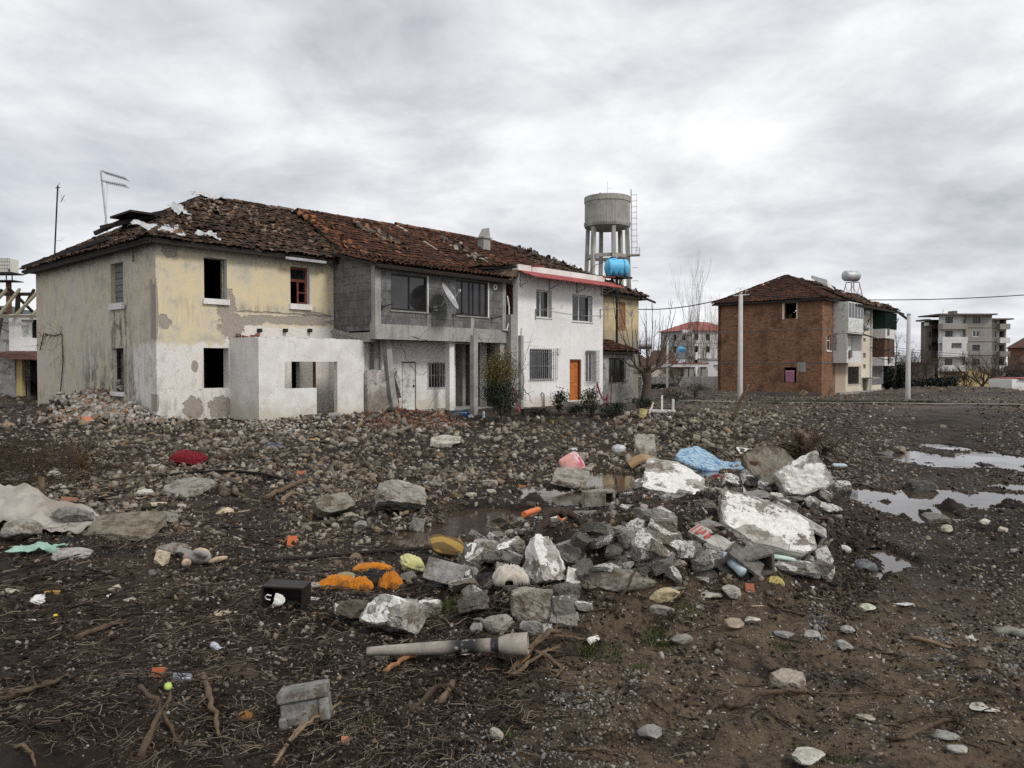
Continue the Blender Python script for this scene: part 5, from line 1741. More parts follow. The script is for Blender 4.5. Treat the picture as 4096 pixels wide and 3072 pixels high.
 mb=MB();mb.tube([(0,0,Z(792)),(0,0,Z(731))],.025,5);mb.tube([(0,0,Z(758)),(.9,0,Z(760))],.015,4);mb.build('lightning_rod',M['galv'],e)
water_tower()
# poles and wires
def pole(px0,px1,top,bot,Y,label,arm=True,group=None):
 k=Y/F
 c=at((px0+px1)/2,bot,Y)
 z1=(HOR-top)*k+EYE
 zg=min(c.z,gz(c.x,Y))-.1
 r0=(px1-px0)/2*k
 e=empty('utility_pole',(c.x,Y,zg),0,label,'utility pole',group)
 mb=MB();mb.lathe([(r0,-.3),(r0*.98,.5),(r0*.72,z1-zg)],20);mb.build('shaft',M['pole'],e,smooth=True)
 mb=MB()
 if arm:
  mb.bar((-.45,-.02,z1-zg-.1),(.5,-.02,z1-zg-.02),.05)
  for x in(-.15,.1):
   mb.tube([(x+.18*math.cos(t),0,z1-zg+.15+.22*math.sin(t))for t in np.linspace(-.6,math.pi+.6,9)],.012,4)
 else:
  mb.lathe([(r0*.76,z1-zg-.12),(r0*.76,z1-zg+.02)],16)
  zz=(HOR-1368)*k+EYE-zg
  mb.tube([(-.28,0,zz+.15),(-.25,0,zz),(.3,0,zz-.05),(.33,0,zz+.1)],.018,5)
 mb.build('bracket',M['galv'],e)
 return Vector((c.x,Y,z1))
T1=pole(2949,2971,1177,1598,44.5,'pale round concrete pole standing in front of the brick block wall')
T2=pole(3621,3641,1256,1604,46.0,'pale concrete pole standing alone right of the brick block',arm=False)
T3=pole(3557,3566,1330,1560,92.0,'thin distant concrete pole directly beside the far end of the balcony side',arm=True)
T4=pole(2664,2674,1350,1560,74.0,'thin pale concrete pole behind the pollarded tree',arm=False)
def wire(a,b,sag,r,label):
 a,b=Vector(a),Vector(b)
 mb=MB()
 mb.tube([a.lerp(b,t)-a-Vector((0,0,sag*4*t*(1-t)))for t in np.linspace(0,1,28)],r,6)
 tag(mb.build('overhead_wire',M['black'],None,a),label,'wire')
wa=FR.world(30.5,.0,H(2563,1238,0)[1])
wire(wa,T1+Vector((-.35,0,-.08)),.25,.028,'black overhead wire from the end house across the bare tree to the concrete pole')
tend=at(4380,1156,40)
wire(T1+Vector((.4,0,-.05)),tend,.42,.024,'black overhead wire running right from the concrete pole across the sky')
for i,(y0,y1)in enumerate(((1388,1407),(1398,1416),(1418,1440))):
 wire(at(3566,y0,92),at(4200,y1+14,120),.5,.03,('highest','middle','lowest')[i]+' of three thin wires between the distant pole and the grey apartment block')
for i,(y0,y1)in enumerate(((1350,1372),(1362,1392))):
 wire(at(2664,y0,74),at(2875,y1,90),.3,.025,('upper','lower')[i]+' thin wire leading right from the pole behind the pollarded tree')
 # distant buildings
def block(name,P,ang,w_,dp,h_,mats,wins,label,cat,rows,cols,side_cols=0,ww=1.0,wh=1.3,roof=None):
 """plain distant block: x along its front, windows cut through and backed by dark rooms"""
 e=empty(name,P,ang,label,cat)
 holes=[]
 for r_ in rows:
  for c_ in cols:
   holes.append((c_-ww/2,c_+ww/2,r_,r_+wh))
 mb=MB()
 mb.wall('y',0,0,w_,-1,h_,holes,.3,0,0,2)
 sh=[]
 if side_cols:
  for r_ in rows:
   for i in range(side_cols):
    c_=dp*(i+.6)/(side_cols+.2)
    sh.append((c_-ww/2,c_+ww/2,r_,r_+wh))
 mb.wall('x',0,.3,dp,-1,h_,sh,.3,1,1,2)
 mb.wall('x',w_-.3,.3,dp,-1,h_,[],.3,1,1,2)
 mb.box(.3,w_-.3,dp-.3,dp,-1,h_,0)
 for r_ in rows:
  mb.box(.35,w_-.35,.35,dp-.35,r_-1.05,r_-.9,2)
 mb.box(.35,w_-.35,.35,dp-.35,h_-.3,h_-.1,2)
 mb.build('wall',mats,e)
 if roof=='hip':
  ov=.6
  rh=w_*.17
  k=w_*.38
  V=[(-ov,-ov,h_),(w_+ov,-ov,h_),(w_+ov,dp+ov,h_),(-ov,dp+ov,h_),(w_*.5-k*.4,dp*.42,h_+rh),(w_*.5+k*.4,dp*.42,h_+rh),(w_*.5+k*.4,dp*.6,h_+rh),(w_*.5-k*.4,dp*.6,h_+rh)]
  m2=MB();m2.add(V,[(0,1,5,4),(1,2,6,5),(2,3,7,6),(3,0,4,7),(4,5,6,7),(3,2,1,0)])
  m2.build('roof',M['farroof'],e)
 return e
M['farroof']=simple('faded_red_roof',(0.30,0.105,0.085),.85,var=.22,scale=1.5)
M['farroof_dark']=simple('old_dark_roof',(0.085,0.042,0.032),.9,var=.4,scale=1.5)
P=at(2757,1460,140);zg=-2.26
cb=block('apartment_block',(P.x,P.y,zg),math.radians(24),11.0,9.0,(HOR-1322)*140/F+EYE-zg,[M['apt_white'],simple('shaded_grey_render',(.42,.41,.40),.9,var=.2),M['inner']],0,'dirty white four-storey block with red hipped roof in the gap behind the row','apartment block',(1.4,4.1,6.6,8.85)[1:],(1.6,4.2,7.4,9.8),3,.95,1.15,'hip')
m2=MB();m2.box(3.2,7.4,3.2,6.2,10.2,11.6);m2.build('stair_tower',M['apt_white'],cb)
m2=MB();m2.add([(2.8,2.8,11.6),(7.8,2.8,11.6),(7.8,6.6,11.6),(2.8,6.6,11.6),(5.3,4.7,12.7)],[(0,1,4),(1,2,4),(2,3,4),(3,0,4),(3,2,1,0)]);m2.build('stair_roof',M['farroof'],cb)
for(px,py,lab,s_)in((2748,1332,'grey drum tank fixed to the wall of the dirty white block',.55),):
 q=at(px,py,138.5)
 o=MB();o.lathe([(.05,-.9),(.5,-.85),(.6,-.7),(.6,.7),(.5,.85),(.05,.9)],18,(0,0,0),M=Matrix.Rotation(math.pi/2,4,'Y'))
 o.bar((0,0,-.6),(0,0,-2.2),.12);o.bar((-.9,0,-2.2),(.9,0,-2.2),.1)
 tag(o.build('water_tank',M['galv'],None,q),lab,'water tank')
q=at(2727,1397,120)
o=MB();o.lathe([(.05,-.5),(.32,-.48),(.40,-.3),(.40,.3),(.32,.48),(.05,.5)],20,(0,0,0),M=Matrix.Rotation(math.pi/2,4,'Y'));o.lathe([(.12,.38),(.12,.48)],12)
o.box(-.7,.7,-.4,.4,-.46,-.40);o.bar((0,0,-.46),(0,0,-3.5),.1)
tag(o.build('water_tank',M['bluetank'],None,q),'tiny distant blue tank in front of the dirty white block','water tank')
P=at(2693,1460,96);zg=-1.45
e=empty('bungalow',(P.x,P.y,zg),math.radians(6),'cream single-storey bungalow with flat verandah roof and pillars behind the block wall','bungalow')
k=96/F
h_=(HOR-1468)*k+EYE-zg
mb=MB();mb.wall('y',1.5,0,104*k,-1,h_,[(2.0,2.9,0,2.0)],.3,0,0,1);mb.wall('x',0,1.8,6,-1,h_,[],.3,0);mb.wall('x',104*k-.3,1.8,6,-1,h_,[],.3,0);mb.build('wall',[M['cream'],M['inner']],e)
mb=MB();mb.box(-.3,143*k,-.2,6.2,h_,h_+.42);mb.build('roof_slab',M['apt_white'],e)
mb=MB();mb.box(-.35,143*k+.1,-.3,6.3,h_+.42,h_+.52);mb.build('roof_edge',M['farroof'],e)
for px in(2745,2768,2820):
 x=(px-2693)*k
 mb=MB();mb.box(x-.28,x+.28,0,.5,-1,h_);mb.build('pillar',M['apt_wall'],e)
mb=MB();mb.box(2.0,2.9,1.66,1.7,0,2.0);mb.build('door',M['palepaint'],e)
for(px0,px1,eav,rid,Y,lab,rm,ang)in((2520,2606,1462,1420,104,'low house with weathered red tile roof just right of the row','farroof_dark',5),(2600,2700,1452,1400,118,'low house with brown roof behind the thin pole','farroof_dark',-8),(2700,2775,1432,1424,125,'small white flat-roofed outbuilding below the dirty white block',None,0),(2832,2885,1440,1424,112,'small white shed beside the brick block corner',None,0)):
 k=Y/F
 P=at(px0,1460,Y);zg=gz(P.x,P.y)-.2
 w_=(px1-px0)*k;h_=(HOR-eav)*k+EYE-zg;rh=(eav-rid)*k
 e=empty('low_house' if rm else 'outbuilding',(P.x,P.y,zg),math.radians(ang),lab,'house' if rm else 'outbuilding')
 mb=MB();mb.wall('y',0,0,w_,-1,h_,[(w_*.4,w_*.4+.8,h_-1.6,h_-.7)],.3,0,0,1);mb.box(0,w_,.35,6,-1,h_-.05,0);mb.build('wall',[M['apt_white']if not rm else M['cream'],M['dark']],e)
 mb=MB()
 if rm:
  mb.add([(-.4,-.5,h_),(w_+.4,-.5,h_),(w_+.4,6.5,h_),(-.4,6.5,h_),(w_*.15,3,h_+rh),(w_*.85,3,h_+rh)],[(0,1,5,4),(1,2,5),(2,3,4,5),(3,0,4),(3,2,1,0)]);mb.build('roof',M[rm],e)
 else:
  mb.box(-.15,w_+.15,-.15,6,h_,h_+.25);mb.build('roof',M['apt_wall'],e)
P=at(2574,1386,80);st_=empty('tank_stand',(P.x,80,gz(P.x,80)),0,'black lattice stand with pale round tank beside the right end of the row','tank stand')
hh=(HOR-1397)*80/F+EYE-gz(P.x,80)
for(sx,sy)in((-1,-1),(1,-1),(1,1),(-1,1)):
 mb=MB();mb.bar((sx*.4,sy*.4,0),(sx*.4,sy*.4,hh),.06);mb.build('leg',M['iron'],st_)
mb=MB()
for z in np.arange(.5,hh,.7):
 mb.bar((-.4,-.4,z),(.4,-.4,z+.6),.04);mb.bar((.4,-.4,z),(-.4,-.4,z+.6),.04)
mb.build('bracing',M['iron'],st_)
mb=MB();mb.lathe([(.05,-.9),(.38,-.85),(.46,-.7),(.46,.7),(.38,.85),(.05,.9)],20,(0,0,.46),M=Matrix.Rotation(math.pi/2,4,'Y'));tag(mb.build('water_tank',M['galv'],None,(P.x,80,gz(P.x,80)+hh),smooth=True),'pale grey drum tank right against the end house wall','water tank')
P0,P1=at(2500,1460,84),at(3030,1460,92)
L_=math.hypot(P1.x-P0.x,P1.y-P0.y)
e=MB();zt=(HOR-1506)*88/F+EYE
e.box(0,L_,0,.2,-2.6,zt,0)
for i in range(6):
 x=L_*(i+.3)/6;e.box(x,x+.3,-.06,-.002,-2.6,zt+.05,1)
o=e.build('garden_wall',[M['garden_wall'],M['concrete_wall']],None,(P0.x,P0.y,0),(0,0,math.atan2(P1.y-P0.y,P1.x-P0.x)))
tag(o,'long grey block garden wall in the gap between the row and the brick block','wall')
# far grey apartment block on the right
def far_apartments():
 Y=140.0
 k=Y/F
 P=at(3756,1460,Y);zg=-2.3
 e=empty('apartment_block',(P.x,Y,zg),0,'grey five-storey apartment block with white balconies on the far right','apartment block')
 X=lambda px:(px-3756)*k
 Z=lambda py:(HOR-py)*k+EYE-zg
 ht=Z(1262)
 rows=[(Z(b),Z(a))for(a,b)in((1268,1293),(1324,1348),(1380,1403),(1435,1460),(1492,1514))]
 mb=MB()
 h=[(X(3779),X(3809),r0,r1)for(r0,r1)in rows]
 mb.wall('y',0,0,X(3852),-1,ht,h,.3,1,1,3)
 h=[(X(3883),X(3913),r0,r1)for(r0,r1)in rows]
 mb.wall('y',-.4,X(3852),X(3960),-1,ht,h,.3,0,0,3)
 mb.wall('x',X(3960)-.3,-.1,8,-1,ht,[],.3,0)
 mb.wall('y',1.2,X(3960),X(4040),-1,Z(1275),[(X(3995),X(4000),r0,r1)for(r0,r1)in rows]+[(X(4012),X(4034),r0-.3,r1)for(r0,r1)in rows[:4]],.3,0,0,3)
 mb.wall('y',2.5,X(3733),0,-1,Z(1283),[(X(3744),X(3755),r0,r1)for(r0,r1)in rows],.3,2,2,3)
 mb.wall('x',X(4040)-.3,1.5,6,-1,Z(1275),[],.3,0);mb.wall('x',X(3733),2.8,4.4,-1,Z(1283),[],.3,2)
 mb.box(X(3765),X(4040),5.7,6,-1,ht-.5,0)
 for(r0,r1)in rows:
  mb.box(.3,X(4036),3.2,5.6,r0-1.0,r0-.85,3)
  mb.box(X(3852)+.02,X(3960),-.43,-.401,r0-.95,r0-.80,2)
  mb.box(X(3962),X(4040),1.17,1.199,r0-.95,r0-.80,2)
 mb.box(0,X(3852)-.01,-.45,-.001,-1,Z(1490),4);mb.box(X(3852),X(3953),-.44,-.401,-1,Z(1478),4)
 mb.box(.3,X(4036),3.1,5.6,ht-.8,ht-.6,3)
 mb.build('wall',[M['apt_wall'],M['apt_white'],M['apt_dark'],M['inner'],M['apt_yellow']],e)
 mb=MB();mb.box(-.8,X(3966),-1.6,6,ht,ht+.25);mb.box(X(3966),X(4056),.2,6,ht-.75,ht-.5);mb.box(X(3718),-.8,1.5,5,Z(1281),Z(1281)+.3);mb.box(X(3838),X(3852),2,4,ht+.25,ht+1.0)
 mb.build('roof',M['apt_dark'],e)
 for i,(r0,r1)in enumerate(rows[:4]):
  zb=r0-1.0
  mb=MB()
  D=-1.5
  top=zb+.95 if i else zb+.85
  mb.box(-.25,X(3850),D,0,zb-.15,zb);mb.box(-.25,X(3850),D,D+.1,zb,top);mb.box(-.25,-.15,D+.1,0,zb,top);mb.box(X(3850)-.1,X(3850),D+.1,0,zb,top)
  b=mb.build('balcony',M['apt_white']if i else M['apt_wall'],e)
  if i==2:
   mb=MB();mb.wall('y',D+.002,-.25,X(3846),zb+.95,zb+2.7,[(X(3786),X(3826),zb+1.4,zb+2.5)],.1,0);mb.build('balcony_screen',M['apt_white'],b)
  mb=MB();mb.box(X(4002),X(4042),.2,1.2,zb-.1,zb+.9);mb.build('balcony',M['apt_wall']if i%2==0 else M['apt_white'],e)
  window(e,(X(3883)+.05,X(3913)-.05,r0,r1),-.3,(.5,),(),'alu' if i==1 else 'darkframe','glass',.09)
  window(e,(X(3779),X(3809),r0,r1),.1,(.5,),(),'darkframe','glass',.09)
 mb=MB();x,z=X(3733),Z(1294);mb.box(x-.4,x+.3,2.1,2.49,z-.3,z+.3);mb.build('air_conditioner',M['apt_white'],e)
 mb=MB();mb.tube([(X(3756),-1,ht),(X(3757),-1,ht+1.1)],.04,4);mb.build('rod',M['rust'],e)
 mb=MB();mb.tube([(X(3852)+.05,-.5,0),(X(3852)+.05,-.5,ht)],.08,6);mb.build('drain_pipe',M['apt_dark'],e)
far_apartments()
for(px0,px1,wtop,wbot,rid,Y,lab,wm,rm)in((4041,4260,1392,1409,1345,150,'orange-brown house with dark red hipped roof at the right edge behind the apartment block','brick','farroof_dark'),(4036,4300,1480,1500,1412,118,'house with broad sagging dark tile roof at the right edge','apt_dark','farroof_dark'),(3640,3722,1456,1500,1446,120,'low brown flat building left of the grey apartment block','apt_dark',None)):
 k=Y/F
 P=at(px0,1460,Y);zg=gz(P.x,P.y)-.3
 w_=(px1-px0)*k;h_=(HOR-wtop)*k+EYE-zg;rh=(wtop-rid)*k
 e=empty('low_house',(P.x,P.y,zg),-math.radians(30),lab,'house')
 mb=MB();mb.box(0,w_,0,8,-1,h_);mb.build('wall',M[wm],e)
 mb=MB()
 if rm:
  mb.add([(-.6,-.8,h_),(w_+.4,-.8,h_),(w_+.4,8.5,h_),(-.6,8.5,h_),(w_*.25,4,h_+rh),(w_*.8,4,h_+rh)],[(0,1,5,4),(1,2,5),(2,3,4,5),(3,0,4),(3,2,1,0)])
 else:
  mb.box(-.3,w_+.3,-.3,8,h_,h_+.3)
 mb.build('roof',M['farroof_dark'],e)
P=at(4047,1568,62)
e=empty('shed',(P.x,62,gz(P.x,62)),math.radians(8),'white rendered shed wall cut off by the right edge of the picture','shed')
k=62/F;h_=(HOR-1517)*k+EYE-gz(P.x,62)
mb=MB();mb.box(0,3.5,0,2.5,-.5,h_);mb.build('wall',M['white'],e)
mb=MB();mb.box(.6,3.7,-.2,2.7,h_,h_+.12);mb.build('roof',M['farroof'],e)
# ruined house on the far left
def ruin():
 Y=44.0
 k=Y/F
 X=lambda px:(px-38)*k
 P=at(38,1460,Y);zg=0.0
 Z=lambda py:(HOR-py)*k+EYE
 e=empty('ruined_house',(P.x,Y,0),0,'half-demolished white and grey house with bare roof rafters at the left edge','house')
 mb=MB()
 wn=(X(87),X(158),Z(1352),Z(1279))
 mb.wall('y',0,0,X(330),Z(1436),Z(1258),[wn],.3,0,0,2)
 mb.wall('y',-.6,-4.5,X(86),-.5,Z(1425),[],.3,1)
 mb.wall('y',.02,-4.5,0,Z(1425),Z(1262),[],.3,1)
 mb.wall('y',-.1,X(110),X(330),-.5,Z(1440),[(X(112),X(175),-.2,Z(1442))],.3,1,1,2)
 mb.box(X(86),X(110),-.5,-.2,-.5,Z(1440),3)
 mb.wall('x',X(330),.3,8,-.5,Z(1262),[],.3,1);mb.box(-4.5,X(330),7.7,8,-.5,Z(1262),2)
 mb.box(-4,X(330),.5,7.6,Z(1436)-.2,Z(1436),2);
 mb.build('wall',[M['white'],M['grey_lean'],M['inner'],M['apt_yellow']],e)
 mb=MB();mb.box(wn[0],wn[0]+(wn[1]-wn[0])*.52,.12,.17,wn[2],wn[3]);mb.build('shutter',M['palepaint'],e)
 mb=MB();mb.box(wn[0]+(wn[1]-wn[0])*.52,wn[1],.26,.28,wn[2],wn[3]);mb.build('room_dark',M['dark'],e)  # dark panel painted as the shade of the room behind
 mb=MB();mb.add([(X(28),-1.0,Z(1412)),(X(330),-1.3,Z(1434)),(X(330),0,Z(1404)),(X(40),0,Z(1404)),(X(28),-1.0,Z(1418)),(X(330),-1.3,Z(1440)),(X(85),-1.3,Z(1438))],[(0,1,2,3),(0,6,5,1),(4,5,6)])
 mb.build('canopy',M['farroof_dark'],e)
 mb=MB();mb.bar((X(30),-1.0,Z(1412)),(X(48),-.8,Z(1276)),.14);mb.bar((X(48),-.8,Z(1290)),(X(66),-.7,Z(1296)),.04);mb.bar((X(44),-.8,Z(1316)),(X(70),-.7,Z(1330)),.04)
 mb.build('leaning_post',M['iron'],e)
 rb=MB()
 rng=random.Random(5)
 zr=Z(1150);ze=Z(1262)
 rb.bar((-4.6,3.2,zr-.1),(X(330),3.2,zr-.1),.2)
 rb.build('ridge_beam',M['darkwood'],e)
 for i in range(11):
  x=-4.2+i*.95
  rb=MB()
  rb.bar((x+1.0,-.4,ze-.1),(x+rng.uniform(-.2,.2),3.4,zr+rng.uniform(.1,.35)),.13,.15,t=(1,.95,.88))
  rb.build('rafter',M['wood'],e)
  if i%2==0:
   rb=MB();rb.bar((x,7,ze),(x+.3,3.0,zr+.3),.12,.14);rb.build('rafter',M['darkwood'],e)
 for i in range(5):
  rb=MB();x=-3.6+i*2.0
  rb.bar((x,3.2,ze-.3),(x+.1,3.2,zr),.2,.2);rb.bar((x,3.2,ze),(x+1.1,3.2,zr+.2),.13);rb.build('strut',M['darkwood'],e)
 rb=MB();rb.bar((-4.6,-.3,ze-.05),(X(330),-.3,ze-.05),.12);rb.bar((-4.6,.3,ze+.05),(X(330),.3,ze+.05),.1);rb.bar((-4.6,-.6,ze-.16),(X(200),-.6,ze-.13),.07)
 rb.build('wall_plate',M['wood'],e)
 mb=MB();mb.box(X(128),X(160),5.6,6.3,ze,Z(1178));mb.build('chimney',M['grey_lean'],e)
 Y2=56.0;k2=Y2/F
 q=at(34,1093,Y2)
 st=empty('tank_stand',(q.x,Y2,0),0,'dark steel stand carrying the caged tank behind the ruined house','tank stand')
 mb=MB();mb.box(-.13,.13,-.13,.13,0,q.z-.5);mb.build('post',M['rust'],st)
 mb=MB();mb.box(-1.1,.72,-.6,.6,q.z-.10,q.z);mb.box(-1.1,.72,-.6,.6,q.z-.62,q.z-.55)
 for x in(-1.0,-.4,.2,.62):
  mb.bar((x,-.55,q.z-.55),(x,-.55,q.z-.1),.06)
 mb.build('platform',M['iron'],st)
 t_=empty('water_tank',(q.x-.12,Y2,q.z),0,'translucent cream cube tank in a wire cage above the ruined house','water tank')
 mb=MB();mb.box(-.55,.55,-.5,.5,.06,1.0);mb.build('tank_body',simple('cream_plastic',(.62,.62,.52),.5,var=.08),t_)
 mb=MB()
 for x in np.linspace(-.57,.57,7):
  mb.bar((x,-.52,0),(x,-.52,1.02),.022)
 for z in(.05,.3,.55,.8,1.02):
  mb.bar((-.57,-.53,z),(.57,-.53,z),.022)
 mb.build('cage',M['galv'],t_)
 mb=MB();mb.box(-.58,-.46,-.54,-.5,0,.22);mb.box(.46,.58,-.54,-.5,0,.22);mb.build('corner_guard',M['black'],t_)
 mb=MB();mb.tube([(-.5,-.2,0),(-1.0,-.4,-1.6),(-1.2,-.5,-2.6)],.05,6);mb.build('outlet_hose',simple('pale_red_hose',(.60,.16,.12),.6),t_)
ruin()
V,Fc=[],[]
xs=np.linspace(-1500,-250,60)
for i,x in enumerate(xs):
 h_=118*math.exp(-((x+950)/420)**2)*(1+.3*float(fbm(np.array([x/160.]),np.array([3.]),31,4)[0]))
 V+=[(x,1150,-3),(x,1250,h_),(x,1900,-3)]
for i in range(59):
 a=3*i
 Fc+=[[a,a+3,a+4,a+1],[a+1,a+4,a+5,a+2]]
struct(link('hills',mesh_from('hills',V,Fc,simple('far_hillside',(.085,.10,.11),.95,var=.2,scale=.01,bump=0),smooth=True)))
# trees, shrubs, hedges
GREEN=[(.020,.030,.012),(.028,.042,.016),(.014,.022,.010)]
DARKG=[(.014,.022,.012),(.020,.028,.014),(.010,.016,.009)]
YEL=[(.16,.115,.025),(.11,.085,.022),(.20,.14,.035),(.07,.06,.018)]
p=GP(2012,1682)
rg=np.random.default_rng(77)
big=shrub('privet_bush',p,.78,2.35,9500,.040,GREEN,'large rounded evergreen bush with yellow upper shoots, in front of the dark open bay','bush',5,YEL,11,26)
mb=MB();rr=random.Random(4)
pts_all=[]
for i in range(34):
 a=rr.uniform(0,2*math.pi);q=rr.uniform(.1,.65)
 x0,y0=q*math.cos(a),q*math.sin(a)
 hh=rr.uniform(.25,.62)*(1.15-q*.5)
 z0=1.8-q*.5
 a2=Vector((x0,y0,z0));b2=Vector((x0*1.35+rr.uniform(-.08,.08)-(0.12 if x0<0 else 0),y0*1.2,z0+hh))
 mb.tube([a2,a2.lerp(b2,.5)+Vector((0,0,.02)),b2],[.006,.004,.002],4,cap=False)
 for t in np.linspace(.0,1,26):
  c=a2.lerp(b2,t)
  pts_all.append([c.x+rr.gauss(0,.035),c.y+rr.gauss(0,.035),c.z+rr.gauss(0,.02)])
mb.build('shoot',M['bark'],big)
V,Fc,T=leaves(np.array(pts_all),rg,.030,YEL,1.0)
link('shoot_leaves',mesh_from('shoot_leaves',V,Fc,M['leaf'],None,T),big)
shrub('leafy_shrub',GP(2238,1648),.42,.98,620,.060,DARKG,'dark big-leaved shrub under the barred window, left of the orange door','shrub',8,None,8,22)
shrub('leafy_shrub',GP(2366,1660),.55,1.05,1900,.042,GREEN,'mid-green bushy shrub just right of the orange door','shrub',9,[(.05,.06,.02),(.07,.075,.025)],9,30)
for(px,py,r_,h_,n_,lab,s_)in((2300,1662,.38,.45,500,'low dark weed clump between the two shrubs by the orange door',11),(2450,1668,.5,.55,800,'sprawling dark weeds at the foot of the lean-to',12),(2560,1640,.7,.6,900,'dark ivy and weeds around the foot of the pollarded tree',13),(2690,1618,.8,.7,700,'dark bramble patch in front of the gap, right of the white overturned table',14),(2780,1590,.8,1.1,900,'upright dark green weed clump left of the brick block',15),(2160,1664,.45,.28,400,'low dark weeds beside the black crate',16)):
 shrub('weed_clump',GP(px,py),r_,h_,n_,.05,DARKG,lab,'weeds',s_,None,6,20)
def pollard():
 b=GP(2582,1612)
 rng=random.Random(23)
 e=empty('pollarded_tree',b,0,'thick-trunked pollarded bare tree with long upright shoots at the right end of the row','tree')
 hT=1.95
 mb=MB()
 mb.tube([(0,0,-.3),(.02,0,.4),(.10,0,1.1),(.05,0,1.6),(.10,0,hT)],[.34,.27,.23,.27,.20],12)
 for(dx,dy,dz)in((-.55,0,.45),(.6,.1,.35),(.2,-.4,.5),(-.2,.35,.45)):
  mb.tube([(.05,0,hT-.35),(dx*.6,dy*.6,hT-.35+dz*.7),(dx,dy,hT-.35+dz)],[.15,.12,.09],8)
 mb.build('trunk',M['bark'],e)
 tips=[(-.55,0,hT+.1),(.6,.1,hT),(.2,-.4,hT+.15),(-.2,.35,hT+.1),(.1,0,hT+.1)]
 goals=[(2430,1380),(2525,1245),(2612,1200),(2640,1235),(2690,1205),(2705,1225),(2580,1290),(2740,1330),(2755,1310),(2600,1320),(2665,1300),(2560,1350),(2720,1440),(2640,1400),(2480,1290),(2730,1300),(2655,1262),(2540,1300),(2585,1225),(2622,1280),(2500,1440)]
 for i,(gx,gy)in enumerate(goals):
  g=at(gx,gy,b.y+rng.uniform(-.9,.9))-b
  s_=Vector(min(tips,key=lambda t:abs(t[0]-g.x*.45)))
  m1=s_.lerp(g,.33)+Vector((g.x*.12,0,-.25));m2_=s_.lerp(g,.68)+Vector((g.x*.05,0,-.05))
  pts=[s_,m1,m2_,Vector(g)]
  P_=[Vector((0,0,0))+((1-t)**3*pts[0]+3*(1-t)**2*t*pts[1]+3*(1-t)*t*t*pts[2]+t**3*pts[3])+Vector((mn.noise(Vector((i,t*4,0))),mn.noise(Vector((i,t*4,5))),0))*.06 for t in map(float,np.linspace(0,1,12))]
  mb=MB()
  mb.tube(P_,[.040*(1-.78*t)for t in map(float,np.linspace(0,1,12))],6)
  for _ in range(rng.randint(3,6)):
   j=rng.randint(3,10)
   d_=(P_[j+1]-P_[j]).normalized()+Vector((rng.uniform(-.6,.6),rng.uniform(-.4,.4),rng.uniform(-.1,.3)))
   branch(mb,P_[j],d_,rng.uniform(.3,.95),.013,1 if rng.random()<.5 else 0,rng,.4,.05,3,4,(1,3),.6,.1)
  mb.build('branch',M['bark'],e)
 for i in range(26):
  mb=MB()
  a=rng.uniform(0,2*math.pi)
  branch(mb,Vector((.05+.25*math.cos(a),.2*math.sin(a),hT*rng.uniform(.75,1))),(math.cos(a),math.sin(a)*.6,rng.uniform(-.1,.9)),rng.uniform(.5,1.4),.014,1,rng,.5,.04,4,4,(1,3),.6,.2)
  mb.build('twig',M['bark'],e)
pollard()
for(px,base,top,Y,lab,w_)in((2783,1500,1218,118,'tall thin bare poplar in front of the dirty white block',.10),(2815,1505,1345,116,'shorter thin bare poplar right of the tallest one',.2),(2866,1500,1300,128,'faint thin bare poplar close to the brick block',.15),(2757,1500,1370,110,'short thin bare poplar left of the tallest one',.2)):
 P=at(px,base,Y);h_=(base-top)*Y/F
 bare_tree('poplar',(P.x,Y,gz(P.x,Y)),h_+1.2,.11,2,px,lab,'tree',None,.08,.28,(4,6),.55,(1.5,1.42,1.35),7,w_)
for(px,base,top,Y,lab,r_)in((2642,1480,1330,125,'round-crowned bare tree left of the dirty white block',.25),(3930,1560,1430,84,'dense dark thorn tree in front of the grey apartment block',.2),(3980,1562,1450,80,'dark thorn tree right of the densest one before the apartment block',.18),(3870,1560,1490,86,'small crooked bare tree in front of the ochre ground floor',.12),(3800,1556,1480,90,'thin bare tree left of the ochre ground floor window',.1),(3700,1545,1425,105,'bare tree between the pole and the grey apartment block',.2),(3655,1545,1430,108,'bare tree right behind the lone pole',.2),(4075,1562,1455,76,'bare tree at the right edge above the white shed',.2),(3604,1550,1440,100,'bare tree just left of the lone pole',.18),(2700,1545,1470,80,'low bare tree behind the block wall',.08)):
 P=at(px,base,Y);h_=(base-top)*Y/F
 bare_tree('bare_tree',(P.x,Y,gz(P.x,Y)),h_+.5,r_,3,px,lab,'tree',None,.22,.6,(4,6),.10,(.8,.75,.7),6,1.2)
for(px,py,r_,h_,Y,lab,s_)in((3742,1555,1.0,1.7,84,'dark green conical bush left of a bigger one before the apartment block',31),(3785,1556,1.25,1.9,84,'larger dark green bush before the apartment block',32),(3592,1552,1.3,3.4,86,'dark overgrown hedge behind the lone pole',33),(3668,1550,2.2,1.5,88,'low dark thicket right of the lone pole',34),(3548,1550,.8,3.2,88,'dark tree-sized bush at the end of the balcony side',35),(4085,1555,1.8,2.0,72,'dark thicket behind the white shed',36),(2650,1545,2,1.1,82,'low dark scrub against the block wall',37),(3712,1552,2.2,1.5,92,'brown thicket between the dark bushes and the lone pole',38)):
 P=at(px,py,Y)
 shrub('bush',(P.x,Y,gz(P.x,Y)),r_,h_,2600,.16,DARKG if s_!=38 else[(.05,.035,.025),(.035,.028,.02)],lab,'bush',s_,None,6,40)
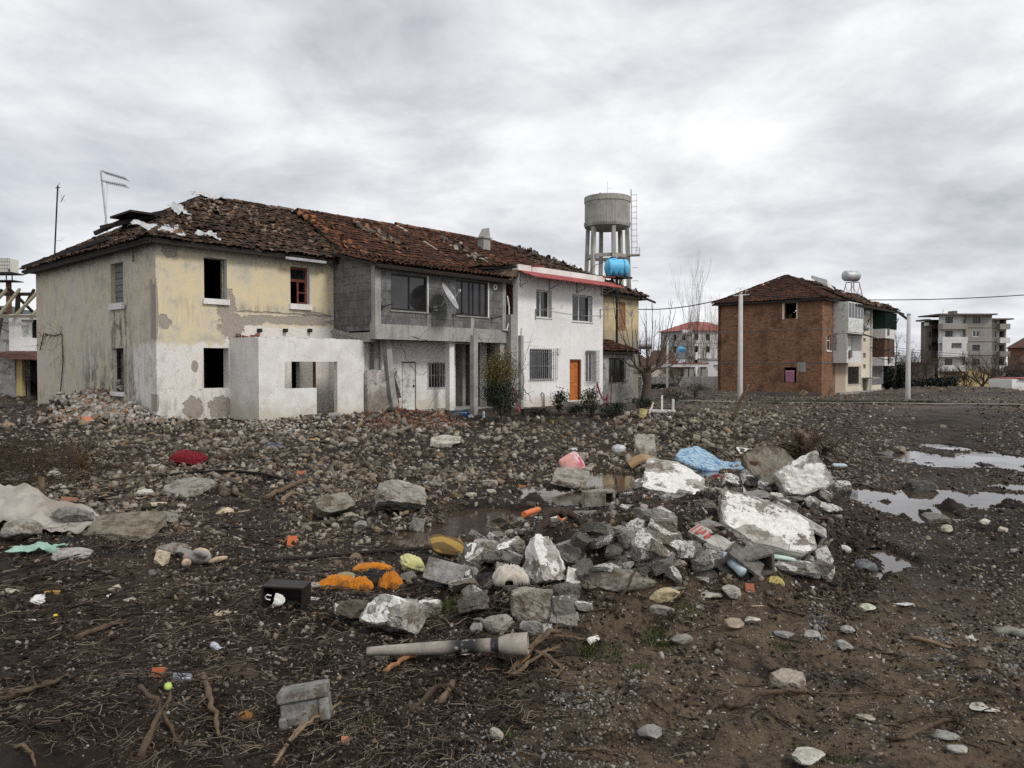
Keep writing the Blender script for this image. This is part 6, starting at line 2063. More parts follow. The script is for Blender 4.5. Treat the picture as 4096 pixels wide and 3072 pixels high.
 # chunks of concrete, blocks and stones seen one by one
def chunk(x0,y0,x1,y1,label,kind='block',tint=(1,1,1),paint=(),yaw=0.0,tilt=0.0,roll=0.0,dep=.7,seed=0,name=None,pthr=-.12,sink=.10,lift=0.0,cat=None,hk=1.0,mat='concrete',group=None):
 P=GP((x0+x1)/2,y1)
 P.z=max(P.z,WATER-.02)
 k=P.y/F
 w_,hv=(x1-x0)*k,(y1-y0)*k
 D=dep*w_
 h_=max(.38*hv,hv-D*(EYE/P.y)*.7)*hk
 if kind=='slab':
  h_=max(.06,.34*hv)
  D=min(1.3*w_,max(D,(hv-h_)/(EYE/P.y)*.75))
  tilt=abs(tilt)+6
 rng=np.random.default_rng(int(x0*7+y0+seed))
 if kind=='rock':
  V=cutrock(ICO[4][0],rng,10,.5,.85)
  V=V/np.abs(V).max(0)
  V=V+.05*np.array([[mn.noise(Vector(v)*2.3+Vector((seed,x0*.1,j*9)))for j in range(3)]for v in V])+.035*np.array([[mn.noise(Vector(v)*7+Vector((seed,x0*.1,j*9)))for j in range(3)]for v in V])
  V0,Fc,fid=V,ICO[4][1].tolist(),None
 else:
  V0=CUBE[0].copy()
  for _ in range(9 if kind=='block' else 7):
   nrm=rng.choice([-1,1],3)*rng.uniform(.2,1.0,3)
   if kind=='slab':
    nrm[2]*=.25
   nrm/=np.linalg.norm(nrm)
   t_=V0@nrm-rng.uniform(.98,1.32)
   V0=V0-np.outer(np.clip(t_,0,None),nrm)*1.0
  S0=np.array([w_,D,h_])/2
  sm_=(S0.min()*S0.mean())**.5
  nz_=np.array([[mn.noise(Vector(v)*1.3+Vector((seed+x0,j*5,0)))*.12+mn.noise(Vector(v)*3.6+Vector((seed+x0,j*5,0)))*.09+mn.noise(Vector(v)*8+Vector((seed+x0,j*5,0)))*.05 for j in range(3)]for v in V0*S0/sm_])
  V0=V0+nz_*sm_/S0
  Fc,fid=CUBE[1],CUBE[2]
 S=np.array([w_/2,D/2,h_/2])
 mi=np.zeros(len(Fc),int)
 pv_=None
 if paint:
  C_=np.array([V0[f].mean(0)for f in Fc])
  if fid is None:
   nv=C_/np.linalg.norm(C_,axis=1)[:,None]
   ax={'top':(0,0,1),'front':(0,-1,0),'right':(1,0,0),'left':(-1,0,0)}
   sel=np.zeros(len(Fc),bool)
   for p_ in paint:
    sel|=(nv@np.array(ax[p_])>.62)
  else:
   ids={'top':5,'front':2,'right':1,'left':0}
   sel=np.isin(np.array(fid),[ids[p_]for p_ in paint])
  nn_=np.array([mn.noise(Vector(c)*1.5+Vector((x0,3,seed)))+.35*mn.noise(Vector(c)*5+Vector((x0,3,seed)))for c in C_])
  pv_=np.zeros(len(V0));cnt=np.zeros(len(V0))
  for f_,s2,q2 in zip(Fc,sel,nn_):
   w2=(1.0 if s2 else 0.0)*(1.0 if q2>pthr else .30)
   for v2 in f_:
    pv_[v2]+=w2;cnt[v2]+=1
  pv_/=np.maximum(cnt,1)
 R=Matrix.Rotation(math.radians(yaw),3,'Z')@Matrix.Rotation(math.radians(tilt),3,'X')@Matrix.Rotation(math.radians(roll),3,'Y')
 V=(V0*S)@np.array(R).T
 zmin,zmax=V[:,2].min(),V[:,2].max()
 V[:,2]-=zmin
 nm=name or{'rock':'stone','block':'concrete_chunk','slab':'broken_slab'}[kind]
 T=np.broadcast_to(np.array(tint,float),(len(V),3))
 me=mesh_from(nm,V,Fc,M[mat],None,T)
 if pv_ is not None:
  at_=me.color_attributes.new('paint','FLOAT_COLOR','POINT')
  at_.data.foreach_set('color',np.repeat(pv_.astype(np.float32),4))
 o=link(nm,me,None,(P.x,P.y+D*.42,P.z-sink*h_+lift))
 tag(o,label,cat or{'rock':'stone','block':'concrete chunk','slab':'concrete slab'}[kind],group)
 return o
G_,LG,DG,BR,TAN=(.85,.85,.86),(1.25,1.23,1.2),(.55,.54,.53),(.62,.52,.42),(1.3,1.12,.85)
W_=(1.9,1.88,1.82)
LIST=[(1850,2158,1905,2290,'upright chunk with chipped white face at the left end of the heap','block',DG,('front','top'),18,-14,10,.8),(1888,2148,2018,2252,'big pale grey angular block, second from the heap\'s left end','block',LG,(),-8,-8,4,.7),(1988,2152,2094,2256,'cream-topped tilted block between the pale grey block and the tall white prism','block',(1.1,1.05,.95),('top','left'),20,10,-12,.8),(1850,2262,1912,2345,'chunk with white lower face under the left end of the heap','block',G_,('front',),10,-10,0,.8),(2110,2128,2232,2338,'tall white-plastered prism of masonry leaning on its ridge in the heap','block',LG,('top','front','right','left'),38,-26,6,.9),(2226,2155,2342,2275,'grey chunk with a dark hollow below it, right of the tall white prism','block',G_,('left',),-14,-6,-24,.8),(2345,2160,2450,2222,'flat pale grey slab lying behind the boulder-like lump','slab',LG,(),8,-10,6,.9),(2315,2222,2645,2378,'huge rough lump of masonry like a boulder, widest in the heap','rock',(.80,.76,.68),(),-4,0,-4,.55),(2265,2268,2322,2338,'small pointed white fragment left of the huge rough lump','block',W_,('front',),12,-30,18,.5),(2490,2106,2735,2186,'long dark slab with a white upper edge across the middle of the heap','slab',DG,('top',),-3,-6,2,.55),(2556,2040,2706,2112,'grey wedge-shaped slab standing on the long dark slab','block',G_,(),14,-8,12,.7),(2200,2048,2500,2110,'dark slab with white top edge carrying the hollow block with old mortar','slab',DG,('top',),-2,-4,1,.45),(2918,2062,3290,2248,'biggest slab, soil-strewn with white plaster patches, sloping right in the heap','slab',LG,('top',),-14,-22,12,.62),(2890,2022,2990,2100,'knobbly grey lump with pale specks above the biggest slab','rock',LG,(),5,0,0,.8),(2770,2065,2920,2120,'low rounded grey lump behind the red-lettered fragment','rock',G_,(),5,0,0,.8),(3119,1853,3314,2010,'large triangular slab with rough white face standing in the puddle','block',LG,('front','top'),-8,-22,-24,.35),(3256,1862,3332,1975,'grey slab leaning behind the right edge of the triangular white one','slab',(.75,.73,.68),(),20,-10,48,.5),(3036,1838,3200,1975,'muddy slab tilted steeply left of the triangular white one','slab',(.75,.68,.58),(),26,-26,-38,.6),(2968,1872,3080,1940,'plain grey squared block behind the rusty post','block',G_,(),22,0,-16,.6),(2600,1890,2846,2015,'long slab with white upper face lying beyond the dark red carpet','slab',LG,('top','front'),-14,-10,10,.42),(2522,1885,2640,1975,'rounded grey end of broken wall with white cap at the puddle edge','rock',(.75,.73,.68),('top',),0,0,0,.7),(2842,1948,2926,2012,'cracked grey block beside the long white-faced slab','block',LG,(),8,-8,4,.8),(2872,1980,3004,2020,'flat piece with rough white surface left of the rusty post foot','slab',W_,('top','front'),6,-14,-6,.7),(2886,2002,2990,2056,'white-faced broken block under the bent wires','block',LG,('top','front'),-6,-10,8,.7),(3108,1998,3194,2075,'grey cube with white top corner right of the rusty post','block',G_,('top','right'),-24,-8,10,.8),(3236,2000,3300,2035,'small dark block with white top lying in shallow water','block',DG,('top',),6,-6,0,.8),(3286,2028,3374,2072,'pale mossy-white fragment right of the small white-topped block','block',LG,('top','front'),-12,-14,12,.8),(3040,2070,3110,2115,'white pointed fragment just left of the tilted hollow block','block',W_,('front','top'),-20,-20,10,.7),(3090,2240,3268,2312,'knobbly pair of grey stones with white fronts right of the green lid','block',G_,('front','top'),-6,-10,4,.5),(3262,2246,3344,2326,'small grey chunk with a white right edge at the heap\'s right foot','block',(.7,.68,.64),('right',),-34,-12,14,.8),(2800,2200,2900,2262,'grey stone with ragged white patch left of the paired dark hollow blocks','block',G_,('top','left'),16,-8,8,.8),(2680,2160,2760,2215,'cream plastered fragment below the red-lettered piece','block',W_,('top','front'),-8,-14,4,.8),(2610,2165,2678,2212,'white plastered fragment left of the cream plastered one','block',G_,('front','top'),20,-10,12,.8),(2670,2225,2760,2275,'pinkish-brown broken stone on the heap right of the huge lump','rock',(1.2,.95,.78),(),0,0,0,.8),(2500,2200,2560,2240,'small chunk with bright white patch on top of the huge lump','block',G_,('top','front'),10,-8,5,.8),(2560,2195,2640,2240,'dark grey shard with white top on the right shoulder of the huge lump','block',DG,('top',),-10,-8,-5,.8),(2640,2218,2720,2282,'mid-grey fractured stone beside the pinkish-brown one','rock',G_,(),10,0,0,.8),(2500,2050,2565,2095,'small white-speckled stone left of the checked cloth','rock',LG,(),10,0,0,.8),(2390,2172,2450,2215,'small grey slab leaning behind the boulder-like lump','slab',G_,(),24,-18,12,.8),(2046,2342,2200,2492,'upright cracked block split into grey and mossy halves above the pipe socket','block',(.95,.9,.8),(),12,-10,4,.6),(1930,2428,2070,2545,'pale angular stone directly behind the grey pipe','rock',(1.05,1.03,.98),(),0,0,0,.7),(1878,2475,1938,2540,'smaller grey stone left of the pale angular one behind the pipe','rock',G_,(),0,0,0,.8),(2080,2478,2172,2545,'squarish grey chunk touching the pipe socket','block',G_,(),-4,-6,2,.6),(2205,2376,2298,2494,'dark upright block with a white top, right of the split block','block',DG,('top',),26,-12,4,.7),(2286,2408,2370,2456,'low grey piece with white top beside the dark upright block','block',G_,('top',),18,-10,14,.8),(2600,2338,2728,2412,'tan-yellow sandstone piece resting above a grey rock','rock',(1.75,1.48,1.0),(),14,0,-8,.6),(2598,2392,2706,2464,'grey rock under the tan-yellow sandstone piece','rock',(.9,.88,.85),(),0,0,0,.8),(2672,2516,2780,2588,'dark grey rough rock with green weeds behind it','rock',(.75,.74,.72),(),0,0,0,.8),(1460,2388,1670,2548,'large squared block with flaking white face, tilted toward the drawer','block',LG,('top','front'),-38,-32,-8,.72),(1578,2394,1664,2476,'grey moulded block behind the large white-faced one','block',G_,(),-4,-4,0,.7),(1664,2392,1762,2474,'rough grey block with white upper edge right of the moulded block','block',(.75,.73,.70),('top',),2,-6,0,.7),(1334,2404,1462,2500,'dark earthy slab with a pale left edge, left of the large white-faced block','block',(.38,.34,.3),('left',),12,-24,0,.7),(1590,2275,1670,2325,'dark grey stone under the pale yellow cushion','rock',DG,(),0,0,0,.8),(2896,2330,2985,2400,'rough whitish stone beside the clear bottle','rock',(1.3,1.28,1.22),(),0,0,0,.9),(2640,2330,2760,2365,'flat grey-white stone behind the tan-yellow sandstone piece','rock',G_,(),0,0,0,.7),(2768,2350,2900,2400,'broad low whitish rubble stone right of the sandstone piece','rock',(1.2,1.17,1.1),(),0,0,0,.7),(2556,2874,2662,2970,'knobbly dark grey stone alone on the tan earth near the bottom','rock',(.85,.86,.88),(),0,0,0,.8),(3170,2974,3322,3070,'large whitish jagged stone at the bottom right','rock',(1.5,1.5,1.42),(),0,0,0,.8),(3440,2404,3512,2452,'pale green-white lump on the dark mud right of the heap','rock',(1.7,1.75,1.45),(),0,0,0,.8),(2900,2460,2990,2520,'brown stone on the mud in front of the heap, left of a whiter one','rock',(1.1,.9,.75),(),0,0,0,.8),(2985,2456,3050,2500,'white-green stone touching the brown one before the heap','rock',(1.8,1.8,1.6),(),0,0,0,.8),(3345,2540,3425,2605,'grey lump at the right end of the line of crushed stones','rock',(1.05,1.05,1.05),(),0,0,0,.8),(3370,2490,3430,2540,'grey lump behind the one ending the line of crushed stones','rock',(1.1,1.1,1.1),(),0,0,0,.8),(3090,2510,3190,2565,'dark grey lump at the left end of the line of crushed stones','rock',(.85,.85,.88),(),0,0,0,.8),(3220,2510,3290,2560,'light grey lump in the middle of the line of crushed stones','rock',(1.2,1.2,1.18),(),0,0,0,.8),(3100,2710,3232,2765,'flat tan-grey slab sunk in the earth above the thick root','slab',(1.1,1.0,.88),(),-8,-4,2,.8),(3440,2848,3530,2885,'low pale stone sunk in the earth near the bottom right','rock',(1.2,1.1,.95),(),0,0,0,.8),(3800,2960,3890,3020,'speckled grey-white stone under the curving root','rock',(1.25,1.25,1.2),(),0,0,0,.8),(3750,2910,3860,2965,'round grey stone behind the speckled one under the curving root','rock',(.9,.9,.88),(),0,0,0,.8),(3900,2810,4020,2855,'crumbled white mortar piece near the right edge','rock',(1.6,1.6,1.5),(),0,0,0,.8),(1950,2895,2015,2970,'upright pale stone near the bottom centre','rock',(1.15,1.1,1.0),(),0,0,0,.8),(1220,2325,1300,2350,'small flat pale stone behind the drawer','rock',LG,(),0,0,0,.8),(420,2322,488,2375,'cream stone with flat top left of the drawer','rock',(1.75,1.6,1.35),(),0,0,0,.8),(845,2430,925,2468,'tan lumpy stone below and left of the drawer','rock',(1.5,1.3,.98),(),0,0,0,.8),(0,2344,64,2382,'smooth pale stone cut by the left edge','rock',(1.5,1.38,1.15),(),0,0,0,.8),(485,2385,537,2410,'smooth oblong greyish-green stone at lower left','rock',(1.1,1.1,.95),(),0,0,0,.7),(-40,2048,132,2158,'layered grey boulder on white sheeting at the left edge','rock',(1.0,.98,.92),(),0,0,0,.8),(174,2008,350,2110,'dark grey rough chunk beside the white sheeting','rock',(.75,.75,.78),(),8,0,12,.7),(325,2062,600,2162,'broad mud-caked slab left of centre','slab',(.68,.62,.52),(),0,-8,2,.7),(583,2028,694,2102,'grey rough chunk behind the mud-caked slab','rock',(.85,.85,.82),(),0,0,0,.8),(600,2142,735,2225,'grey conglomerate lump with a cream fragment before it','rock',(.85,.84,.80),(),0,0,0,.8),(690,2185,772,2235,'small grey lump right of the conglomerate one','rock',(.9,.9,.88),(),0,0,0,.8),(617,2200,670,2264,'cream angular fragment leaning on the conglomerate lump','block',(2.0,1.75,1.35),(),10,-10,14,.5),(637,1926,795,1992,'oblong grey concrete block lying by the black hose','slab',(.85,.84,.8),(),-10,-4,3,.6),(200,2198,335,2252,'light grey wedge of concrete on the mint-green rag','slab',(1.15,1.13,1.1),(),12,-4,6,.7),(570,2000,655,2032,'cream limestone piece right of the mud-caked slab','rock',(2.0,1.75,1.35),(),0,0,0,.7),(852,2018,930,2062,'cream angular stone on dark soil left of centre','rock',(1.9,1.6,1.2),(),0,0,0,.8),(1500,1948,1688,2060,'big grey tilted slab of concrete beside the brown puddle','block',(1.05,1.02,.98),(),18,-26,10,.75),(1250,1988,1395,2078,'grey pointed slab heaped with soil left of the big tilted one','block',(.85,.8,.7),(),20,-22,-14,.8),(1345,2040,1430,2080,'pair-like pale rounded stone at the foot of the soil-heaped slab','rock',(1.2,1.12,1.0),(),0,0,0,.8),(1640,2090,1690,2150,'grey squared fragment on the left bank of the brown puddle','block',G_,(),30,-10,14,.8),(1410,2075,1475,2125,'grey jagged rock below the pointed slab','rock',(.95,.95,.95),(),0,0,0,.8),(1718,1740,1838,1788,'flat cream-grey slab lying level before the bay with the blue crate','slab',(1.45,1.4,1.3),(),2,2,-2,.55),(2220,1890,2358,1955,'thick grey slab in the puddle under the pink cushion','slab',(.95,.9,.82),(),-12,-6,14,.6),(2546,1766,2628,1848,'upright pale grey slab left of the blue mattress','slab',(1.25,1.2,1.1),(),4,-64,4,.85),(2372,1794,2444,1850,'domed grey stone left of the upright pale slab','rock',(1.05,1.0,.92),(),0,0,0,.8),(2812,1756,2872,1815,'round brown-grey stone behind the blue mattress','rock',(.85,.78,.68),(),0,0,0,.9),(2300,1810,2352,1845,'squared pale block left of the pink cushion\'s tip','block',(1.3,1.22,1.1),(),10,-8,4,.8),(3648,1946,3760,1998,'flat-topped dark block standing in the bright puddle','block',(.34,.35,.36),(),4,-2,0,.8),(3580,1798,3640,1838,'brown stone standing in the far small puddle','rock',(.85,.78,.68),(),0,0,0,.8),(3770,2090,3820,2130,'cream angular stone on the near side of the bright puddle','rock',(1.6,1.5,1.25),(),0,0,0,.8),(3998,2100,4040,2135,'cream angular stone farther right beyond the bright puddle edge','rock',(1.5,1.4,1.2),(),0,0,0,.8),(3700,2060,3800,2092,'dark slaty stone on the bank of the bright puddle','slab',DG,(),8,-6,0,.7),(3920,2070,3970,2100,'white-faced stone among dark ones right of the bright puddle','rock',(1.8,1.8,1.7),(),0,0,0,.8),(4046,2190,4076,2214,'small grey cobble near the right edge','rock',(1.1,1.1,1.05),(),0,0,0,.8),(3706,2140,3728,2160,'small round tan cobble in the mud below the bright puddle','rock',(1.2,1.1,.9),(),0,0,0,.8),(1930,1918,1990,1946,'squared grey brick-shaped stone left of the central puddle','block',(1.1,1.05,.95),(),2,0,0,.6),(1850,1960,1910,1992,'pale pyramidal stone at the left tip of the central puddle','rock',(1.3,1.25,1.15),(),0,0,0,.8),(1934,1952,1985,1980,'round stone mirrored in the central puddle','rock',(1.2,1.15,1.05),(),0,0,0,.8),(2700,1700,2745,1735,'dark rounded boulder on top of the stone bank behind the mattress','rock',(.6,.55,.5),(),0,0,0,.9),(2808,1716,2850,1757,'grey cobble under the brown one on the stone bank','rock',(.95,.9,.8),(),0,0,0,.9),(2876,1716,2912,1752,'grey-tan boulder at the right of the stone bank','rock',(1.05,.98,.86),(),0,0,0,.9),(2874,1678,2902,1716,'upright flat boulder on the stone bank','rock',(1.05,.98,.86),(),0,0,0,.6),(2770,1726,2812,1770,'leaning tan boulder left of the round brown-grey stone','rock',(1.0,.9,.75),(),20,0,20,.8),(2990,1746,3024,1778,'brownish boulder right of the stone bank','rock',(1.0,.88,.72),(),0,0,0,.8),(2996,1680,3040,1704,'dark flat-topped boulder under the leaning timber','rock',(.7,.65,.58),(),0,0,0,.8),(3200,1572,3236,1600,'brown stone leaning on the foot of the brick block','rock',(.9,.75,.6),(),0,0,0,.8),]
for i,a in enumerate(LIST):
 chunk(*a,seed=i,pthr=-.3 if 'biggest' in a[4]else-.12)
def xf(P,yaw=0,pitch=0,roll=0):
 return Matrix.Translation(P)@Matrix.Rotation(math.radians(yaw),4,'Z')@Matrix.Rotation(math.radians(pitch),4,'X')@Matrix.Rotation(math.radians(roll),4,'Y')
def hollow(px,py,w_,h_,d_,yaw,pitch,roll,label,lift=0.0,tint=G_,holes=2,t_=.03,paint=False,stuck=False):
 """hollow concrete block: openings run along its local y"""
 P=GP(px,py)
 T=xf(P+Vector((0,.05,h_/2+lift)),yaw,pitch,roll)
 mb=MB()
 e_=.002
 mb.box(-w_/2,w_/2,-d_/2,d_/2,h_/2-t_,h_/2,0,tint);mb.box(-w_/2,w_/2,-d_/2,d_/2,-h_/2,-h_/2+t_,0,tint)
 for k in range(holes+1):
  x=-w_/2+t_/2+(w_-t_)*k/holes
  mb.box(x-t_/2,x+t_/2,-d_/2+e_,d_/2-e_,-h_/2+t_,h_/2-t_,0,tint)
 mb.box(-w_/2+t_,w_/2-t_,d_/2-.02,d_/2-.004,-h_/2+t_,h_/2-t_,0,(.3,.3,.3))
 if stuck:
  mb.box(-w_/2-.004,w_*.12,-d_/2-.012,-d_/2,-h_/2,h_/2,0,tint)
 o=mb.build('hollow_block',M['concrete'])
 o.matrix_world=T
 bv=o.modifiers.new('b','BEVEL');bv.width=.006;bv.segments=2
 return tag(o,label,'concrete block')
hollow(1777,2352,.34,.19,.20,-24,52,22,'hollow grey block with two cells facing up, beside the tan patterned cushion',tint=(.9,.9,.92))
hollow(3190,2168,.52,.22,.20,-20,12,30,'hollow block with two dark cells and white crust, tilted at the heap\'s right',.02,LG)
hollow(3022,2300,.28,.20,.2,18,10,-10,'dark hollow block behind a leaning one, left of the green lid',tint=DG,holes=1)
hollow(2968,2318,.30,.20,.2,-30,16,38,'leaning dark hollow block beside the clear bottle',tint=DG,holes=1)
hb=hollow(2395,2050,.42,.20,.19,8,0,-2,'squared block with crusted old mortar and one open square cell, by the puddle',.09,(.9,.86,.78),3,.035,stuck=True)
P=GP(1212,2905)
mb=MB()
mb.box(-.125,.125,-.075,.075,0,.13,0,(.75,.76,.78));mb.box(-.135,.135,-.095,.10,.1305,.19,0,(.8,.81,.83));mb.box(.08,.138,-.09,.075,.005,.128,0,(.75,.76,.78));mb.box(-.137,-.09,-.10,.07,-.02,.06,0,(.7,.7,.72))
o=mb.build('kerb_block',M['concrete'])
o.matrix_world=xf(P+Vector((0,.08,-.01)),8,-10,-7)
bv=o.modifiers.new('b','BEVEL');bv.width=.012;bv.segments=3
tag(o,'grey moulded block with an overhanging lip, largest thing in the near twigs','concrete block')
def lettered():
 P0,P1=GP(2752,2125,.16),GP(2895,2205,.13)
 ax=(P1-P0);L=ax.length;ax.normalize()
 fr_=Vector((.35,-.62,-.30));fr_=(fr_-ax*fr_.dot(ax)).normalized()
 up_=fr_.cross(ax).normalized()
 if up_.z<0:
  up_=-up_
 up2=(up_*.9-fr_*.1).normalized()
 mb=MB()
 Mx=Matrix(((ax.x,-fr_.x,up_.x,P0.x),(ax.y,-fr_.y,up_.y,P0.y),(ax.z,-fr_.z,up_.z,P0.z),(0,0,0,1)))
 n_=12
 V=[]
 for i in range(n_+1):
  x=L*i/n_
  j=.012*mn.noise(Vector((i*.9,3,1)))*(1+3*(i>9))
  V+=[(x,0+j,-.09),(x,.16+j,-.09),(x,.16+j,.0+j),(x,0+j,0.0)]
 Fc=[]
 for i in range(n_):
  for k in range(4):
   Fc.append((4*i+k,4*i+(k+1)%4,4*i+4+(k+1)%4,4*i+4+k))
 Fc+=[(3,2,1,0),tuple(4*n_+k for k in range(4))]
 mb.add(V,Fc,0,(1.35,1.35,1.32))
 o=mb.build('lettered_fragment',M['concrete']);o.matrix_world=Mx
 tag(o,'grey fragment with red hand-painted letters lying across the heap','concrete chunk')
 mb=MB()
 def stroke(pts,w_=.016):
  for a,b in zip(pts[:-1],pts[1:]):
   a,b=Vector((*a,.006)),Vector((*b,.006))
   d_=(b-a).normalized();s_=Vector((-d_.y,d_.x,0))*w_/2
   a2,b2=a-d_*w_*.3,b+d_*w_*.3
   mb.add([a2-s_,b2-s_,b2+s_,a2+s_],[(0,1,2,3)])
 k=L
 stroke([(.05*k,.02),(.055*k,.15)],.012)
 stroke([(.16*k,.13),(.17*k,.03),(.20*k,.02),(.30*k,.115),(.30*k,.06)])
 stroke([(.38*k,.12),(.47*k,.12),(.47*k,.06),(.43*k,.025),(.40*k,.04),(.42*k,.085)])
 l_=mb.build('lettering',simple('red_spray_paint',(.45,.06,.05),.6,var=.2),o)
lettered()
# loose objects in the rubble
def pile(name,x0,y0,x1,y1,mat,label,cat,seed=0,depth=.6,h_=None,folds=1.0,holes=None,smooth=True,res=40,lift=0.0):
 """a heap of soft cloth: domed grid with sharp folds"""
 P=GP((x0+x1)/2,y1)
 P.z=max(P.z,WATER-.02)
 k=P.y/F
 w_=(x1-x0)*k;D=w_*depth
 hv=(y1-y0)*k
 H_=h_ if h_ is not None else max(.3*hv,hv-D*EYE/P.y*.8)
 V,Fc=[],[]
 n_=res
 for j in range(n_+1):
  for i in range(n_+1):
   u,v=2*i/n_-1,2*j/n_-1
   q=Vector((u*1.6+seed,v*1.6,seed*.37))
   edge=1+.30*mn.noise(Vector((math.atan2(v,u)*1.3,seed,0)))
   r=max(abs(u),abs(v))*.35+math.hypot(u,v)*.65
   dome=max(0,1-(r/1.02)**2.2)
   qa=Vector((q.x*.9+q.y*.5,q.y*2.6-q.x*1.2,q.z))
   rid=1-abs(mn.noise(qa*1.3))*2.4
   rid2=1-abs(mn.noise(qa*2.2+Vector((5,5,5))))*2.4
   z=H_*dome**.55*(.55+.45*rid*folds*.6+.12*rid2*folds)if dome>0 else 0
   V.append((u*w_/2*edge+.03*w_*mn.noise(q*3),v*D/2*edge,z-.015+(0 if dome>0 else-.03)))
 for j in range(n_):
  for i in range(n_):
   a=j*(n_+1)+i
   if holes is not None and mn.noise(Vector(V[a])*(5.0/w_)+Vector((seed,2,1)))>holes:
    continue
   u,v=2*(i+.5)/n_-1,2*(j+.5)/n_-1
   if max(abs(u),abs(v))*.35+math.hypot(u,v)*.65>1.04:
    continue
   Fc.append([a,a+1,a+n_+2,a+n_+1])
 o=link(name,mesh_from(name,V,Fc,mat,smooth=smooth),None,(P.x,P.y+D*.45,P.z+lift))
 md=o.modifiers.new('t','SOLIDIFY');md.thickness=.008
 return tag(o,label,cat)
def pillow(name,P,w_,l_,h_,yaw,pitch,roll,mat,label,cat,seed=0,wr=.06,band=None,spin=0):
 n_,m2=40,28
 V,Fc,mi=[],[],[]
 for j in range(m2+1):
  ph=-math.pi/2+math.pi*j/m2
  for i in range(n_):
   th=2*math.pi*i/n_
   c,s_=math.cos(th),math.sin(th)
   sq=lambda t,p:math.copysign(abs(t)**p,t)
   x=sq(c,.45)*sq(math.cos(ph),.55);y=sq(s_,.45)*sq(math.cos(ph),.55);z=sq(math.sin(ph),1.1)*(1-.55*max(abs(x),abs(y))**3)
   q=Vector((x,y,z))
   f=1+wr*(1-2.4*abs(mn.noise(q*2.3+Vector((seed,0,0)))))
   V.append((x*w_/2*f,y*l_/2*f,z*h_/2*f))
 for j in range(m2):
  for i in range(n_):
   Fc.append([j*n_+i,j*n_+(i+1)%n_,(j+1)*n_+(i+1)%n_,(j+1)*n_+i])
 if band:
  mats=list(band);mi=[1 if(V[f[0]][0]/w_>.22)else 0 for f in Fc]
 else:
  mats,mi=[mat],None
 o=link(name,mesh_from(name,V,Fc,mats,mi,smooth=True))
 o.matrix_world=xf(P,yaw,pitch,roll)@Matrix.Rotation(math.radians(spin),4,'Z')
 return tag(o,label,cat)
ORA=cloth('bright_orange_fabric',(.52,.18,.008),.3,9,(.16,.06,.01))
BLK=cloth('black_muddy_fabric',(.010,.009,.009),.4,6,(.02,.016,.012))
pile('cloth',1262,2290,1430,2356,ORA,'bright orange cloth, left flap trailing toward the drawer','cloth',3,.6,.12,1.3)
pile('cloth',1385,2300,1490,2362,ORA,'bright orange cloth knot below the black middle part','cloth',9,.7,.12,1.5)
pile('cloth',1405,2228,1570,2286,ORA,'bright orange cloth roll along the top behind the black part','cloth',14,.4,.10,1.0)
pile('cloth',1505,2280,1608,2358,ORA,'bright orange cloth bunch at the right, nearest the hollow block','cloth',21,.7,.15,1.6)
pile('cloth',1400,2240,1560,2346,BLK,'sooty black cloth lump in the middle of the orange cloths','cloth',30,.7,.15,1.2)
pile('cloth',1335,2268,1420,2310,cloth('khaki_fabric',(.27,.25,.13)),'khaki cloth edge sticking out behind the orange cloth','cloth',33,.6,.06)
P=GP(1645,2304);pillow('cushion',P+Vector((0,.08,.09)),.22,.20,.15,20,10,24,cloth('pale_yellow_fabric',(.52,.50,.22),.2,6,(.28,.27,.14)),'crumpled pale yellow-green cushion beside the orange cloth','cushion',4,.14)
def striped(name,a,b,sc):
 m_,n=newmat(name)
 co=n.obj();x,y,z=n.xyz(co)
 s_=n.m('SINE',n.m('MULTIPLY',n.m('ADD',y,n.m('MULTIPLY',x,.3)),sc))
 n.out(n.mix(n.step(s_,.1,.3),a,b),.9,0,n.bump(n.noise(co,30,4),.3,.01),.2)
 return m_
P=GP(1790,2232);pillow('cushion',P+Vector((0,.1,.09)),.38,.30,.17,14,18,18,striped('mustard_stripe_fabric',(.32,.21,.06),(.13,.085,.035),34),'mustard and brown striped cushion by the brown puddle','cushion',6,.05)
P=GP(2290,1898);pillow('cushion',P+Vector((.0,.14,.19)),.42,.42,.15,-14,62,8,None,'pink cushion with flowered end standing on a slab in the puddle','cushion',8,.06,(cloth('pink_fabric',(.60,.30,.27),.12,4,(.50,.24,.21)),simple('pink_flowered_fabric',(.62,.42,.42),.9,var=.35,scale=18,dirt=(.45,.08,.12))),38)
RDP,n=newmat('red_scrollwork_fabric')
co=n.obj();v_=n.voro(n.vm('ADD',co,n.comb(n.noise(co,9),n.noise(co,7),0)),15,'DISTANCE_TO_EDGE')
n.out(n.mix(n.step(v_,.03,.10),(.30,.012,.022),(.035,.008,.010)),.9,0,n.bump(n.noise(co,40,3),.3,.01),.2)
P=GP(740,1858);pillow('cushion',P+Vector((0,.15,.10)),.64,.46,.26,-6,16,8,RDP,'dark red cushion with scrollwork pattern on the rubble before the yellow house','cushion',12,.10)
pile('cloth',788,1838,815,1862,cloth('scarlet_fabric',(.5,.02,.02)),'small scarlet rag at the right end of the patterned cushion','cloth',5,.6,.03,res=14)
pile('cloth',1967,2240,2112,2352,cloth('sheer_beige_fabric',(.52,.47,.40),.15,5,(.36,.31,.25)),'beige sheer cloth draped in folds left of the tall white prism','cloth',40,.55,.14,1.2,lift=.06)
pile('cloth',1895,2255,2010,2345,cloth('dark_plum_fabric',(.018,.012,.020)),'dark plum rag hanging below the beige sheer cloth','cloth',44,.5,.10,lift=.03)
pile('cloth',2428,1972,2665,2035,cloth('dark_red_carpet',(.075,.008,.014),.4,7,(.03,.01,.01)),'dark red carpet lying folded under the shoe and paper','carpet',50,.6,.12,.4)
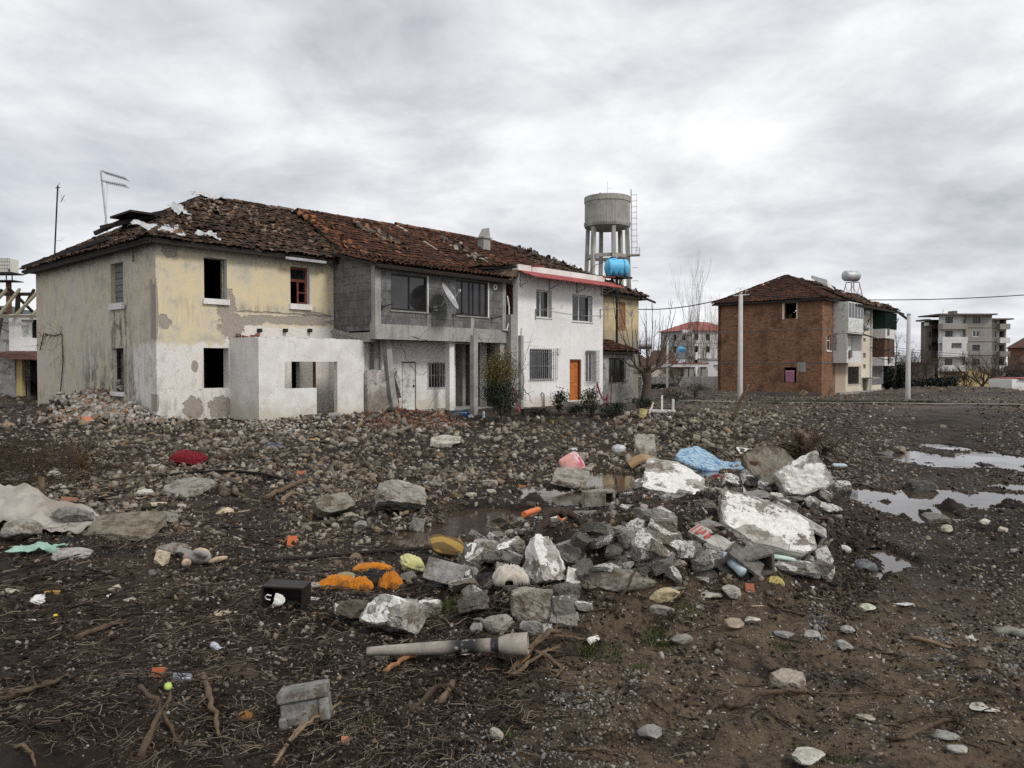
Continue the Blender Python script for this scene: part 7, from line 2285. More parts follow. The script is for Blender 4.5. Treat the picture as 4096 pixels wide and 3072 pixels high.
pile('cloth',2530,2018,2598,2060,None or M['black'],'black rag under the chequered cloth','cloth',52,.6,.05)
CHK,n=newmat('black_white_check_fabric')
co=n.obj();ck=n.node('ShaderNodeTexChecker');n.put(ck.inputs['Vector'],n.vm('ADD',co,(0.013,0.02,0.01)));ck.inputs['Scale'].default_value=34
n.out(n.mix(ck.outputs[1],(.015,.015,.015),(.42,.42,.43)),.85,0,None,.2)
pile('cloth',2532,2014,2600,2062,CHK,'black and white chequered cloth at the near edge of the red carpet','cloth',55,.6,.08,lift=.02)
pile('cloth',2756,2246,2886,2316,cloth('black_wet_fabric',(.012,.010,.010)),'black wet cloth bundle right of the huge lump','cloth',60,.6,.10,1.2)
pile('cloth',2715,1905,2830,1942,cloth('black_wet_coat',(.008,.008,.009)),'black wet coat lying between the puddle and the long white-faced slab','cloth',66,.6,.08)
pile('cloth',2840,1878,2900,1915,cloth('crimson_fabric',(.16,.012,.018)),'crimson rag behind the long white-faced slab','cloth',68,.5,.10)
pile('plastic_bag',3070,2287,3144,2334,cloth('mustard_plastic',(.45,.36,.10),.2,8,(.3,.25,.09),.5),'crumpled mustard-yellow plastic bag at the heap\'s near right','plastic bag',70,.7,.06,1.6)
pile('cloth',1048,1762,1128,1790,cloth('navy_fabric',(.03,.05,.13)),'navy blue cloth in the rubble before the annex','cloth',72,.6,.12)
pile('cloth',1212,1738,1305,1762,cloth('mustard_fabric',(.45,.29,.07)),'mustard cloth flattened in the rubble before the annex','cloth',74,.5,.06)
pile('cloth',720,1764,765,1788,cloth('dusty_white_fabric',(.5,.47,.43)),'dusty white rag behind the patterned red cushion','cloth',76,.6,.10)
pile('cloth',540,1926,610,1978,cloth('off_white_fabric',(.62,.60,.55)),'off-white knotted rag left of the oblong grey block','cloth',78,.5,.10,1.3)
pile('cloth',178,1860,235,1902,cloth('dirty_white_fabric',(.50,.46,.40)),'dirty white bundle in the dark brush at left','cloth',80,.6,.10,1.2)
pile('plastic_bag',2448,1772,2506,1812,M['film'],'white plastic bag standing on wet rubble behind the puddle','plastic bag',82,.8,.17,.8)
pile('plastic_bag',2278,1776,2312,1800,M['film'],'small white plastic ball left of the white bag','plastic bag',84,.8,.09,.5)
pile('plastic_bag',1690,1915,1740,1938,M['film'],'pale yellow-white bag by the small left puddle','plastic bag',86,.6,.08,.7)
pile('plastic_bag',2916,1915,2970,1950,simple('bluish_clear_plastic',(.45,.52,.58),.25,var=.2),'bluish clear plastic bag behind the flat rough-white piece','plastic bag',88,.6,.08,1)
pile('plastic_bag',2815,1862,2858,1880,M['film'],'white foam scrap under the edge of the blue mattress','plastic bag',90,.6,.05,1)
pile('plastic_bag',3460,2280,3500,2300,M['film'],'white plastic scrap at the foot of the rutted small puddle','plastic bag',91,.6,.03,1)
pile('cloth',3330,2130,3410,2195,cloth('grey_plastic_rag',(.55,.54,.50),.2,6,(.30,.28,.25),.5),'pale torn rag right of the tilted hollow block','cloth',92,.6,.05,1.2)
pile('tarpaulin',3415,2205,3515,2278,simple('grey_muddy_tarpaulin',(.10,.105,.11),.35,var=.4),'grey muddy tarpaulin lump beside the rutted small puddle','tarpaulin',94,.7,.12,1)
pile('cloth',1200,2370,1210,2378,M['film'],'tiny white rag beside the drawer','cloth',95,.6,.02,1,res=10)
pile('cloth',2716,1858,2760,1880,M['black'],'black scrap at the left underside of the blue mattress','cloth',96,.6,.03,1,res=14)
pile('cloth',745,2655,1000,2720,None or simple('leaf_litter_brown',(.05,.035,.024),.95,var=.5,scale=20,bump=1),'low brown hummock of matted roots at lower left','root mat',97,.7,.05,1)
pile('cloth',935,2805,1008,2880,cloth('rusty_orange_rag',(.26,.11,.018),.3,8,(.12,.06,.02)),'rusty orange rag left of the lipped block','cloth',98,.7,.05,1.3)
pile('cloth',160,2340,250,2372,cloth('ochre_cloth',(.36,.20,.04)),'ochre cloth strip behind the white broken board at left','cloth',99,.35,.03,1.3)
P=GP(135,2222);sheetobj('cloth',P+Vector((0,.1,.05)),(.46,.05,0),(-.03,.16,.03),30,10,.05,cloth('mint_green_fabric',(.27,.42,.34),.15,6,(.16,.24,.19)),'mint-green twisted rag at left, pinned under a grey wedge','cloth',2.2,edge=.3)
P=GP(120,2135)
V,Fc=[],[]
nx=46;ny=16
for j in range(ny+1):
 for i in range(nx+1):
  u=i/nx;v=j/ny
  x=-.95+1.55*u;y=P.y-.05+.75*v+.2*(1-u)
  X_=P.x+x
  prof=.19*max(0,1-u*1.25)**.6+.12*max(0,1-abs(u-.45)*2.6)+.02
  z=prof*(.15+.85*min(1,v*2.2)**.7)*(1 if v<.8 else(1-v)*3.5+.3)
  z+=.05*(1-2.5*abs(mn.noise(Vector((u*5,v*3,1)))))+.03*mn.noise(Vector((u*14,v*8,1)))
  V.append((x,y-P.y,z+gz(X_,y)-P.z))
for j in range(ny):
 for i in range(nx):
  a=j*(nx+1)+i
  if mn.noise(Vector((i*.35,j*.35,3)))>.62:
   continue
  Fc.append([a,a+1,a+nx+2,a+nx+1])
o=link('plastic_sheet',mesh_from('plastic_sheet',V,Fc,simple('white_woven_sheeting',(.34,.315,.28),.8,var=.3,scale=5,dirt=(.24,.21,.17)),smooth=True),None,P)
o.modifiers.new('t','SOLIDIFY').thickness=.006
tag(o,'large off-white sheeting heaped over boulders at the left edge','plastic sheet')
pile('cloth',222,2105,305,2180,cloth('jet_black_rag',(.006,.006,.006)),'jet black rag at the right tip of the white sheeting','cloth',101,.5,.10,1.2,holes=.42)
def mattress():
 import bisect
 fr_=[(0,2703,1822),(.2,2750,1850),(.42,2830,1878),(.6,2905,1882),(.8,2980,1868),(1,3052,1851)]
 bk=[(0,2722,1793),(.2,2790,1779),(.42,2838,1806),(.6,2888,1840),(.8,2975,1849),(1,3050,1840)]
 def ip(t_,T):
  for a,b in zip(T[:-1],T[1:]):
   if t_<=b[0]+1e-6:
    k=(t_-a[0])/(b[0]-a[0])
    return a[1]+(b[1]-a[1])*k,a[2]+(b[2]-a[2])*k
  return T[-1][1:]
 V,Fc=[],[]
 nx,ny=48,14
 for j in range(ny+1):
  v=j/ny
  for i in range(nx+1):
   u=i/nx
   a=at(*ip(u,fr_),14.9);b=at(*ip(u,bk),15.75)
   p=a.lerp(b,v)
   p.z+=.012*mn.noise(Vector((u*16,v*6,0)))-.02*(abs(v-.5)*2)**6
   p.z=max(p.z,gz(p.x,p.y)+.03)
   V.append(p)
 for j in range(ny):
  for i in range(nx):
   a=j*(nx+1)+i
   Fc.append([a,a+1,a+nx+2,a+nx+1])
 m_,n=newmat('faded_blue_ticking')
 co=n.obj()
 v_=n.voro(n.vm('ADD',n.vm('MULTIPLY',co,(1,1.5,1)),n.comb(n.noise(co,6),0,0)),7,'DISTANCE_TO_EDGE')
 q_=n.noise(co,9,5,.6)
 n.out(n.mix(n.step(n.m('ADD',v_,n.m('MULTIPLY',n.m('SUBTRACT',q_,.5),.5)),.05,.14),(.09,.19,.34),(.33,.44,.50)),.85,0,n.bump(q_,.4,.02),.2)
 o=link('mattress',mesh_from('mattress',[Vector(v)-Vector(V[0])for v in V],Fc,m_,smooth=True),None,V[0])
 md=o.modifiers.new('t','SOLIDIFY');md.thickness=.09;md.offset=-1
 tag(o,'blue patterned mattress bent over the rubble behind the puddle','mattress')
mattress()
def plate(pts,Y0,Y1,th,mat,label,cat,name,wob=.01):
 """thin rigid piece whose corners are given as (px, py, depth fraction)"""
 P=[at(x,y,Y0+(Y1-Y0)*d_)for(x,y,d_)in pts]
 c=sum(P,Vector())/len(P)
 q=[p-c for p in P]
 nrm=(q[1]-q[0]).cross(q[2]-q[0]).normalized()*th
 n_=len(q)
 mb=MB();mb.add([*q,*[v+nrm for v in q]],[tuple(range(n_))[::-1],tuple(range(n_,2*n_))]+[(i,(i+1)%n_,n_+(i+1)%n_,n_+i)for i in range(n_)])
 o=mb.build(name,mat,None,c)
 return tag(o,label,cat)
WHB=simple('chipped_white_board',(.66,.65,.62),.6,var=.08,scale=5,dirt=(.5,.47,.42))
plate([(2944,1788,1),(3024,1796,1),(3008,1838,0),(2982,1840,0),(2970,1826,.2)],16.2,16.9,.02,WHB,'torn white panel on the rubble right of the blue mattress','board','board')
plate([(2275,2490,0),(2388,2458,.8),(2380,2492,.5),(2366,2506,0),(2310,2502,0)],5.75,5.95,.012,M['whiteplastic'],'white curved shard of sanitary ware before the dark upright block','shard','shard')
plate([(448,1892,0),(550,1872,1),(545,1880,.6),(505,1898,0),(455,1898,0)],13.9,14.5,.02,WHB,'long white board fragment left of the black hose','board','board')
plate([(85,2442,0),(140,2380,.7),(222,2362,1),(190,2396,.5),(132,2444,0)],6.25,6.7,.012,WHB,'white broken board with a dark slit at lower left','board','board')
plate([(1205,2370,.5),(1250,2336,1),(1318,2372,.5),(1290,2378,.3)],6.6,7.0,.012,simple('pale_veneer',(.50,.43,.38),.7,var=.15),'pale veneered board piece right of the drawer, upper of two','board','board')
plate([(1203,2380,.2),(1320,2398,.2),(1316,2406,0),(1205,2392,0)],6.45,6.8,.012,simple('pale_veneer_plank',(.52,.46,.41),.7,var=.15),'pale pointed board piece right of the drawer, lower of two','board','board')
plate([(1815,2606,0),(1838,2588,1),(1880,2590,1),(1900,2606,.5),(1860,2616,0)],5.2,5.4,.008,WHB,'small white plaster flake just below the grey pipe','shard','shard')
plate([(2352,2550,0),(2392,2540,1),(2400,2556,.6),(2366,2572,0)],5.45,5.6,.02,WHB,'small white brick-like chip right of the root bundle','shard','shard')
plate([(40,2862,.5),(170,2858,1),(320,2862,1),(310,2895,0),(150,2898,0),(45,2890,0)],4.25,4.4,.02,M['wood'],'short flat plank lying level at the bottom left','plank','plank')
plate([(430,3032,.2),(508,2978,1),(522,3016,.6),(492,3058,0)],3.95,4.15,.012,simple('grey_card',(.30,.29,.25),.8),'grey folded card piece at the bottom left','card','card')
plate([(380,2768,0),(397,2748,1),(442,2770,.8),(420,2782,0),(385,2784,0)],4.75,4.9,.01,WHB,'small grey-white shard among twigs left of the lipped block','shard','shard')
plate([(520,2812,0),(560,2796,1),(564,2820,.5),(530,2826,0)],4.55,4.65,.006,WHB,'flat white chip below the small grey-white shard','shard','shard')
plate([(425,2382,0),(442,2374,1),(455,2378,.7),(440,2392,0)],6.6,6.7,.006,WHB,'bright white chip beside the cream flat-topped stone','shard','shard')
plate([(3548,2410,.3),(3640,2388,1),(3690,2410,.5),(3620,2420,0)],6.3,6.7,.008,WHB,'long flat white flakes on dark mud right of the pale green-white lump','shard','shard')
plate([(3665,2490,.8),(3770,2502,.9),(3840,2520,.4),(3730,2518,0)],5.9,6.1,.008,simple('grey_film',(.42,.42,.38),.6,var=.2),'dirty pale plastic strip on the mud at right','plastic scrap','plastic_scrap')
plate([(3870,2548,.2),(3895,2528,1),(3955,2556,.4),(3900,2562,0)],5.5,5.7,.008,simple('grey_torn_film',(.40,.40,.36),.6,var=.2),'dirty pale torn plastic near the right edge','plastic scrap','plastic_scrap')
plate([(3965,2592,.4),(3990,2588,1),(4020,2604,.5),(3990,2612,0)],5.3,5.4,.01,WHB,'white chip among crushed grey stones near the right edge','shard','shard')
plate([(1395,1926,0),(1408,1920,1),(1436,1960,.6),(1420,1966,0)],12.9,13.3,.03,M['wood'],'short pale splintered stick standing left of the big tilted slab','plank','plank')if False else None
WD=[(1.45,1.28,1.02),(.95,.82,.65),(.66,.56,.46),(.42,.36,.30)]
M['log']=simple('bare_root_wood',(.125,.102,.080),.9,var=.45,scale=16,bump=.8,tint=True)
def stick(pts,r,label=None,cat='stick',name='stick',tint=(1,1,1),n=7,knots=0,mat='log',seed=0,taper=.5):
 """pts: (px, py, lift) rested on the ground and lifted"""
 W3=[]
 for(x,y,l_)in pts:
  g=GP(x,y+l_*0)
  W3.append(g+Vector((0,0,l_)))
 c=W3[0].copy()
 q=[p-c for p in W3]
 out=[]
 for a,b in zip(q[:-1],q[1:]):
  for t in(0,.25,.5,.75):
   out.append(a.lerp(b,t))
 out.append(q[-1])
 sm=[out[0]]+[(out[i-1]+out[i]*2+out[i+1])/4 for i in range(1,len(out)-1)]+[out[-1]]
 sm=[p+Vector((mn.noise(Vector((i*.8,seed,1))),mn.noise(Vector((i*.8,seed,5))),mn.noise(Vector((i*.8,seed,9)))*.6))*r*.9 for i,p in enumerate(sm)]
 k=len(sm)
 r=r*(.72 if mat=='log' and taper>.25 else 1)
 mb=MB();mb.tube(sm,[r*(1-taper*i/k)*(1+.18*mn.noise(Vector((i*1.1,seed,3))))for i in range(k)],n,t=tint)
 if mat=='log' and n>4 and taper>.15:
  rg_=random.Random(int(pts[0][0])+seed)
  mb.V=[tuple(Vector(v)+Vector((mn.noise(Vector(v)*30),mn.noise(Vector(v)*30+Vector((9,0,0))),mn.noise(Vector(v)*30+Vector((0,9,0)))))*r*.55)for v in mb.V]
  for _ in range(rg_.randint(2,5)):
   j=rg_.randint(1,k-2)
   d_=(sm[j+1]-sm[j]).normalized()+Vector((rg_.gauss(0,.7),rg_.gauss(0,.7),rg_.uniform(0,.5)))
   branch(mb,sm[j],d_,rg_.uniform(3,9)*r,r*rg_.uniform(.25,.5),1 if r>.018 else 0,rg_,.5,-.04,4,5,(1,2),.6,.2)
  mb.T=[tint]*len(mb.V)
 o=mb.build(name,M[mat],None,c,smooth=True)
 if label:
  tag(o,label,cat)
 return o
def stick3(P,r,label,cat,name,tint=(1,1,1),mat='log',taper=.4,n=8):
 c=P[0].copy()
 mb=MB()
 q=[]
 for a,b in zip(P[:-1],P[1:]):
  for t in(0,.33,.66):
   q.append(a.lerp(b,t)-c)
 q.append(P[-1]-c)
 q=[q[0]]+[(q[i-1]+2*q[i]+q[i+1])/4 for i in range(1,len(q)-1)]+[q[-1]]
 k=len(q)
 q=[p+Vector((mn.noise(Vector((i*.9,r*99,1))),0,mn.noise(Vector((i*.9,2,r*77)))))*r*.8 for i,p in enumerate(q)]
 mb.tube(q,[r*(1-taper*i/k)for i in range(k)],n,t=tint)
 return tag(mb.build(name,M[mat],None,c,smooth=True),label,cat)
stick3([GP(2105,2255,.08),at(2150,2140,6.9),at(2195,2055,7.0),at(2235,2045,7.1),at(2280,2062,7.2),at(2345,2100,7.2),GP(2372,2185,.05)],.048,'thick black root arching over the heap above the orange pipes','root','root',(.35,.3,.28))
for(a,b,lab)in((at(2095,2058,9.2),at(2152,2038,9.6),'orange plastic pipe stub pointing right, at the puddle edge'),(at(2238,2058,8.6),at(2277,2122,8.0),'orange plastic pipe leaning down under the black root')):
 mb=MB();mb.tube([Vector((0,0,0)),b-a],.036,14,cap=True);tag(mb.build('pipe',simple('orange_pipe',(.62,.17,.055),.5,var=.1),None,a,smooth=False),lab,'pipe')
pile('bucket_shard',2082,2052,2120,2076,simple('orange_brown_shard',(.35,.09,.04),.6),'broken orange-brown shard beside the orange pipe stub','shard',7,.7,.06,.5,res=12)
a=GP(3020,1950);mb=MB();mb.lathe([(.088,-.1),(.088,.40),(.078,.405),(.078,.1)],20);tag(mb.build('iron_post',M['rust'],None,a),'stubby rusty iron tube standing upright in the heap','post')
for(P_,lab)in(([at(2888,2050,8.9),at(2905,2010,8.9),at(2950,1998,8.9),at(2975,1960,9),at(2955,1925,9)],'thin bent reinforcing wire curling above the heap'),([GP(2820,2146,.22),GP(2842,2140,.24),GP(2868,2128,.26),GP(2890,2138,.22),GP(2920,2136,.2)],'short bent wire lying on the red-lettered fragment'),([at(2700,2150,7.3),at(2694,2175,7.2),at(2705,2195,7.1)],'short rusty spike between the plastered fragments')):
 stick3(P_,.008,lab,'wire','reinforcing_bar',(.3,.2,.15),taper=.0,n=5)
def big_pipe():
 a,b=at(1470,2588,5.12),at(2112,2556,5.02)
 d_=(b-a);L=d_.length;z=d_.normalized();x=z.cross(Vector((0,0,1))).normalized();y=z.cross(x)
 Mx=Matrix(((x.x,y.x,z.x,a.x),(x.y,y.y,z.y,a.y),(x.z,y.z,z.z,a.z-.03),(0,0,0,1)))
 V,Fc=[],[]
 n_=32;prof=[(0,.034),(.12,.042),(.3,.049),(.45,.053),(.62,.056),(.78,.058),(.82,.062),(.875,.082),(.90,.086),(1.0,.088),(1.0,.074),(.9,.072)]
 for(t_,r)in prof:
  for j in range(n_):
   th=2*math.pi*j/n_
   rr=.82*r*(1+(.12*mn.noise(Vector((t_*20,j*.5,0)))if t_<.4 else 0))
   V.append((rr*math.cos(th),rr*math.sin(th),t_*L))
 for i in range(len(prof)-1):
  for j in range(n_):
   if i<3 and 6<j<14:
    continue
   Fc.append((i*n_+j,i*n_+(j+1)%n_,(i+1)*n_+(j+1)%n_,(i+1)*n_+j))
 m_,n=newmat('dirty_grey_drain_pipe');co=n.obj()
 q_=n.noise(co,6,5,.65);X_,Y_,Z_=n.xyz(co)
 tar=n.m('MULTIPLY',n.step(n.m('ABSOLUTE',n.m('SUBTRACT',Z_,L*.62)),.16,.05),n.step(q_,.44,.5))
 col=n.mix(n.step(q_,.35,.7),(.34,.31,.265),(.17,.145,.12));col=n.mix(tar,col,(.02,.02,.022))
 tar2=n.m('MULTIPLY',n.step(n.m('ABSOLUTE',n.m('SUBTRACT',Z_,L*.80)),.035,.02),n.step(q_,.40,.46));col=n.mix(tar2,col,(.02,.02,.025))
 n.out(col,.7,0,n.bump(n.noise(co,40,4),.3,.005),.3)
 o=link('drain_pipe',mesh_from('drain_pipe',V,Fc,m_,smooth=True));o.matrix_world=Mx
 tag(o,'long pale grey drain pipe with a wide socket, cracked and tarred, in the foreground','pipe')
big_pipe()
P=GP(2025,2622);mb=MB()
tags=[]
def ribbon(name,P3,wd,mat,label,cat):
 V=[]
 for i,p in enumerate(P3):
  d_=(P3[min(i+1,len(P3)-1)]-P3[max(i-1,0)]).normalized()
  s_=d_.cross(Vector((math.sin(i*.9)*.5,-.5,.8))).normalized()*wd/2
  V+=[p-s_-P3[0],p+s_-P3[0]]
 Fc=[[2*i,2*i+1,2*i+3,2*i+2]for i in range(len(P3)-1)]
 o=link(name,mesh_from(name,V,Fc,mat,smooth=True),None,P3[0])
 o.modifiers.new('t','SOLIDIFY').thickness=.004
 return tag(o,label,cat)
rp=[(1962,2612),(1956,2596),(1968,2584),(1990,2582),(2004,2594),(2002,2606),(1996,2590),(2010,2578),(2020,2592),(2034,2604),(2056,2606),(2074,2606),(2092,2604)]
ribbon('ribbon',[at(x,y,5.08+.02*math.sin(i))for i,(x,y)in enumerate(rp)],.045,cloth('raspberry_fabric',(.50,.028,.085),.2,9,(.3,.02,.05)),'raspberry-red knotted ribbon under the pipe socket','ribbon')
stick([(640,1912,.02),(760,1902,.05),(900,1896,.06),(1050,1905,.05),(1195,1938,.02)],.028,'long black hose curving over the rubble before the annex','hose','hose',(.08,.08,.08),taper=.1)
stick([(1048,2250,.02),(1250,2236,.02),(1450,2222,.03),(1770,2202,.04)],.022,'long straight dark rail lying above the orange cloth','rail','rail',(.18,.15,.14),taper=.0)
stick([(1058,1998,.02),(1140,1965,.05),(1228,1932,.07)],.05,'grey split plank pointing right below the black hose','plank','plank',WD[1],n=4,taper=.2)
stick([(1285,1958,.02),(1320,1975,.03),(1350,1990,.02)],.03,'short pale splintered stick left of the big tilted slab','stick','stick',WD[0],n=5)
stick([(860,1945,.02),(920,1978,.06),(985,1998,.02)],.055,'thick grey root end right of the oblong grey block','root','root',WD[1])
stick([(1125,2010,.0),(1150,1995,.05),(1172,1985,.06)],.04,'stubby split log left of the soil-heaped slab','log','log',WD[0],taper=.1)
q=GP(160,2052);stick3([q,q+Vector((.03,0,.44))],.038,'short square wooden stake standing by the white sheeting','stake','stake',WD[1],taper=.05,n=4)
q=GP(2920,1690);stick3([q,q+Vector((.5,0,1.0)),q+Vector((.62,.1,1.25))],.07,'splintered timber leaning up out of the stone bank','timber','timber',WD[1],n=5)
stick([(1540,1742,.05),(1600,1738,.10),(1650,1724,.16)],.055,'grey plastic pipe lying on the tile rubble by the annex','pipe','pipe',(1.3,1.4,1.45),taper=0)
stick([(1345,1655,.06),(1420,1658,.08)],.06,'black pipe on the ground at the annex doorway','pipe','pipe',(.1,.1,.1),taper=0)
stick([(3976,2540,.03),(4110,2552,.04)],.035,'grey-blue pipe cut off by the right edge','pipe','pipe',(1.5,1.8,1.9),taper=0)
stick([(2900,2822,.0),(2960,2838,.02),(3030,2808,.05),(3120,2800,.05),(3200,2786,.04),(3270,2772,.0)],.028,'thick smooth root winding over tan earth at lower right','root','root',WD[2],taper=.5,seed=3)
stick([(3555,2955,.0),(3610,2968,.02),(3700,2940,.04),(3800,2908,.05),(3880,2935,.04),(3945,3000,.0)],.020,'long curving root at the bottom right','root','root',WD[2],seed=4,taper=.3)
stick([(3600,2905,.02),(3700,2888,.04),(3800,2892,.03),(3860,2860,.05)],.012,'thin forked twig above the long curving root','root','root',WD[3],seed=5)
stick([(2260,3000,.0),(2400,3010,.02),(2500,3030,.02),(2590,3068,.0)],.012,'long thin twig at the bottom centre','stick','stick',WD[2],seed=6)
stick([(3078,2420,.01),(3130,2450,.02),(3200,2470,.03),(3270,2480,.01)],.018,'brown root snaking from the heap over the crushed stones','root','root',WD[2],seed=7)
stick([(3270,2778,.01),(3400,2788,.02),(3480,2782,.02),(3600,2772,.01)],.007,'long thin pale root lying right of the thick smooth one','root','root',WD[1],seed=8)
stick([(3380,2718,.01),(3440,2740,.03),(3500,2768,.02),(3570,2782,.0)],.014,'straight dark stick in the mud above the long thin pale root','stick','stick',WD[3],seed=9)
stick([(3640,2560,.02),(3720,2582,.03),(3800,2600,.01)],.016,'pale split lath lying on the mud at right','stick','stick',WD[0],n=4,seed=10,taper=.1)
stick([(1535,2690,.0),(1600,2658,.03),(1680,2635,.04),(1780,2618,.03)],.018,'orange-brown cane leaning below the pipe','cane','cane',(2.0,1.2,.7),seed=11,taper=.2)
stick([(1770,2800,.0),(1900,2758,.02),(1985,2722,.04)],.016,'yellowish cane pointing at the root bundle','cane','cane',(2.6,1.7,.8),seed=12,taper=.1)if False else stick([(2036,2700,.0),(2080,2670,.03),(2115,2648,.05)],.016,'yellowish cane left of the root bundle','cane','cane',(2.8,1.8,.8),seed=12,taper=.1)
for i,(P_,r_,lab)in enumerate((([(2045,2700,.02),(2120,2650,.10),(2200,2590,.12),(2235,2570,.08)],.034,'thickest twisted root of the bundle right of the ribbon'),([(2040,2708,.0),(2060,2730,.05),(2110,2700,.08),(2190,2650,.08),(2240,2610,.04)],.024,'lower root of the bundle right of the ribbon'),([(2140,2640,.06),(2190,2660,.06),(2250,2690,.02),(2215,2720,.0)],.026,'hooked root at the right of the bundle near the ribbon'),([(2215,2600,.1),(2280,2575,.05),(2340,2570,.02),(2390,2545,.02)],.016,'thin root running right from the bundle'))):
 stick(P_,r_,lab,'root','root',WD[1],seed=20+i)
stick([(1115,3020,.0),(1180,2960,.03),(1240,2920,.05),(1310,2890,.06),(1360,2865,.08)],.018,'pale forked branch below the lipped block, upper limb','branch','branch',WD[0],seed=30)
stick([(1090,3070,.0),(1160,2990,.04),(1210,2930,.05)],.014,'pale forked branch below the lipped block, lower limb','branch','branch',WD[0],seed=31)
stick([(812,2705,.02),(830,2800,.06),(860,2890,.05),(872,2960,.02)],.028,'upright knotty branch left of the lipped block','branch','branch',WD[1],seed=32)
stick([(560,3030,.0),(620,2950,.08),(690,2870,.14)],.026,'crossed branch leaning right at the bottom left','branch','branch',WD[2],seed=33)
stick([(560,2830,.12),(640,2885,.08),(700,2960,.02),(730,3010,.0)],.022,'crossed branch leaning left at the bottom left','branch','branch',WD[2],seed=34)
stick([(0,2820,.02),(100,2795,.05),(200,2770,.05),(270,2738,.06)],.028,'dark splintered branch at the left edge','branch','branch',WD[2],seed=35)
stick([(300,2565,.02),(370,2550,.05),(430,2528,.04),(475,2500,.04)],.034,'thick dark root lying at lower left','root','root',WD[2],seed=36)
stick([(60,2990,.0),(95,3020,.05),(130,3050,.04),(142,3072,0)],.016,'pale root end in the bottom left corner','root','root',WD[1],seed=37)
stick([(1640,2850,.0),(1740,2780,.05),(1800,2775,.05),(1850,2800,.02)],.026,'dark thick root loop under the foreground twigs','root','root',WD[3],seed=38)
stick([(1760,2820,.0),(1810,2768,.06)],.022,'sawn stick end pointing up in the foreground twigs','stick','stick',WD[1],seed=39,taper=.1)
stick([(2440,2455,.0),(2500,2420,.10),(2560,2350,.22)],.018,'dark slanting branch in front of the huge lump','branch','branch',WD[3],seed=40)
stick([(1350,2985,.0),(1400,2950,.02),(1460,2925,.03)],.010,'thin straight twig right of the pale forked branch','stick','stick',WD[2],seed=41)
stick([(3050,2100,.02),(3200,2085,.03),(3390,2078,.02)],.022,'dark board lying level behind the tilted hollow block','board','board',(.3,.22,.18),n=4,seed=42,taper=0)
stick([(1826,2420,.0),(1870,2370,.05),(1940,2320,.12)],.030,'dark root running under the plum rag','root','root',WD[3],seed=43)
V,Fc=[],[]
A_=[at(2528+131*t_,1876-32*math.sin(math.pi*min(t_*1.05,1))+8*t_,15.0)for t_ in map(float,np.linspace(0,1,15))]
for p in A_:
 V+=[p-A_[0],p-A_[0]+Vector((0,.5,.05))]
o=link('panel',mesh_from('panel',V,[[2*i,2*i+1,2*i+3,2*i+2]for i in range(14)],simple('bent_plywood',(.30,.19,.09),.7,var=.25)),None,A_[0]);o.modifiers.new('t','SOLIDIFY').thickness=.05
tag(o,'bent brown plywood arch standing at the puddle edge','panel')
P=at(3090,2236,6.75);mb=MB();mb.lathe([(.0,.03),(.12,.03),(.19,.018),(.205,.0),(.205,-.015),(.19,-.02)],40,cap=False);o=mb.build('lid',simple('pale_green_enamel',(.42,.52,.46),.4,var=.1),None,None,smooth=True);o.matrix_world=xf(P,0,-18,6)
tag(o,'pale green round lid tipped over the dark gap in the heap','lid')
P=GP(1128,2432);mb=MB();w_,d_,h_,t_=.34,.20,.17,.014
mb.box(-w_/2,w_/2,0,d_,h_-t_,h_);mb.box(-w_/2,w_/2,d_-t_,d_,0,h_-t_);mb.box(w_/2-t_,w_/2,0,d_-t_,-.02,h_-t_);mb.box(-w_/2,-w_/2+t_,0,d_-t_,0,h_-t_)
o=mb.build('drawer',simple('black_lacquered_wood',(.02,.015,.014),.5,var=.3),None,P,(0.0,math.radians(2),math.radians(-3)));tag(o,'black open wooden drawer on its side with a broken cup in front','drawer')
P=GP(1106,2428);mb=MB();pr=[(.028,0),(.045,.01),(.055,.03),(.058,.06)]
V,Fc=[],[]
for i,(r,z)in enumerate(pr):
 for j in range(25):
  a=-2.4+4.2*j/24
  V.append((r*math.cos(a),r*math.sin(a),z+(.012*mn.noise(Vector((j*.7,1,1)))if i==3 else 0)))
Fc=[(i*25+j,i*25+j+1,(i+1)*25+j+1,(i+1)*25+j)for i in range(3)for j in range(24)]
mb.add(V,Fc)
o=mb.build('broken_cup',M['whiteplastic'],None,P+Vector((0,-.03,.035)),(.5,.3,.6),smooth=True);o.modifiers.new('t','SOLIDIFY').thickness=.004
mb=MB();mb.tube([(-.05,.03,.05),(-.085,.03,.055),(-.095,.03,.03),(-.075,.03,.01),(-.045,.02,.015)],.006,7);mb.build('handle',M['whiteplastic'],o,smooth=True)
tag(o,'white broken china cup with handle in front of the black drawer','cup')
P=GP(1524,2654);mb=MB();mb.lathe([(.002,-.048),(.035,-.038),(.052,-.005),(.048,.03),(.03,.046),(.012,.05)],24);o=mb.build('clay_pot',simple('dirty_cream_ceramic',(.48,.44,.37),.6,var=.3,scale=14,dirt=(.12,.09,.07)),None,P+Vector((0,.05,.04)),(.9,.3,0),smooth=True);tag(o,'small dirty cream round pot fragment below the pipe','pot')
P=GP(2522,1992,.17);mb=MB()
V,Fc=[],[]
n_=16;S_=[(-.14,.035,.07),(-.10,.042,.085),(-.03,.045,.07),(.04,.048,.055),(.10,.045,.045),(.14,.028,.035)]
for(x,hw,hh)in S_:
 for j in range(n_):
  a=2*math.pi*j/n_
  V.append((x,hw*math.cos(a),.01+max(-.01,hh*(.5+.5*math.sin(a)))))
for i in range(5):
 for j in range(n_):
  Fc.append((i*n_+j,i*n_+(j+1)%n_,(i+1)*n_+(j+1)%n_,(i+1)*n_+j))
Fc+=[tuple(range(n_))[::-1],tuple(5*n_+j for j in range(n_))]
mb.add(V,Fc)
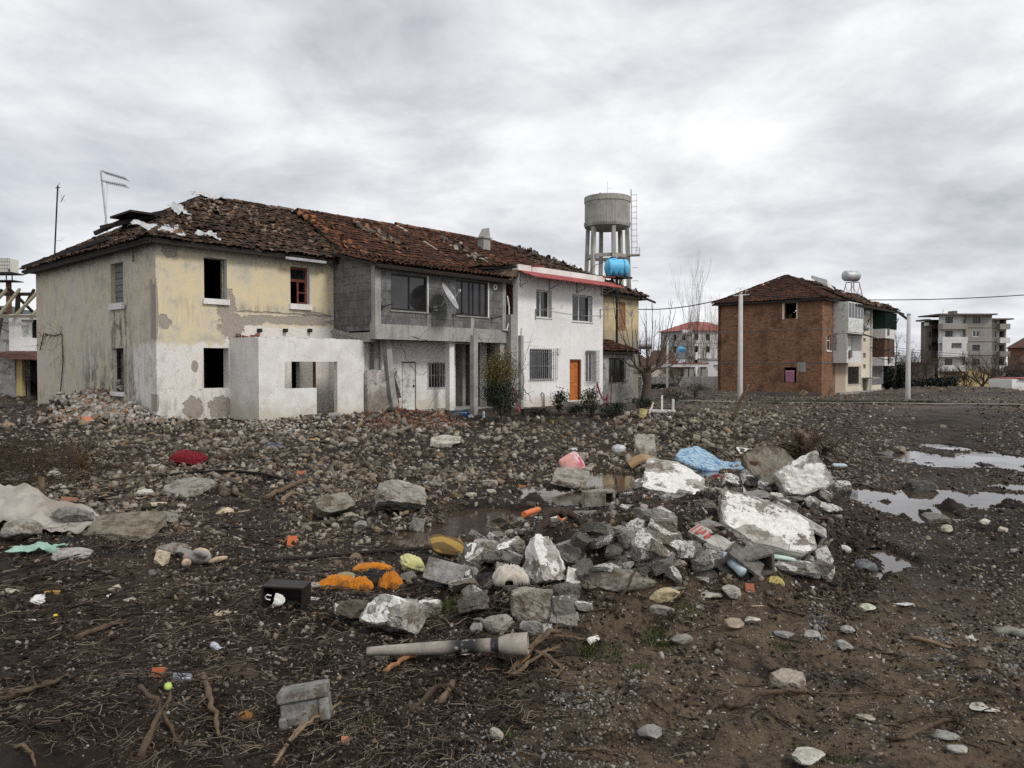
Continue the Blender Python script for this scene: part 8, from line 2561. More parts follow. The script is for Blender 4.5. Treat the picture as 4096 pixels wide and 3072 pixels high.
o=mb.build('shoe',simple('charcoal_canvas',(.05,.05,.055),.8,var=.4),None,P,(0,0,math.radians(172)),smooth=True)
mb=MB();mb.box(-.145,.14,-.047,.047,-.012,.012);b_=mb.build('sole',M['whiteplastic'],o)
mb=MB()
for k in range(5):
 mb.box(-.01+k*.022,0+k*.022,-.03,.03,.075-k*.005,.082-k*.005)
mb.build('laces',M['whiteplastic'],o)
tag(o,'dark canvas shoe with white sole and laces on the red carpet','shoe')
P=GP(2578,1992,.17);sheetobj('cloth',P,(.30,0,0),(0,.18,.04),18,10,.045,cloth('white_dotted_paper',(.66,.62,.58),.1),'white crumpled paper napkin beside the shoe on the red carpet','paper',4.4,edge=.2)
def bottle(P,rot,mat,label,s_=1.0,cap='black'):
 mb=MB();mb.lathe([(.002,0),(.042*s_,.004),(.045*s_,.02),(.045*s_,.08),(.041*s_,.085),(.045*s_,.10),(.045*s_,.19),(.03*s_,.24),(.014,.265),(.014,.285)],20,cap=True)
 o=mb.build('bottle',mat,None,P,rot,smooth=True)
 mb=MB();mb.lathe([(.016,.27),(.016,.29),(.002,.292)],12);mb.build('cap',M[cap],o)
 return tag(o,label,'bottle')
CLR=simple('clear_pet_plastic',(.42,.52,.58),.15,var=.2,spec=.6)
bottle(GP(2975,2350)+Vector((.02,.05,.10)),(math.radians(62),0,math.radians(-148)),CLR,'clear plastic water bottle leaning at the near foot of the heap')
bottle(GP(1935,1672),(0,0,0),CLR,'clear water bottle standing in the dark bay behind the free post',1.1)
bottle(GP(3330,1872)+Vector((0,0,.05)),(math.pi/2,0,1.3),CLR,'clear plastic bottle lying right of the triangular white slab')
P=GP(655,2735);mb=MB();mb.lathe([(.002,0),(.030,.003),(.033,.01),(.033,.105),(.026,.115),(.002,.115)],20);tag(mb.build('drink_can',simple('dull_grey_can',(.26,.27,.31),.35,.6,var=.2),None,P+Vector((.05,0,.035)),(math.pi/2+.2,0,1.9),smooth=True),'dull grey drink can lying among twigs, a green scrap below it','can')
P=GP(672,2755);mb=MB();mb.lathe([(.002,.02),(.02,.018),(.024,.0),(.016,-.012)],14);tag(mb.build('lime_disc',simple('lime_plastic',(.42,.55,.14),.5),None,P+Vector((0,0,.01)),(.4,.2,0),smooth=True),'small lime-green disc below the grey drink can','disc')
P=GP(222,2470);mb=MB();mb.lathe([(.002,.018),(.014,.013),(.019,.0),(.014,-.013),(.002,-.018)],14);tag(mb.build('ball',simple('yellow_ball',(.62,.40,.03),.5),None,P+Vector((0,0,.012)),None,smooth=True),'tiny yellow ball on the mud at lower left','ball')
P=GP(850,2600);mb=MB();mb.tube([(0,0,0),(.03,-.02,-.01),(.055,-.05,-.015),(.09,-.07,-.02)],[.022,.026,.021,.024],10,cap=False);o=mb.build('cardboard_tube',simple('grey_crushed_tube',(.34,.34,.37),.7,var=.5,scale=20),None,P+Vector((0,0,.04)));o.modifiers.new('t','SOLIDIFY').thickness=.003;tag(o,'crushed grey tube lying in dark twigs at lower left','tube')
P=GP(80,2478);pile('packet',25,2458,140,2482,simple('white_red_packet',(.60,.56,.55),.4,var=.2,dirt=(.32,.04,.10)),'white and crimson crumpled packet at the left edge','packet',13,.3,.02,1)
for(x,y,w_,h_,lab,tn)in((1165,2165,36,48,'upright orange-red tile shard left of the long dark rail',(.50,.13,.05)),(1205,1892,34,16,'flat orange-red tile shard at the black hose end',(.45,.12,.05)),(2090,1950,30,20,'orange-red brick bit left of the slab in the puddle',(.42,.14,.06)),(3000,2350,42,36,'reddish brick fragment right of the clear bottle',(.30,.10,.05)),(630,2690,50,40,'dark orange tile shard leaning behind the drink can',(.35,.10,.04)),(2565,1752,22,34,'red-brown brick fragment before the white overturned table',(.36,.11,.06)),(350,1678,44,24,'grooved orange hollow tile on the brick pile by the gable',(.55,.19,.10)),(275,1996,60,18,'flat reddish brick bit left of the mud-caked slab',(.28,.14,.09)),(1380,2962,34,30,'salmon brick bit by the bottom centre',(.42,.18,.11))):
 P=GP(x,y+h_/2);k=P.y/F
 mb=MB();mb.prism([(-w_*k/2,-.01),(w_*k*.5,.0),(w_*k*.4,.02),(-w_*k*.45,.02)],0,h_*k*.95)
 o=mb.build('tile_shard',simple('fired_clay_'+str(x),tn,.85,var=.2,scale=20),None,P,(-.35,.1,.2));tag(o,lab,'tile shard')
P=GP(790,2262);e=empty('plush_toy',P,0,'muddy cream and grey plush toy lying on its back left of centre','plush toy')
PLC,PLG=cloth('cream_plush',(.46,.34,.22),.2,9,(.2,.15,.1)),cloth('grey_plush',(.26,.24,.23),.2,9,(.12,.1,.09))
def ell(name,c,r,mat,par,rot=(0,0,0),sd=0):
 V=ICO[3][0]*np.array(r);V=V*(1+.06*np.array([mn.noise(Vector(v)*30+Vector((sd,0,0)))for v in V]))[:,None]
 return link(name,mesh_from(name,V,ICO[3][1],mat,smooth=True),par,c,rot)
ell('body',(0,.05,.07),(.115,.085,.07),PLG,e);ell('leg',(.04,-.02,.13),(.085,.035,.035),PLG,e,(0,.25,-.1),3);ell('leg',(-.09,-.05,.04),(.045,.08,.04),PLC,e,(0,0,.3),4)
ell('head',(-.02,.13,.08),(.10,.06,.065),PLC,e,(0,0,0),5);ell('arm',(.17,.08,.04),(.10,.03,.028),PLC,e,(0,-.2,.25),6)
ell('fringe',(-.13,.06,.06),(.04,.05,.05),cloth('mauve_plush',(.25,.19,.17)),e,(0,0,0),8)
def table():
 c=GP(2645,1652)
 e=empty('overturned_table',c,math.radians(-16),'small white plastic table lying upside down with legs in the air','table')
 mb=MB();mb.box(-.52,.52,-.42,.42,.02,.06);mb.box(-.54,.54,-.44,-.40,.0,.12);mb.box(-.54,.54,.40,.44,.0,.12);mb.box(-.54,-.50,-.40,.40,.0,.12);mb.box(.50,.54,-.40,.40,.0,.12)
 mb.build('tabletop',M['whiteplastic'],e)
 for(x,y,h_)in((.0,.36,.72),(.46,.36,.55),(.48,-.36,.60)):
  mb=MB();mb.bar((x,y,.06),(x*1.03,y,h_),.07);mb.build('leg',M['whiteplastic'],e)
table()
P=GP(2570,1672);mb=MB();mb.lathe([(.11,0),(.14,.30),(.15,.30),(.15,.32),(.135,.32),(.105,.02)],24);o=mb.build('bucket',simple('pale_yellow_plastic',(.62,.50,.20),.5,var=.1,dirt=(.35,.28,.14)),None,P,(0,.08,0),smooth=False)
mb=MB();mb.tube([(.14*math.cos(t),.14*math.sin(t),.31-.16*abs(math.sin(t/1)))for t in np.linspace(math.pi,2*math.pi,12)],.005,5);mb.build('handle',M['whiteplastic'],o);tag(o,'pale yellow plastic bucket left of the overturned table','bucket')
stick([(2596,1660,.05),(2608,1650,.25),(2612,1640,.34)],.05,'white-painted board stub between bucket and overturned table','board','board',(4.2,4.1,3.8),n=4,taper=.2)
def crate(px,py,w_,d_,h_,mat,label,yaw=0):
 P=GP(px,py);mb=MB();t_=.015
 mb.box(-w_/2,w_/2,-d_/2,d_/2,0,t_)
 for(a,b)in(((-w_/2,-d_/2),(w_/2,-d_/2)),((w_/2,-d_/2),(w_/2,d_/2)),((w_/2,d_/2),(-w_/2,d_/2)),((-w_/2,d_/2),(-w_/2,-d_/2))):
  for z in(.02,h_*.45,h_-.02):
   mb.bar((*a,z),(*b,z),t_,.035)
  for k in range(9):
   x=a[0]+(b[0]-a[0])*k/8;y=a[1]+(b[1]-a[1])*k/8
   mb.bar((x,y,.01),(x,y,h_),t_*1.2)
 return tag(mb.build('crate',mat,None,P,(0,0,math.radians(yaw))),label,'crate')
crate(2118,1662,.58,.38,.26,M['black'],'black slatted plastic crate by the left corner of the white house',20)
crate(1840,1665,.58,.40,.20,simple('blue_crate_plastic',(.03,.09,.22),.5),'blue plastic crate of rubbish at the foot of the white column',12)
pile('rubbish',1818,1644,1868,1660,M['film'],'pale crumpled wrappers filling the blue crate','rubbish',61,.6,.12,1.4,lift=.06)
pile('plastic_bag',1872,1652,1896,1670,M['film'],'white crumpled bag between the blue crate and the free post','plastic bag',62,.6,.14,1.2)
x,z=H(2176,1600,WV+.12);mb=MB();mb.tube([(0,0,0),(0,0,.62),(-.05,.02,.70),(-.12,.05,.72)],.045,10);tag(mb.build('vent_pipe',M['galv'],None,FR.world(x,-WV-.12,-.05),(0,0,FR.ang),smooth=True),'grey bent vent pipe against the white house below the barred window','pipe')
mb=MB();a=GP(2080,1650);mb.tube([Vector((0,0,0)),Vector((-.12,.2,.25)),Vector((-.22,.5,.75)),Vector((-.25,.8,1.0))],.035,8);tag(mb.build('hose',simple('dull_red_hose',(.42,.06,.06),.6),None,a,smooth=True),'dull red hose rising at the left corner of the white house','hose')
mb=MB();mb.tube([at(2388,1530,40.2),at(2398,1570,40.0),at(2410,1594,39.8),at(2424,1600,39.6),at(2431,1578,39.6),at(2429,1616,39.4)],.05,8)
c=mb.V[0];mb.V=[tuple(np.array(v)-np.array(c))for v in mb.V];tag(mb.build('pipe',simple('dark_red_pipe',(.20,.03,.045),.6),None,c),'dark red broken pipe beside the small right window of the white house','pipe')
mb=MB();q0,q1=at(2443,1622,38.5),at(2447,1505,38.9);mb.tube([Vector((0,0,0)),q1-q0],.035,7);tag(mb.build('iron_post',M['rust'],None,q0),'thin rust-brown pole standing before the lean-to window','post')
# large root stump right of the mattress
def stump():
 c=GP(3225,1850)
 e=empty('root_stump',c,0,'uprooted tree stump with tangled dark roots right of the blue mattress','tree stump')
 mb=MB();mb.tube([(.15,.1,-.1),(.12,.1,.25),(.0,.1,.48),(-.15,.15,.62)],[.16,.13,.10,.09],10,t=(1.1,.95,.8));mb.build('trunk',M['log'],e)
 rng=random.Random(8)
 mb=MB()
 for i in range(60):
  a=rng.uniform(0,2*math.pi)
  branch(mb,(rng.uniform(-.5,.35),rng.uniform(-.2,.3),rng.uniform(0,.35)),(math.cos(a),math.sin(a)*.5,rng.uniform(-.1,.8)),rng.uniform(.3,.85),rng.uniform(.015,.05),1,rng,.7,-.02,5,5,(1,4),.6,.35)
 mb.T=[(.5,.4,.32)]*len(mb.V)
 mb.build('roots',M['log'],e)
stump()
# uncountable stuff: clods, gravel, rubble, twigs, shards, grass
RNG=np.random.default_rng(2024)
def pxpos(n_,x0,x1,y0,y1,rng=RNG):
 px=rng.uniform(x0,x1,n_);py=rng.uniform(y0,y1,n_)
 Y=EYE*F/(py-HOR)
 X=(px-CX)/F*Y
 return px,py,X,Y
def keep(X,Y,sc,seed,lo,soft=.25,rng=RNG):
 q=fbm(X/sc,Y/sc,seed,3)
 return rng.random(len(X))<np.clip((q-lo)/soft,0,1)
def put(name,zones,mat='stone',sub=1,shape=(1,.8,.55),flatness=.35,pal=None,sharp=True,box=False,sink=.25,seed=0,avoid_row=True):
 rng=np.random.default_rng(seed+5)
 PX,PY,SS=[],[],[]
 for(n_,x0,x1,y0,y1,r0,r1,sc,lo)in zones:
  px,py,X,Y=pxpos(n_,x0,x1,y0,y1,rng)
  k=keep(X,Y,sc*np.clip(Y,3,40)/6.0,seed+int(y0),lo,.3,rng)
  mx_,my_=min(320,(x1-x0)*.25),(y1-y0)*.22
  k&=rng.random(n_)<np.clip(np.minimum(px-x0,x1-px)/mx_,0,1)
  k&=rng.random(n_)<np.clip(np.minimum(py-y0+my_*.5,y1-py)/my_,0,1)
  fx=(X-FR.o.x)*FR.ax.x+(Y-FR.o.y)*FR.ax.y;fy=(X-FR.o.x)*FR.ay.x+(Y-FR.o.y)*FR.ay.y
  ins=(fx>-.05)&(fx<30.6)&(fy>np.where(fx>XW,-WV-.1,np.where(fx>XL,-2.2,np.where(fx>2.5,-2.15,0))))&(fy<12.8)
  bx=(X-FB.o.x)*FB.ax.x+(Y-FB.o.y)*FB.ax.y;by=(X-FB.o.x)*FB.ay.x+(Y-FB.o.y)*FB.ay.y
  ins|=(bx>-.1)&(bx<17)&(by>-.4)&(by<9.6)
  k&=~ins
  u=rng.random(k.sum())
  r=r0*(r1/r0)**(u**1.8)
  PX.append(X[k]);PY.append(Y[k]);SS.append(r*Y[k]/F)
 X,Y,S=(np.concatenate(a)for a in(PX,PY,SS))
 S=np.minimum(S,.26)
 Z=ground(X,Y)
 pal=np.array(pal)
 T=pal[rng.integers(0,len(pal),len(X))]*rng.uniform(.7,1.3,(len(X),1))
 return scatter(name,np.stack([X,Y,Z],1),S,T,rng,sub,mat,shape,flatness,12,sharp,sink,box)
MUDC=[(.010,.0068,.0044),(.017,.0115,.0073),(.030,.021,.0135),(.055,.039,.025)]
PALE=[(.19,.16,.12),(.26,.225,.18),(.14,.115,.085),(.32,.285,.235),(.24,.18,.12),(.10,.085,.066),(.17,.155,.14),(.36,.325,.28),(.09,.07,.05),(.12,.10,.078)]
GRV=[(.15,.135,.115),(.24,.22,.19),(.09,.08,.068),(.33,.31,.275),(.19,.15,.11),(.07,.055,.042),(.10,.08,.06)]
MID=[(.13,.11,.085),(.18,.15,.115),(.085,.07,.053),(.25,.22,.18)]
put('mud_clods',[(30000,-700,4800,1880,3120,4,20,.35,-.25),(22000,-500,4600,1560,1980,3.5,11,.5,-.3),(12000,-200,2300,2300,3100,7,32,.3,-.1),(6000,2900,3700,2050,2500,5,20,.3,-.2)],sub=1,shape=(1,.75,.42),pal=MUDC,sharp=True,seed=1,sink=.45)
put('gravel',[(17000,-700,4800,2200,3160,3.2,11,.5,-.22),(7000,1300,3000,2650,3140,4,14,.4,-.05),(9000,2600,4400,2250,2800,3.5,12,.4,-.1),(20000,-500,4600,1700,2300,3.2,10,.5,-.22)],sub=1,pal=GRV,shape=(1,.8,.6),sharp=False,seed=2)
put('rubble',[(9500,-500,3000,1665,1960,4,17,.8,-.28),(6500,-300,2100,1860,2180,5,22,.7,-.25),(4200,2200,3250,1640,1890,4,18,.6,-.3),(2400,-300,1900,2100,2450,5,19,.5,-.15),(1400,-200,2950,1700,2010,12,28,.8,-.2),(1500,1400,3400,2120,2520,6,26,.4,-.2),(1800,1900,3400,1900,2200,5,20,.4,-.2)],sub=2,pal=PALE,seed=3,shape=(1,.78,.5))
put('rubble',[(24000,2500,4900,1585,2050,4,13,.8,-.32),(9000,2400,4700,1530,1610,3,8,1.0,-.6),(900,-300,170,1500,1700,5,18,1,-.3),(3000,3300,4600,2000,2400,3,9,.5,-.1)],sub=1,pal=MID+PALE[:5],seed=4,shape=(1,.8,.4))
put('rubble',[(8000,-500,3000,1665,1980,4,17,.8,-.3),(3500,-300,2100,1860,2200,5,20,.7,-.3),(2200,2200,3250,1640,1890,4,16,.6,-.3),(3500,-300,2300,2150,3080,4,15,.5,-.2),(1500,1800,3400,2000,2500,5,20,.4,-.4),(1500,2300,4200,2400,3080,4,14,.5,-.2)],box=True,pal=PALE,seed=23,shape=(1,.7,.4),flatness=.5,sink=-.1)
put('plaster_chips',[(1300,-200,4300,1640,2250,4,12,.8,-.25),(900,-200,4300,2250,3080,4,13,.6,-.2)],sub=1,pal=[(.62,.60,.56),(.50,.47,.42),(.68,.66,.63)],seed=5,shape=(1,.7,.25),flatness=.25)
put('wood_splinters',[(900,-200,3200,1680,2200,9,34,.8,-.3),(700,-200,4300,2150,3080,9,34,.6,-.3),(500,3000,4300,1620,2100,7,20,.6,-.3)],box=True,pal=[(.24,.19,.135),(.16,.125,.09),(.33,.27,.20),(.09,.07,.052)],shape=(1,.10,.05),flatness=.16,seed=16,sink=-.9)
put('litter',[(130,-200,4300,1650,2300,4,11,.8,-.4),(90,-200,4300,2250,3080,5,12,.6,-.4)],sub=1,pal=[(.65,.65,.66),(.10,.25,.42),(.45,.06,.06),(.60,.58,.50),(.05,.25,.15),(.6,.35,.08),(.03,.03,.035)],shape=(1,.6,.12),flatness=.3,seed=18,sink=-.2)
put('brick_bits',[(420,-200,3000,1690,2250,4,12,.8,-.2),(200,-200,4300,2250,3080,4,12,.6,-.2)],sub=1,pal=[(.30,.10,.045),(.24,.09,.05),(.38,.15,.07)],seed=6,shape=(1,.7,.35),flatness=.25)
put('crushed_stone',[(1500,3080,3460,2470,2620,5,18,.3,-.1),(2200,3500,4200,2480,2760,4,13,.35,-.12),(900,2050,2420,2740,2850,4,11,.3,-.1),(1200,3300,3900,2630,2900,3,9,.3,.0),(1200,1500,2300,2920,3090,5,16,.3,-.15)],sub=1,pal=[(.19,.19,.19),(.26,.26,.26),(.13,.13,.135),(.34,.34,.33)],seed=7)
put('tile_rubble',[(1500,1330,1900,1655,1722,5,14,2.5,-.8),(420,900,1350,1690,1722,4,10,1.5,-.3)],box=True,pal=[(.24,.10,.06),(.18,.075,.05),(.30,.14,.085),(.14,.07,.05),(.34,.28,.22),(.16,.11,.085)],shape=(1,.7,.14),flatness=.35,seed=8,sink=-.2)
put('pale_shards',[(700,850,1500,1676,1740,4,13,1.5,-.5)],box=True,pal=[(.46,.43,.39),(.34,.31,.27),(.55,.52,.48)],shape=(1,.6,.3),flatness=.35,seed=12,sink=-.1)
def brickheap():
 rng=np.random.default_rng(91)
 def spots(n_):
  X,Y=[],[]
  for(px,py,rr,k)in((400,1676,1.15,.5),(470,1690,.8,.3),(300,1690,1.0,.12),(580,1700,.8,.14)):
   cx,cy=flat(px,py);m_=int(n_*k)
   X.append(cx+rng.normal(0,rr*.7,m_));Y.append(cy+rng.normal(0,rr*.5,m_))
  X,Y=np.concatenate(X),np.concatenate(Y)
  fx=(X-FR.o.x)*FR.ax.x+(Y-FR.o.y)*FR.ax.y
  k=(fx<-.12)|((X-FR.o.x)*FR.ay.x+(Y-FR.o.y)*FR.ay.y<-.12)
  return X[k],Y[k]
 X,Y=spots(900)
 Z=ground(X,Y)
 pal=np.array([(.32,.29,.25),(.42,.39,.35),(.24,.21,.18),(.36,.24,.16),(.46,.44,.41)])
 scatter('brick_rubble',np.stack([X,Y,Z+rng.uniform(0,.12,len(X))],1),rng.uniform(.06,.13,len(X)),pal[rng.integers(0,5,len(X))]*rng.uniform(.7,1.2,(len(X),1)),rng,1,'stone',(1,.62,.42),.6,12,True,0,True)
 X,Y=spots(110)
 Z=ground(X,Y)
 base=None
 for i in range(min(90,len(X))):
  V=np.array([[x_,y_,z_]for z_ in(-1,1)for(x_,y_)in((-1,-1),(1,-1),(1,1),(-1,1))],float)*(.12,.065,.045)*rng.uniform(.85,1.15)
  V=V*(1+rng.uniform(-.06,.06,V.shape))@rots(rng,1,.45)[0].T
  o=link('brick',mesh_from('brick',V,[(3,2,1,0),(4,5,6,7),(0,1,5,4),(1,2,6,5),(2,3,7,6),(3,0,4,7)],M['stone'],None,np.tile(pal[i%5]*rng.uniform(.85,1.2),(8,1))),None,(X[i],Y[i],Z[i]+rng.uniform(.06,.18)),(0,0,rng.uniform(0,6.3)))
  tag(o,'pale dusty brick tumbled on the heap against the yellow gable wall','brick','bricks heaped against the gable wall')
brickheap()
def singles():
 rng=np.random.default_rng(17)
 VAR=[]
 for i in range(14):
  V=cutrock(ICO[3][0],rng,9,.4,.8)
  V=V+.05*np.array([[mn.noise(Vector(v)*2.5+Vector((i*3,j*9,0)))for j in range(3)]for v in V])
  VAR.append(V*np.array([1,.8,.55])/1.0)
 ME={}
 Zn=[(70,100,1750,1700,1890,13,24,'pale rubble stone strewn before the yellow house and the annex','stones strewn before the yellow house',PALE),(60,1750,2900,1690,1860,11,20,'tan rubble stone strewn before the white house and the grey house','stones strewn before the white house',PALE),(50,0,1500,1900,2340,13,30,'loose grey-brown stone on the dark mud left of the heap','stones on the mud left of the heap',PALE),(26,2960,4090,1640,1960,8,15,'loose brownish stone on the dark field around the right-hand puddles','stones around the right-hand puddles',MID+PALE[:3]),(34,0,2050,2400,3050,10,20,'small loose stone among the twigs in the left foreground','stones among the foreground twigs',GRV+PALE[:4]),(40,2150,4090,2520,3050,9,20,'small loose stone on the tan earth in the right foreground','stones on the right foreground earth',GRV+PALE[:4])]
 for(n_,x0,x1,y0,y1,r0,r1,lab,grp,pal)in Zn:
  c=0
  while c<n_:
   px,py=rng.uniform(x0,x1),rng.uniform(y0,y1)
   P=GP(px,py)
   if P.z<WATER+.0:
    continue
   fx=(P.x-FR.o.x)*FR.ax.x+(P.y-FR.o.y)*FR.ax.y;fy=(P.x-FR.o.x)*FR.ay.x+(P.y-FR.o.y)*FR.ay.y
   if fx>-.2 and fy>(-WV-.8 if fx>XL else-2.4 if fx>2.4 else-.2):
    c+=1
    continue
   r=rng.uniform(r0,r1)*P.y/F
   i=int(rng.integers(0,14));col=int(rng.integers(0,len(pal)))
   key=(i,pal[col])
   if key not in ME:
    ME[key]=mesh_from('rubble_stone',VAR[i],ICO[3][1],M['stone'],None,np.tile(np.array(pal[col]),(len(VAR[i]),1)))
   o=link('rubble_stone',ME[key],None,(P.x,P.y,P.z+r*.12),(rng.normal(0,.25),rng.normal(0,.25),rng.uniform(0,6.3)))
   o.scale=(r,r*rng.uniform(.8,1.2),r*rng.uniform(.7,1.2))
   tag(o,lab,'stone',grp)
   c+=1
singles()
def heapfill():
 rng=np.random.default_rng(33)
 VAR=[]
 for i in range(14):
  V0=CUBE[0].copy()
  for _ in range(10):
   nrm=rng.normal(size=3);nrm/=np.linalg.norm(nrm)
   t_=V0@nrm-rng.uniform(.75,1.25)
   V0=V0-np.outer(np.clip(t_,0,None),nrm)
  V0=V0+np.array([[mn.noise(Vector(v)*1.8+Vector((i*7,j*5,0)))*.12+mn.noise(Vector(v)*5+Vector((i*7,j*5,0)))*.07+mn.noise(Vector(v)*12+Vector((i*7,j*5,0)))*.03 for j in range(3)]for v in V0])
  pnt=np.zeros(len(V0));tops=[5,2,1,0][i%4]
  if i%5!=4:
   for f_,fd in zip(CUBE[1],CUBE[2]):
    if fd==tops or(i%3==0 and fd==5):
     for v_ in f_:
      pnt[v_]=max(pnt[v_],.9)
  tn=[(1,1,1),(.75,.74,.72),(1.2,1.18,1.12),(.9,.84,.74),(.6,.59,.57)][i%5]
  me=mesh_from('concrete_chunk',V0,CUBE[1],M['concrete'],None,np.tile(np.array(tn),(len(V0),1)))
  a_=me.color_attributes.new('paint','FLOAT_COLOR','POINT');a_.data.foreach_set('color',np.repeat(pnt.astype(np.float32),4))
  VAR.append(me)
 Z_=[(85,1850,2700,2150,2380,'left half of the heap'),(130,2450,3330,2030,2330,'right half of the heap'),(34,2500,3380,1890,2060,'far edge of the heap by the puddle'),(14,1850,2420,2380,2540,'near foot of the heap behind the pipe')]
 for(n_,x0,x1,y0,y1,wh)in Z_:
  for _ in range(n_):
   px=rng.uniform(x0,x1);py=rng.uniform(y0,y1)
   if any(a-45<px<c+45 and b<py<d+50 for(a,b,c,d)in((2740,2085,2910,2200),(3100,2060,3290,2190),(2430,1960,2670,2040),(2110,2140,2230,2330),(2980,2130,3220,2200),(2320,1985,2470,2050),(2960,2240,3160,2330),(2240,2050,2290,2120))):
    continue
   P=GP(px,py)
   if P.z<WATER:
    continue
   k=P.y/F;w_=rng.uniform(40,125)*k/2
   o=link('concrete_chunk',VAR[int(rng.integers(0,14))],None,(P.x,P.y+w_*.5,P.z+w_*.2+(rng.uniform(0,.12)if w_>.09 else 0)),(rng.normal(0,.35)-.15,rng.normal(0,.35),rng.uniform(0,6.3)))
   o.scale=(w_,w_*rng.uniform(.5,.95),w_*rng.uniform(.3,.62))
   tag(o,'grey or white-faced broken masonry piece filling the '+wh,'concrete chunk','masonry in the '+wh)
heapfill()
put('masonry_fragments',[(2600,1800,3400,2040,2420,4,17,.3,-.5),(900,1850,2500,2380,2560,4,13,.3,-.2),(700,2400,3350,1880,2060,4,13,.3,-.3)],sub=2,pal=[(.20,.195,.18),(.28,.27,.25),(.14,.135,.125),(.58,.56,.53),(.36,.345,.32),(.10,.095,.085)],seed=14,shape=(1,.75,.5),flatness=.6,sink=.0)
def twigs(name,zones,seed,pal,nseg=7,sides=4,mat='twig'):
 rng=np.random.default_rng(seed)
 VV,FF,TT,nb=[],[],[],0
 for(n_,x0,x1,y0,y1,l0,l1,r0,r1,wob,lift)in zones:
  px,py,X,Y=pxpos(n_,x0,x1,y0,y1,rng)
  L=rng.uniform(l0,l1,n_)*(1+0*Y)
  R=rng.uniform(r0,r1,n_)*np.clip(Y/6.0,.8,3)
  L=L*np.clip(Y/6.0,.8,3)
  a=rng.uniform(0,2*np.pi,n_)
  da=rng.normal(0,wob,(n_,nseg)).cumsum(1)
  ang=a[:,None]+da
  step=(L/nseg)[:,None]
  x=X[:,None]+(np.cos(ang)*step).cumsum(1);y=Y[:,None]+(np.sin(ang)*step).cumsum(1)
  z=ground(x,y,False)+R[:,None]*.5+lift*np.abs(np.sin(np.linspace(0,3.0,nseg)[None]+rng.uniform(0,2,(n_,1))))*rng.uniform(0,1,(n_,1))*L[:,None]+.012
  P=np.stack([x,y,z],-1)
  T_=np.gradient(P,axis=1);T_/=np.linalg.norm(T_,axis=2)[...,None]
  S_=np.cross(T_,np.array([.1,.05,1.]));S_/=np.linalg.norm(S_,axis=2)[...,None]
  U_=np.cross(S_,T_)
  rr=(R[:,None]*np.linspace(1,.45,nseg)[None])[...,None,None]
  th=np.linspace(0,2*np.pi,sides,endpoint=False)
  V=P[:,:,None]+rr*(S_[:,:,None]*np.cos(th)[None,None,:,None]+U_[:,:,None]*np.sin(th)[None,None,:,None])
  V=V.reshape(-1,3)
  i=np.arange(nseg-1)[:,None]*sides;j=np.arange(sides)[None]
  f=np.stack([i+j,i+(j+1)%sides,i+sides+(j+1)%sides,i+sides+j],-1).reshape(-1,4)
  Fa=(f[None]+(np.arange(n_)*nseg*sides)[:,None,None]).reshape(-1,4)+nb
  c=np.array(pal)[rng.integers(0,len(pal),n_)]*rng.uniform(.6,1.3,(n_,1))
  VV.append(V);FF.append(Fa);TT.append(np.repeat(c,nseg*sides,0));nb+=len(V)
 o=link(name,mesh_from(name,np.concatenate(VV),np.concatenate(FF),M[mat],None,np.concatenate(TT)))
 return tag(o,kind='stuff')
TW=[(.11,.085,.06),(.17,.135,.095),(.07,.052,.038),(.24,.195,.14),(.05,.038,.028)]
twigs('twigs',[(5200,-400,2250,2360,3100,.05,.28,.0012,.0045,.40,.14),(1500,-400,1500,1900,2400,.06,.32,.0014,.004,.32,.12),(700,2000,4300,2350,3080,.05,.22,.0012,.0035,.35,.06),(500,1500,3400,2050,2500,.06,.3,.0012,.0035,.35,.15),(700,0,3300,1700,1950,.05,.22,.0012,.003,.3,.12),(420,3000,4300,1640,2300,.05,.25,.0012,.0035,.3,.1)],5,TW)
twigs('roots',[(260,-200,2250,2400,3080,.15,.5,.004,.010,.34,.16),(60,-200,1200,1950,2350,.2,.5,.004,.009,.2,.10),(40,2200,4200,2450,3050,.15,.4,.004,.008,.25,.05)],6,TW[:4],10,6,'log')
def brush():
 """dark tangle of cut branches at the left edge"""
 rng=random.Random(12)
 mb=MB()
 c=GP(60,1930)
 for i in range(420):
  a=rng.uniform(0,6.28);q=rng.random()**.5
  x,y=2.1*q*math.cos(a)-.6,1.4*q*math.sin(a)+.6
  z0=gz(c.x+x,c.y+y)-c.z
  top=.55*(1-q*q)
  p=Vector((x,y,z0+rng.uniform(0,max(.05,top))))
  d_=Vector((rng.gauss(0,1),rng.gauss(0,.6),rng.gauss(.1,.28)))
  branch(mb,p,d_,rng.uniform(.35,1.0),rng.uniform(.004,.012),1,rng,.45,0,4,4,(1,3),.6,.18)
 mb.T=[(.42,.34,.27)]*len(mb.V)
 o=mb.build('brushwood',M['log'],None,c)
 tag(o,kind='stuff')
 mb=MB();c=GP(330,1895)
 for i in range(46):
  a=rng.gauss(1.5,.5);l_=rng.uniform(.25,.62)
  x0=rng.gauss(0,.06)
  mb.tube([(x0,0,0),(x0+.3*l_*math.cos(a),rng.gauss(0,.05),l_*.6),(x0+.75*l_*math.cos(a)+.05,rng.gauss(0,.08),l_*rng.uniform(.7,1))],[.008,.006,.002],4,cap=False,t=(1.2,.8,.45))
 tag(mb.build('dry_tuft',M['log'],None,c),'rusty-brown dry palm-like tuft standing beside the dark brush at left','dry plant')
brush()
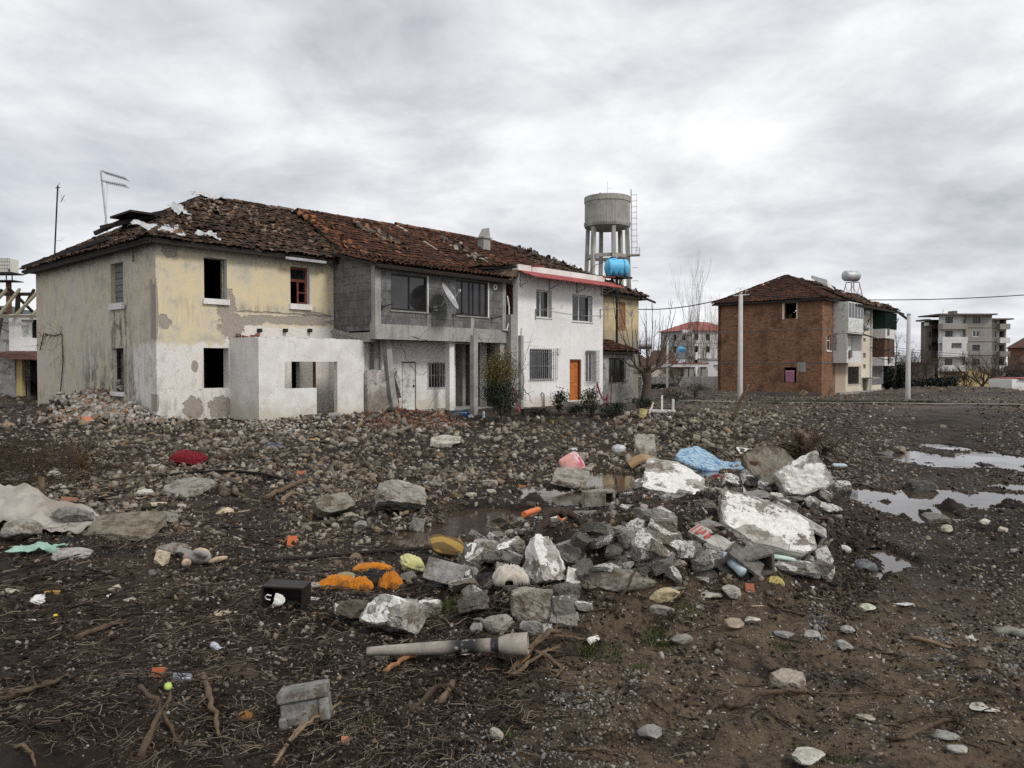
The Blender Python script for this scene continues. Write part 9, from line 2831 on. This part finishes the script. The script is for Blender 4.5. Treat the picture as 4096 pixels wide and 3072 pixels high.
def grass(spots,name,seed,pal,kind='stuff'):
 rng=np.random.default_rng(seed)
 VV,TT=[],[]
 for(px,py,rpx,n_,h_)in spots:
  X0,Y0=flat(px,py)
  r=rpx*Y0/F
  X=X0+rng.normal(0,r*.5,n_);Y=Y0+rng.normal(0,r*.9,n_)
  Z=ground(X,Y)
  a=rng.uniform(0,6.28,n_);hh=h_*rng.uniform(.4,1.2,n_);wd=hh*.10+.002
  lean=rng.normal(0,.45,(n_,2))*hh[:,None]
  dx,dy=np.cos(a)*wd,np.sin(a)*wd
  A=np.stack([X-dx,Y-dy,Z],1);B=np.stack([X+dx,Y+dy,Z],1)
  C_=np.stack([X+lean[:,0]*.6+dx*.6,Y+lean[:,1]*.6+dy*.6,Z+hh*.7],1);D=np.stack([X+lean[:,0],Y+lean[:,1],Z+hh],1)
  VV.append(np.stack([A,B,C_,D],1).reshape(-1,3))
  TT.append(np.repeat(np.array(pal)[rng.integers(0,len(pal),n_)]*rng.uniform(.6,1.4,(n_,1)),4,0))
 V=np.concatenate(VV)
 o=link(name,mesh_from(name,V,np.arange(len(V)).reshape(-1,4),M['leaf'],None,np.concatenate(TT)))
 return tag(o,kind='stuff')
GR=[(.045,.075,.015),(.03,.055,.012),(.07,.10,.025),(.09,.09,.03)]
grass([(1810,2455,70,700,.035),(1900,2420,40,200,.03),(2630,2555,60,500,.03),(2560,2655,28,160,.03),(2450,2600,60,200,.025),(3130,2600,40,120,.02),(3150,2780,30,120,.02),(1480,2900,30,90,.03),(2030,2925,40,150,.025),(3600,2330,30,80,.02),(2350,2580,50,220,.03),(3380,2290,25,60,.02),(2750,2500,50,160,.025),(3350,3010,60,160,.02),(3200,2990,30,90,.02)],'grass',3,GR)
grass([(x,1600+6*math.sin(x),60,700,.12)for x in range(3020,3760,60)]+[(x,1612,40,300,.1)for x in range(3440,3700,50)],'grass',4,[(.03,.045,.012),(.045,.06,.018),(.03,.035,.015)])
grass([(x,y,36,260,.10)for(x,y)in((2130,1670),(2190,1664),(2240,1668),(2300,1672),(2370,1676),(2430,1680),(2500,1676),(2560,1672),(2620,1650),(2690,1640),(2200,1684),(2060,1672),(1960,1690))],'ground_cover',5,[(.022,.022,.012),(.03,.03,.015),(.05,.035,.02),(.015,.014,.010)])
grass([(2215,1688,40,500,.05),(2250,1690,30,260,.04)],'grass',6,[(.16,.14,.02),(.10,.11,.02)])
def vine(pts,v,r,label,seed,kids=9):
 rng=random.Random(seed)
 W3=[]
 for(px,py)in pts:
  x,z=H(px,py,v)
  W3.append(FR.world(x,-v,z))
 c=W3[0].copy()
 q=[]
 for a,b in zip(W3[:-1],W3[1:]):
  for t in(0,.25,.5,.75):
   q.append(a.lerp(b,t)-c+Vector((rng.gauss(0,.03),rng.gauss(0,.03),rng.gauss(0,.03))))
 q.append(W3[-1]-c)
 mb=MB();mb.tube(q,[r*(1-.6*i/len(q))for i in range(len(q))],5)
 for _ in range(kids):
  p=rng.choice(q)
  branch(mb,p,(rng.gauss(0,1),rng.gauss(0,.3),rng.gauss(0,.8)),rng.uniform(.3,1.0),r*.45,1,rng,.5,-.05,5,4,(0,2),.6,.3)
 mb.T=[(.6,.5,.42)]*len(mb.V)
 tag(mb.build('dry_vine',M['bark'],None,c),label,'vine')
vine([(1600,1640),(1592,1560),(1570,1480),(1562,1380),(1580,1300),(1590,1260)],2.3,.018,'dry vine climbing the leaning broken post by the pale door',61,16)
vine([(1590,1340),(1620,1430),(1670,1500),(1720,1490)],2.4,.012,'dry vine strand hanging from the leaning post past the pale door',62,10)
vine([(1650,1350),(1760,1380),(1850,1372),(1900,1350),(1912,1380)],3.4,.014,'dry vine strung along the concrete beam of the grey house',63,16)
vine([(1900,1345),(1960,1390),(2060,1440),(2090,1480)],4.6,.012,'dry vine sagging between the two free concrete posts',64,12)
vine([(2090,1640),(2095,1560),(2092,1480),(2098,1420),(2120,1370)],4.3,.016,'dry vine winding up the slim brown post at the white house corner',65,18)
vine([(2090,1560),(2118,1580),(2128,1610)],4.5,.022,'thick bare branch drooping right from the slim brown post',66,2)
vine([(1700,1660),(1760,1560),(1830,1500),(1870,1490)],2.0,.008,'thin dry creeper on the white wall below the small barred window',67,10)
def gvine():
 rng=random.Random(70)
 pts=[FR.hitx(160,1400,-.05),FR.hitx(175,1335,-.05),FR.hitx(215,1342,-.05),FR.hitx(248,1335,-.05),FR.hitx(252,1450,-.05),FR.hitx(235,1640,-.05)]
 W3=[FR.world(-.05,y,z)for(y,z)in pts];c=W3[0].copy()
 mb=MB();q=[p-c for p in W3];mb.tube(q,.02,5)
 for _ in range(30):
  i=rng.randint(0,4);p=q[i].lerp(q[i+1],rng.random())
  branch(mb,p,(rng.gauss(-.2,.3),rng.gauss(0,1),rng.gauss(-.3,.8)),rng.uniform(.3,1.1),.008,1,rng,.5,-.1,5,4,(0,2),.6,.35)
 mb.T=[(.5,.42,.36)]*len(mb.V)
 tag(mb.build('dry_vine',M['bark'],None,c),'dry creeper clinging to the gable wall of the yellow house','vine')
gvine()
rr=np.random.default_rng(5)
l2=RX(449,1392,494,1568,0)
for i in range(7):
 V=cutrock(ICO[2][0],rr,8,.4,.8)*np.array([.17,.13,.10])*rr.uniform(.7,1.1)
 p=FR.world(-.02+rr.uniform(0,.2),rr.uniform(l2[0]+.15,l2[1]-.1),l2[2]+.06+.11*(i//2))
 tag(link('rubble_stone',mesh_from('rubble_stone',V,ICO[2][1],M['stone'],None,np.tile((.36,.34,.31),(len(V),1))),None,p),'stone piled in the lower window of the yellow gable','stone','stones in the gable window')
for i,(px,py,s_)in enumerate(((985,1322,1),(1015,1335,.7),(955,1330,.8),(1030,1340,.6))):
 x,z=H(px,py,.18)
 o=MB();o.box(-.13*s_,.13*s_,-.08,.08,-.05,.05,0,((.34,.11,.07),(.28,.12,.08),(.2,.15,.12),(.3,.12,.07))[i])
 tag(o.build('brick',M['stone'],None,FR.world(x,-.16,AZ+.06+.03*i),(.1,.2,FR.ang+.4*i)),'red-brown brick left on the annex wall top','brick','bricks on the annex wall top')
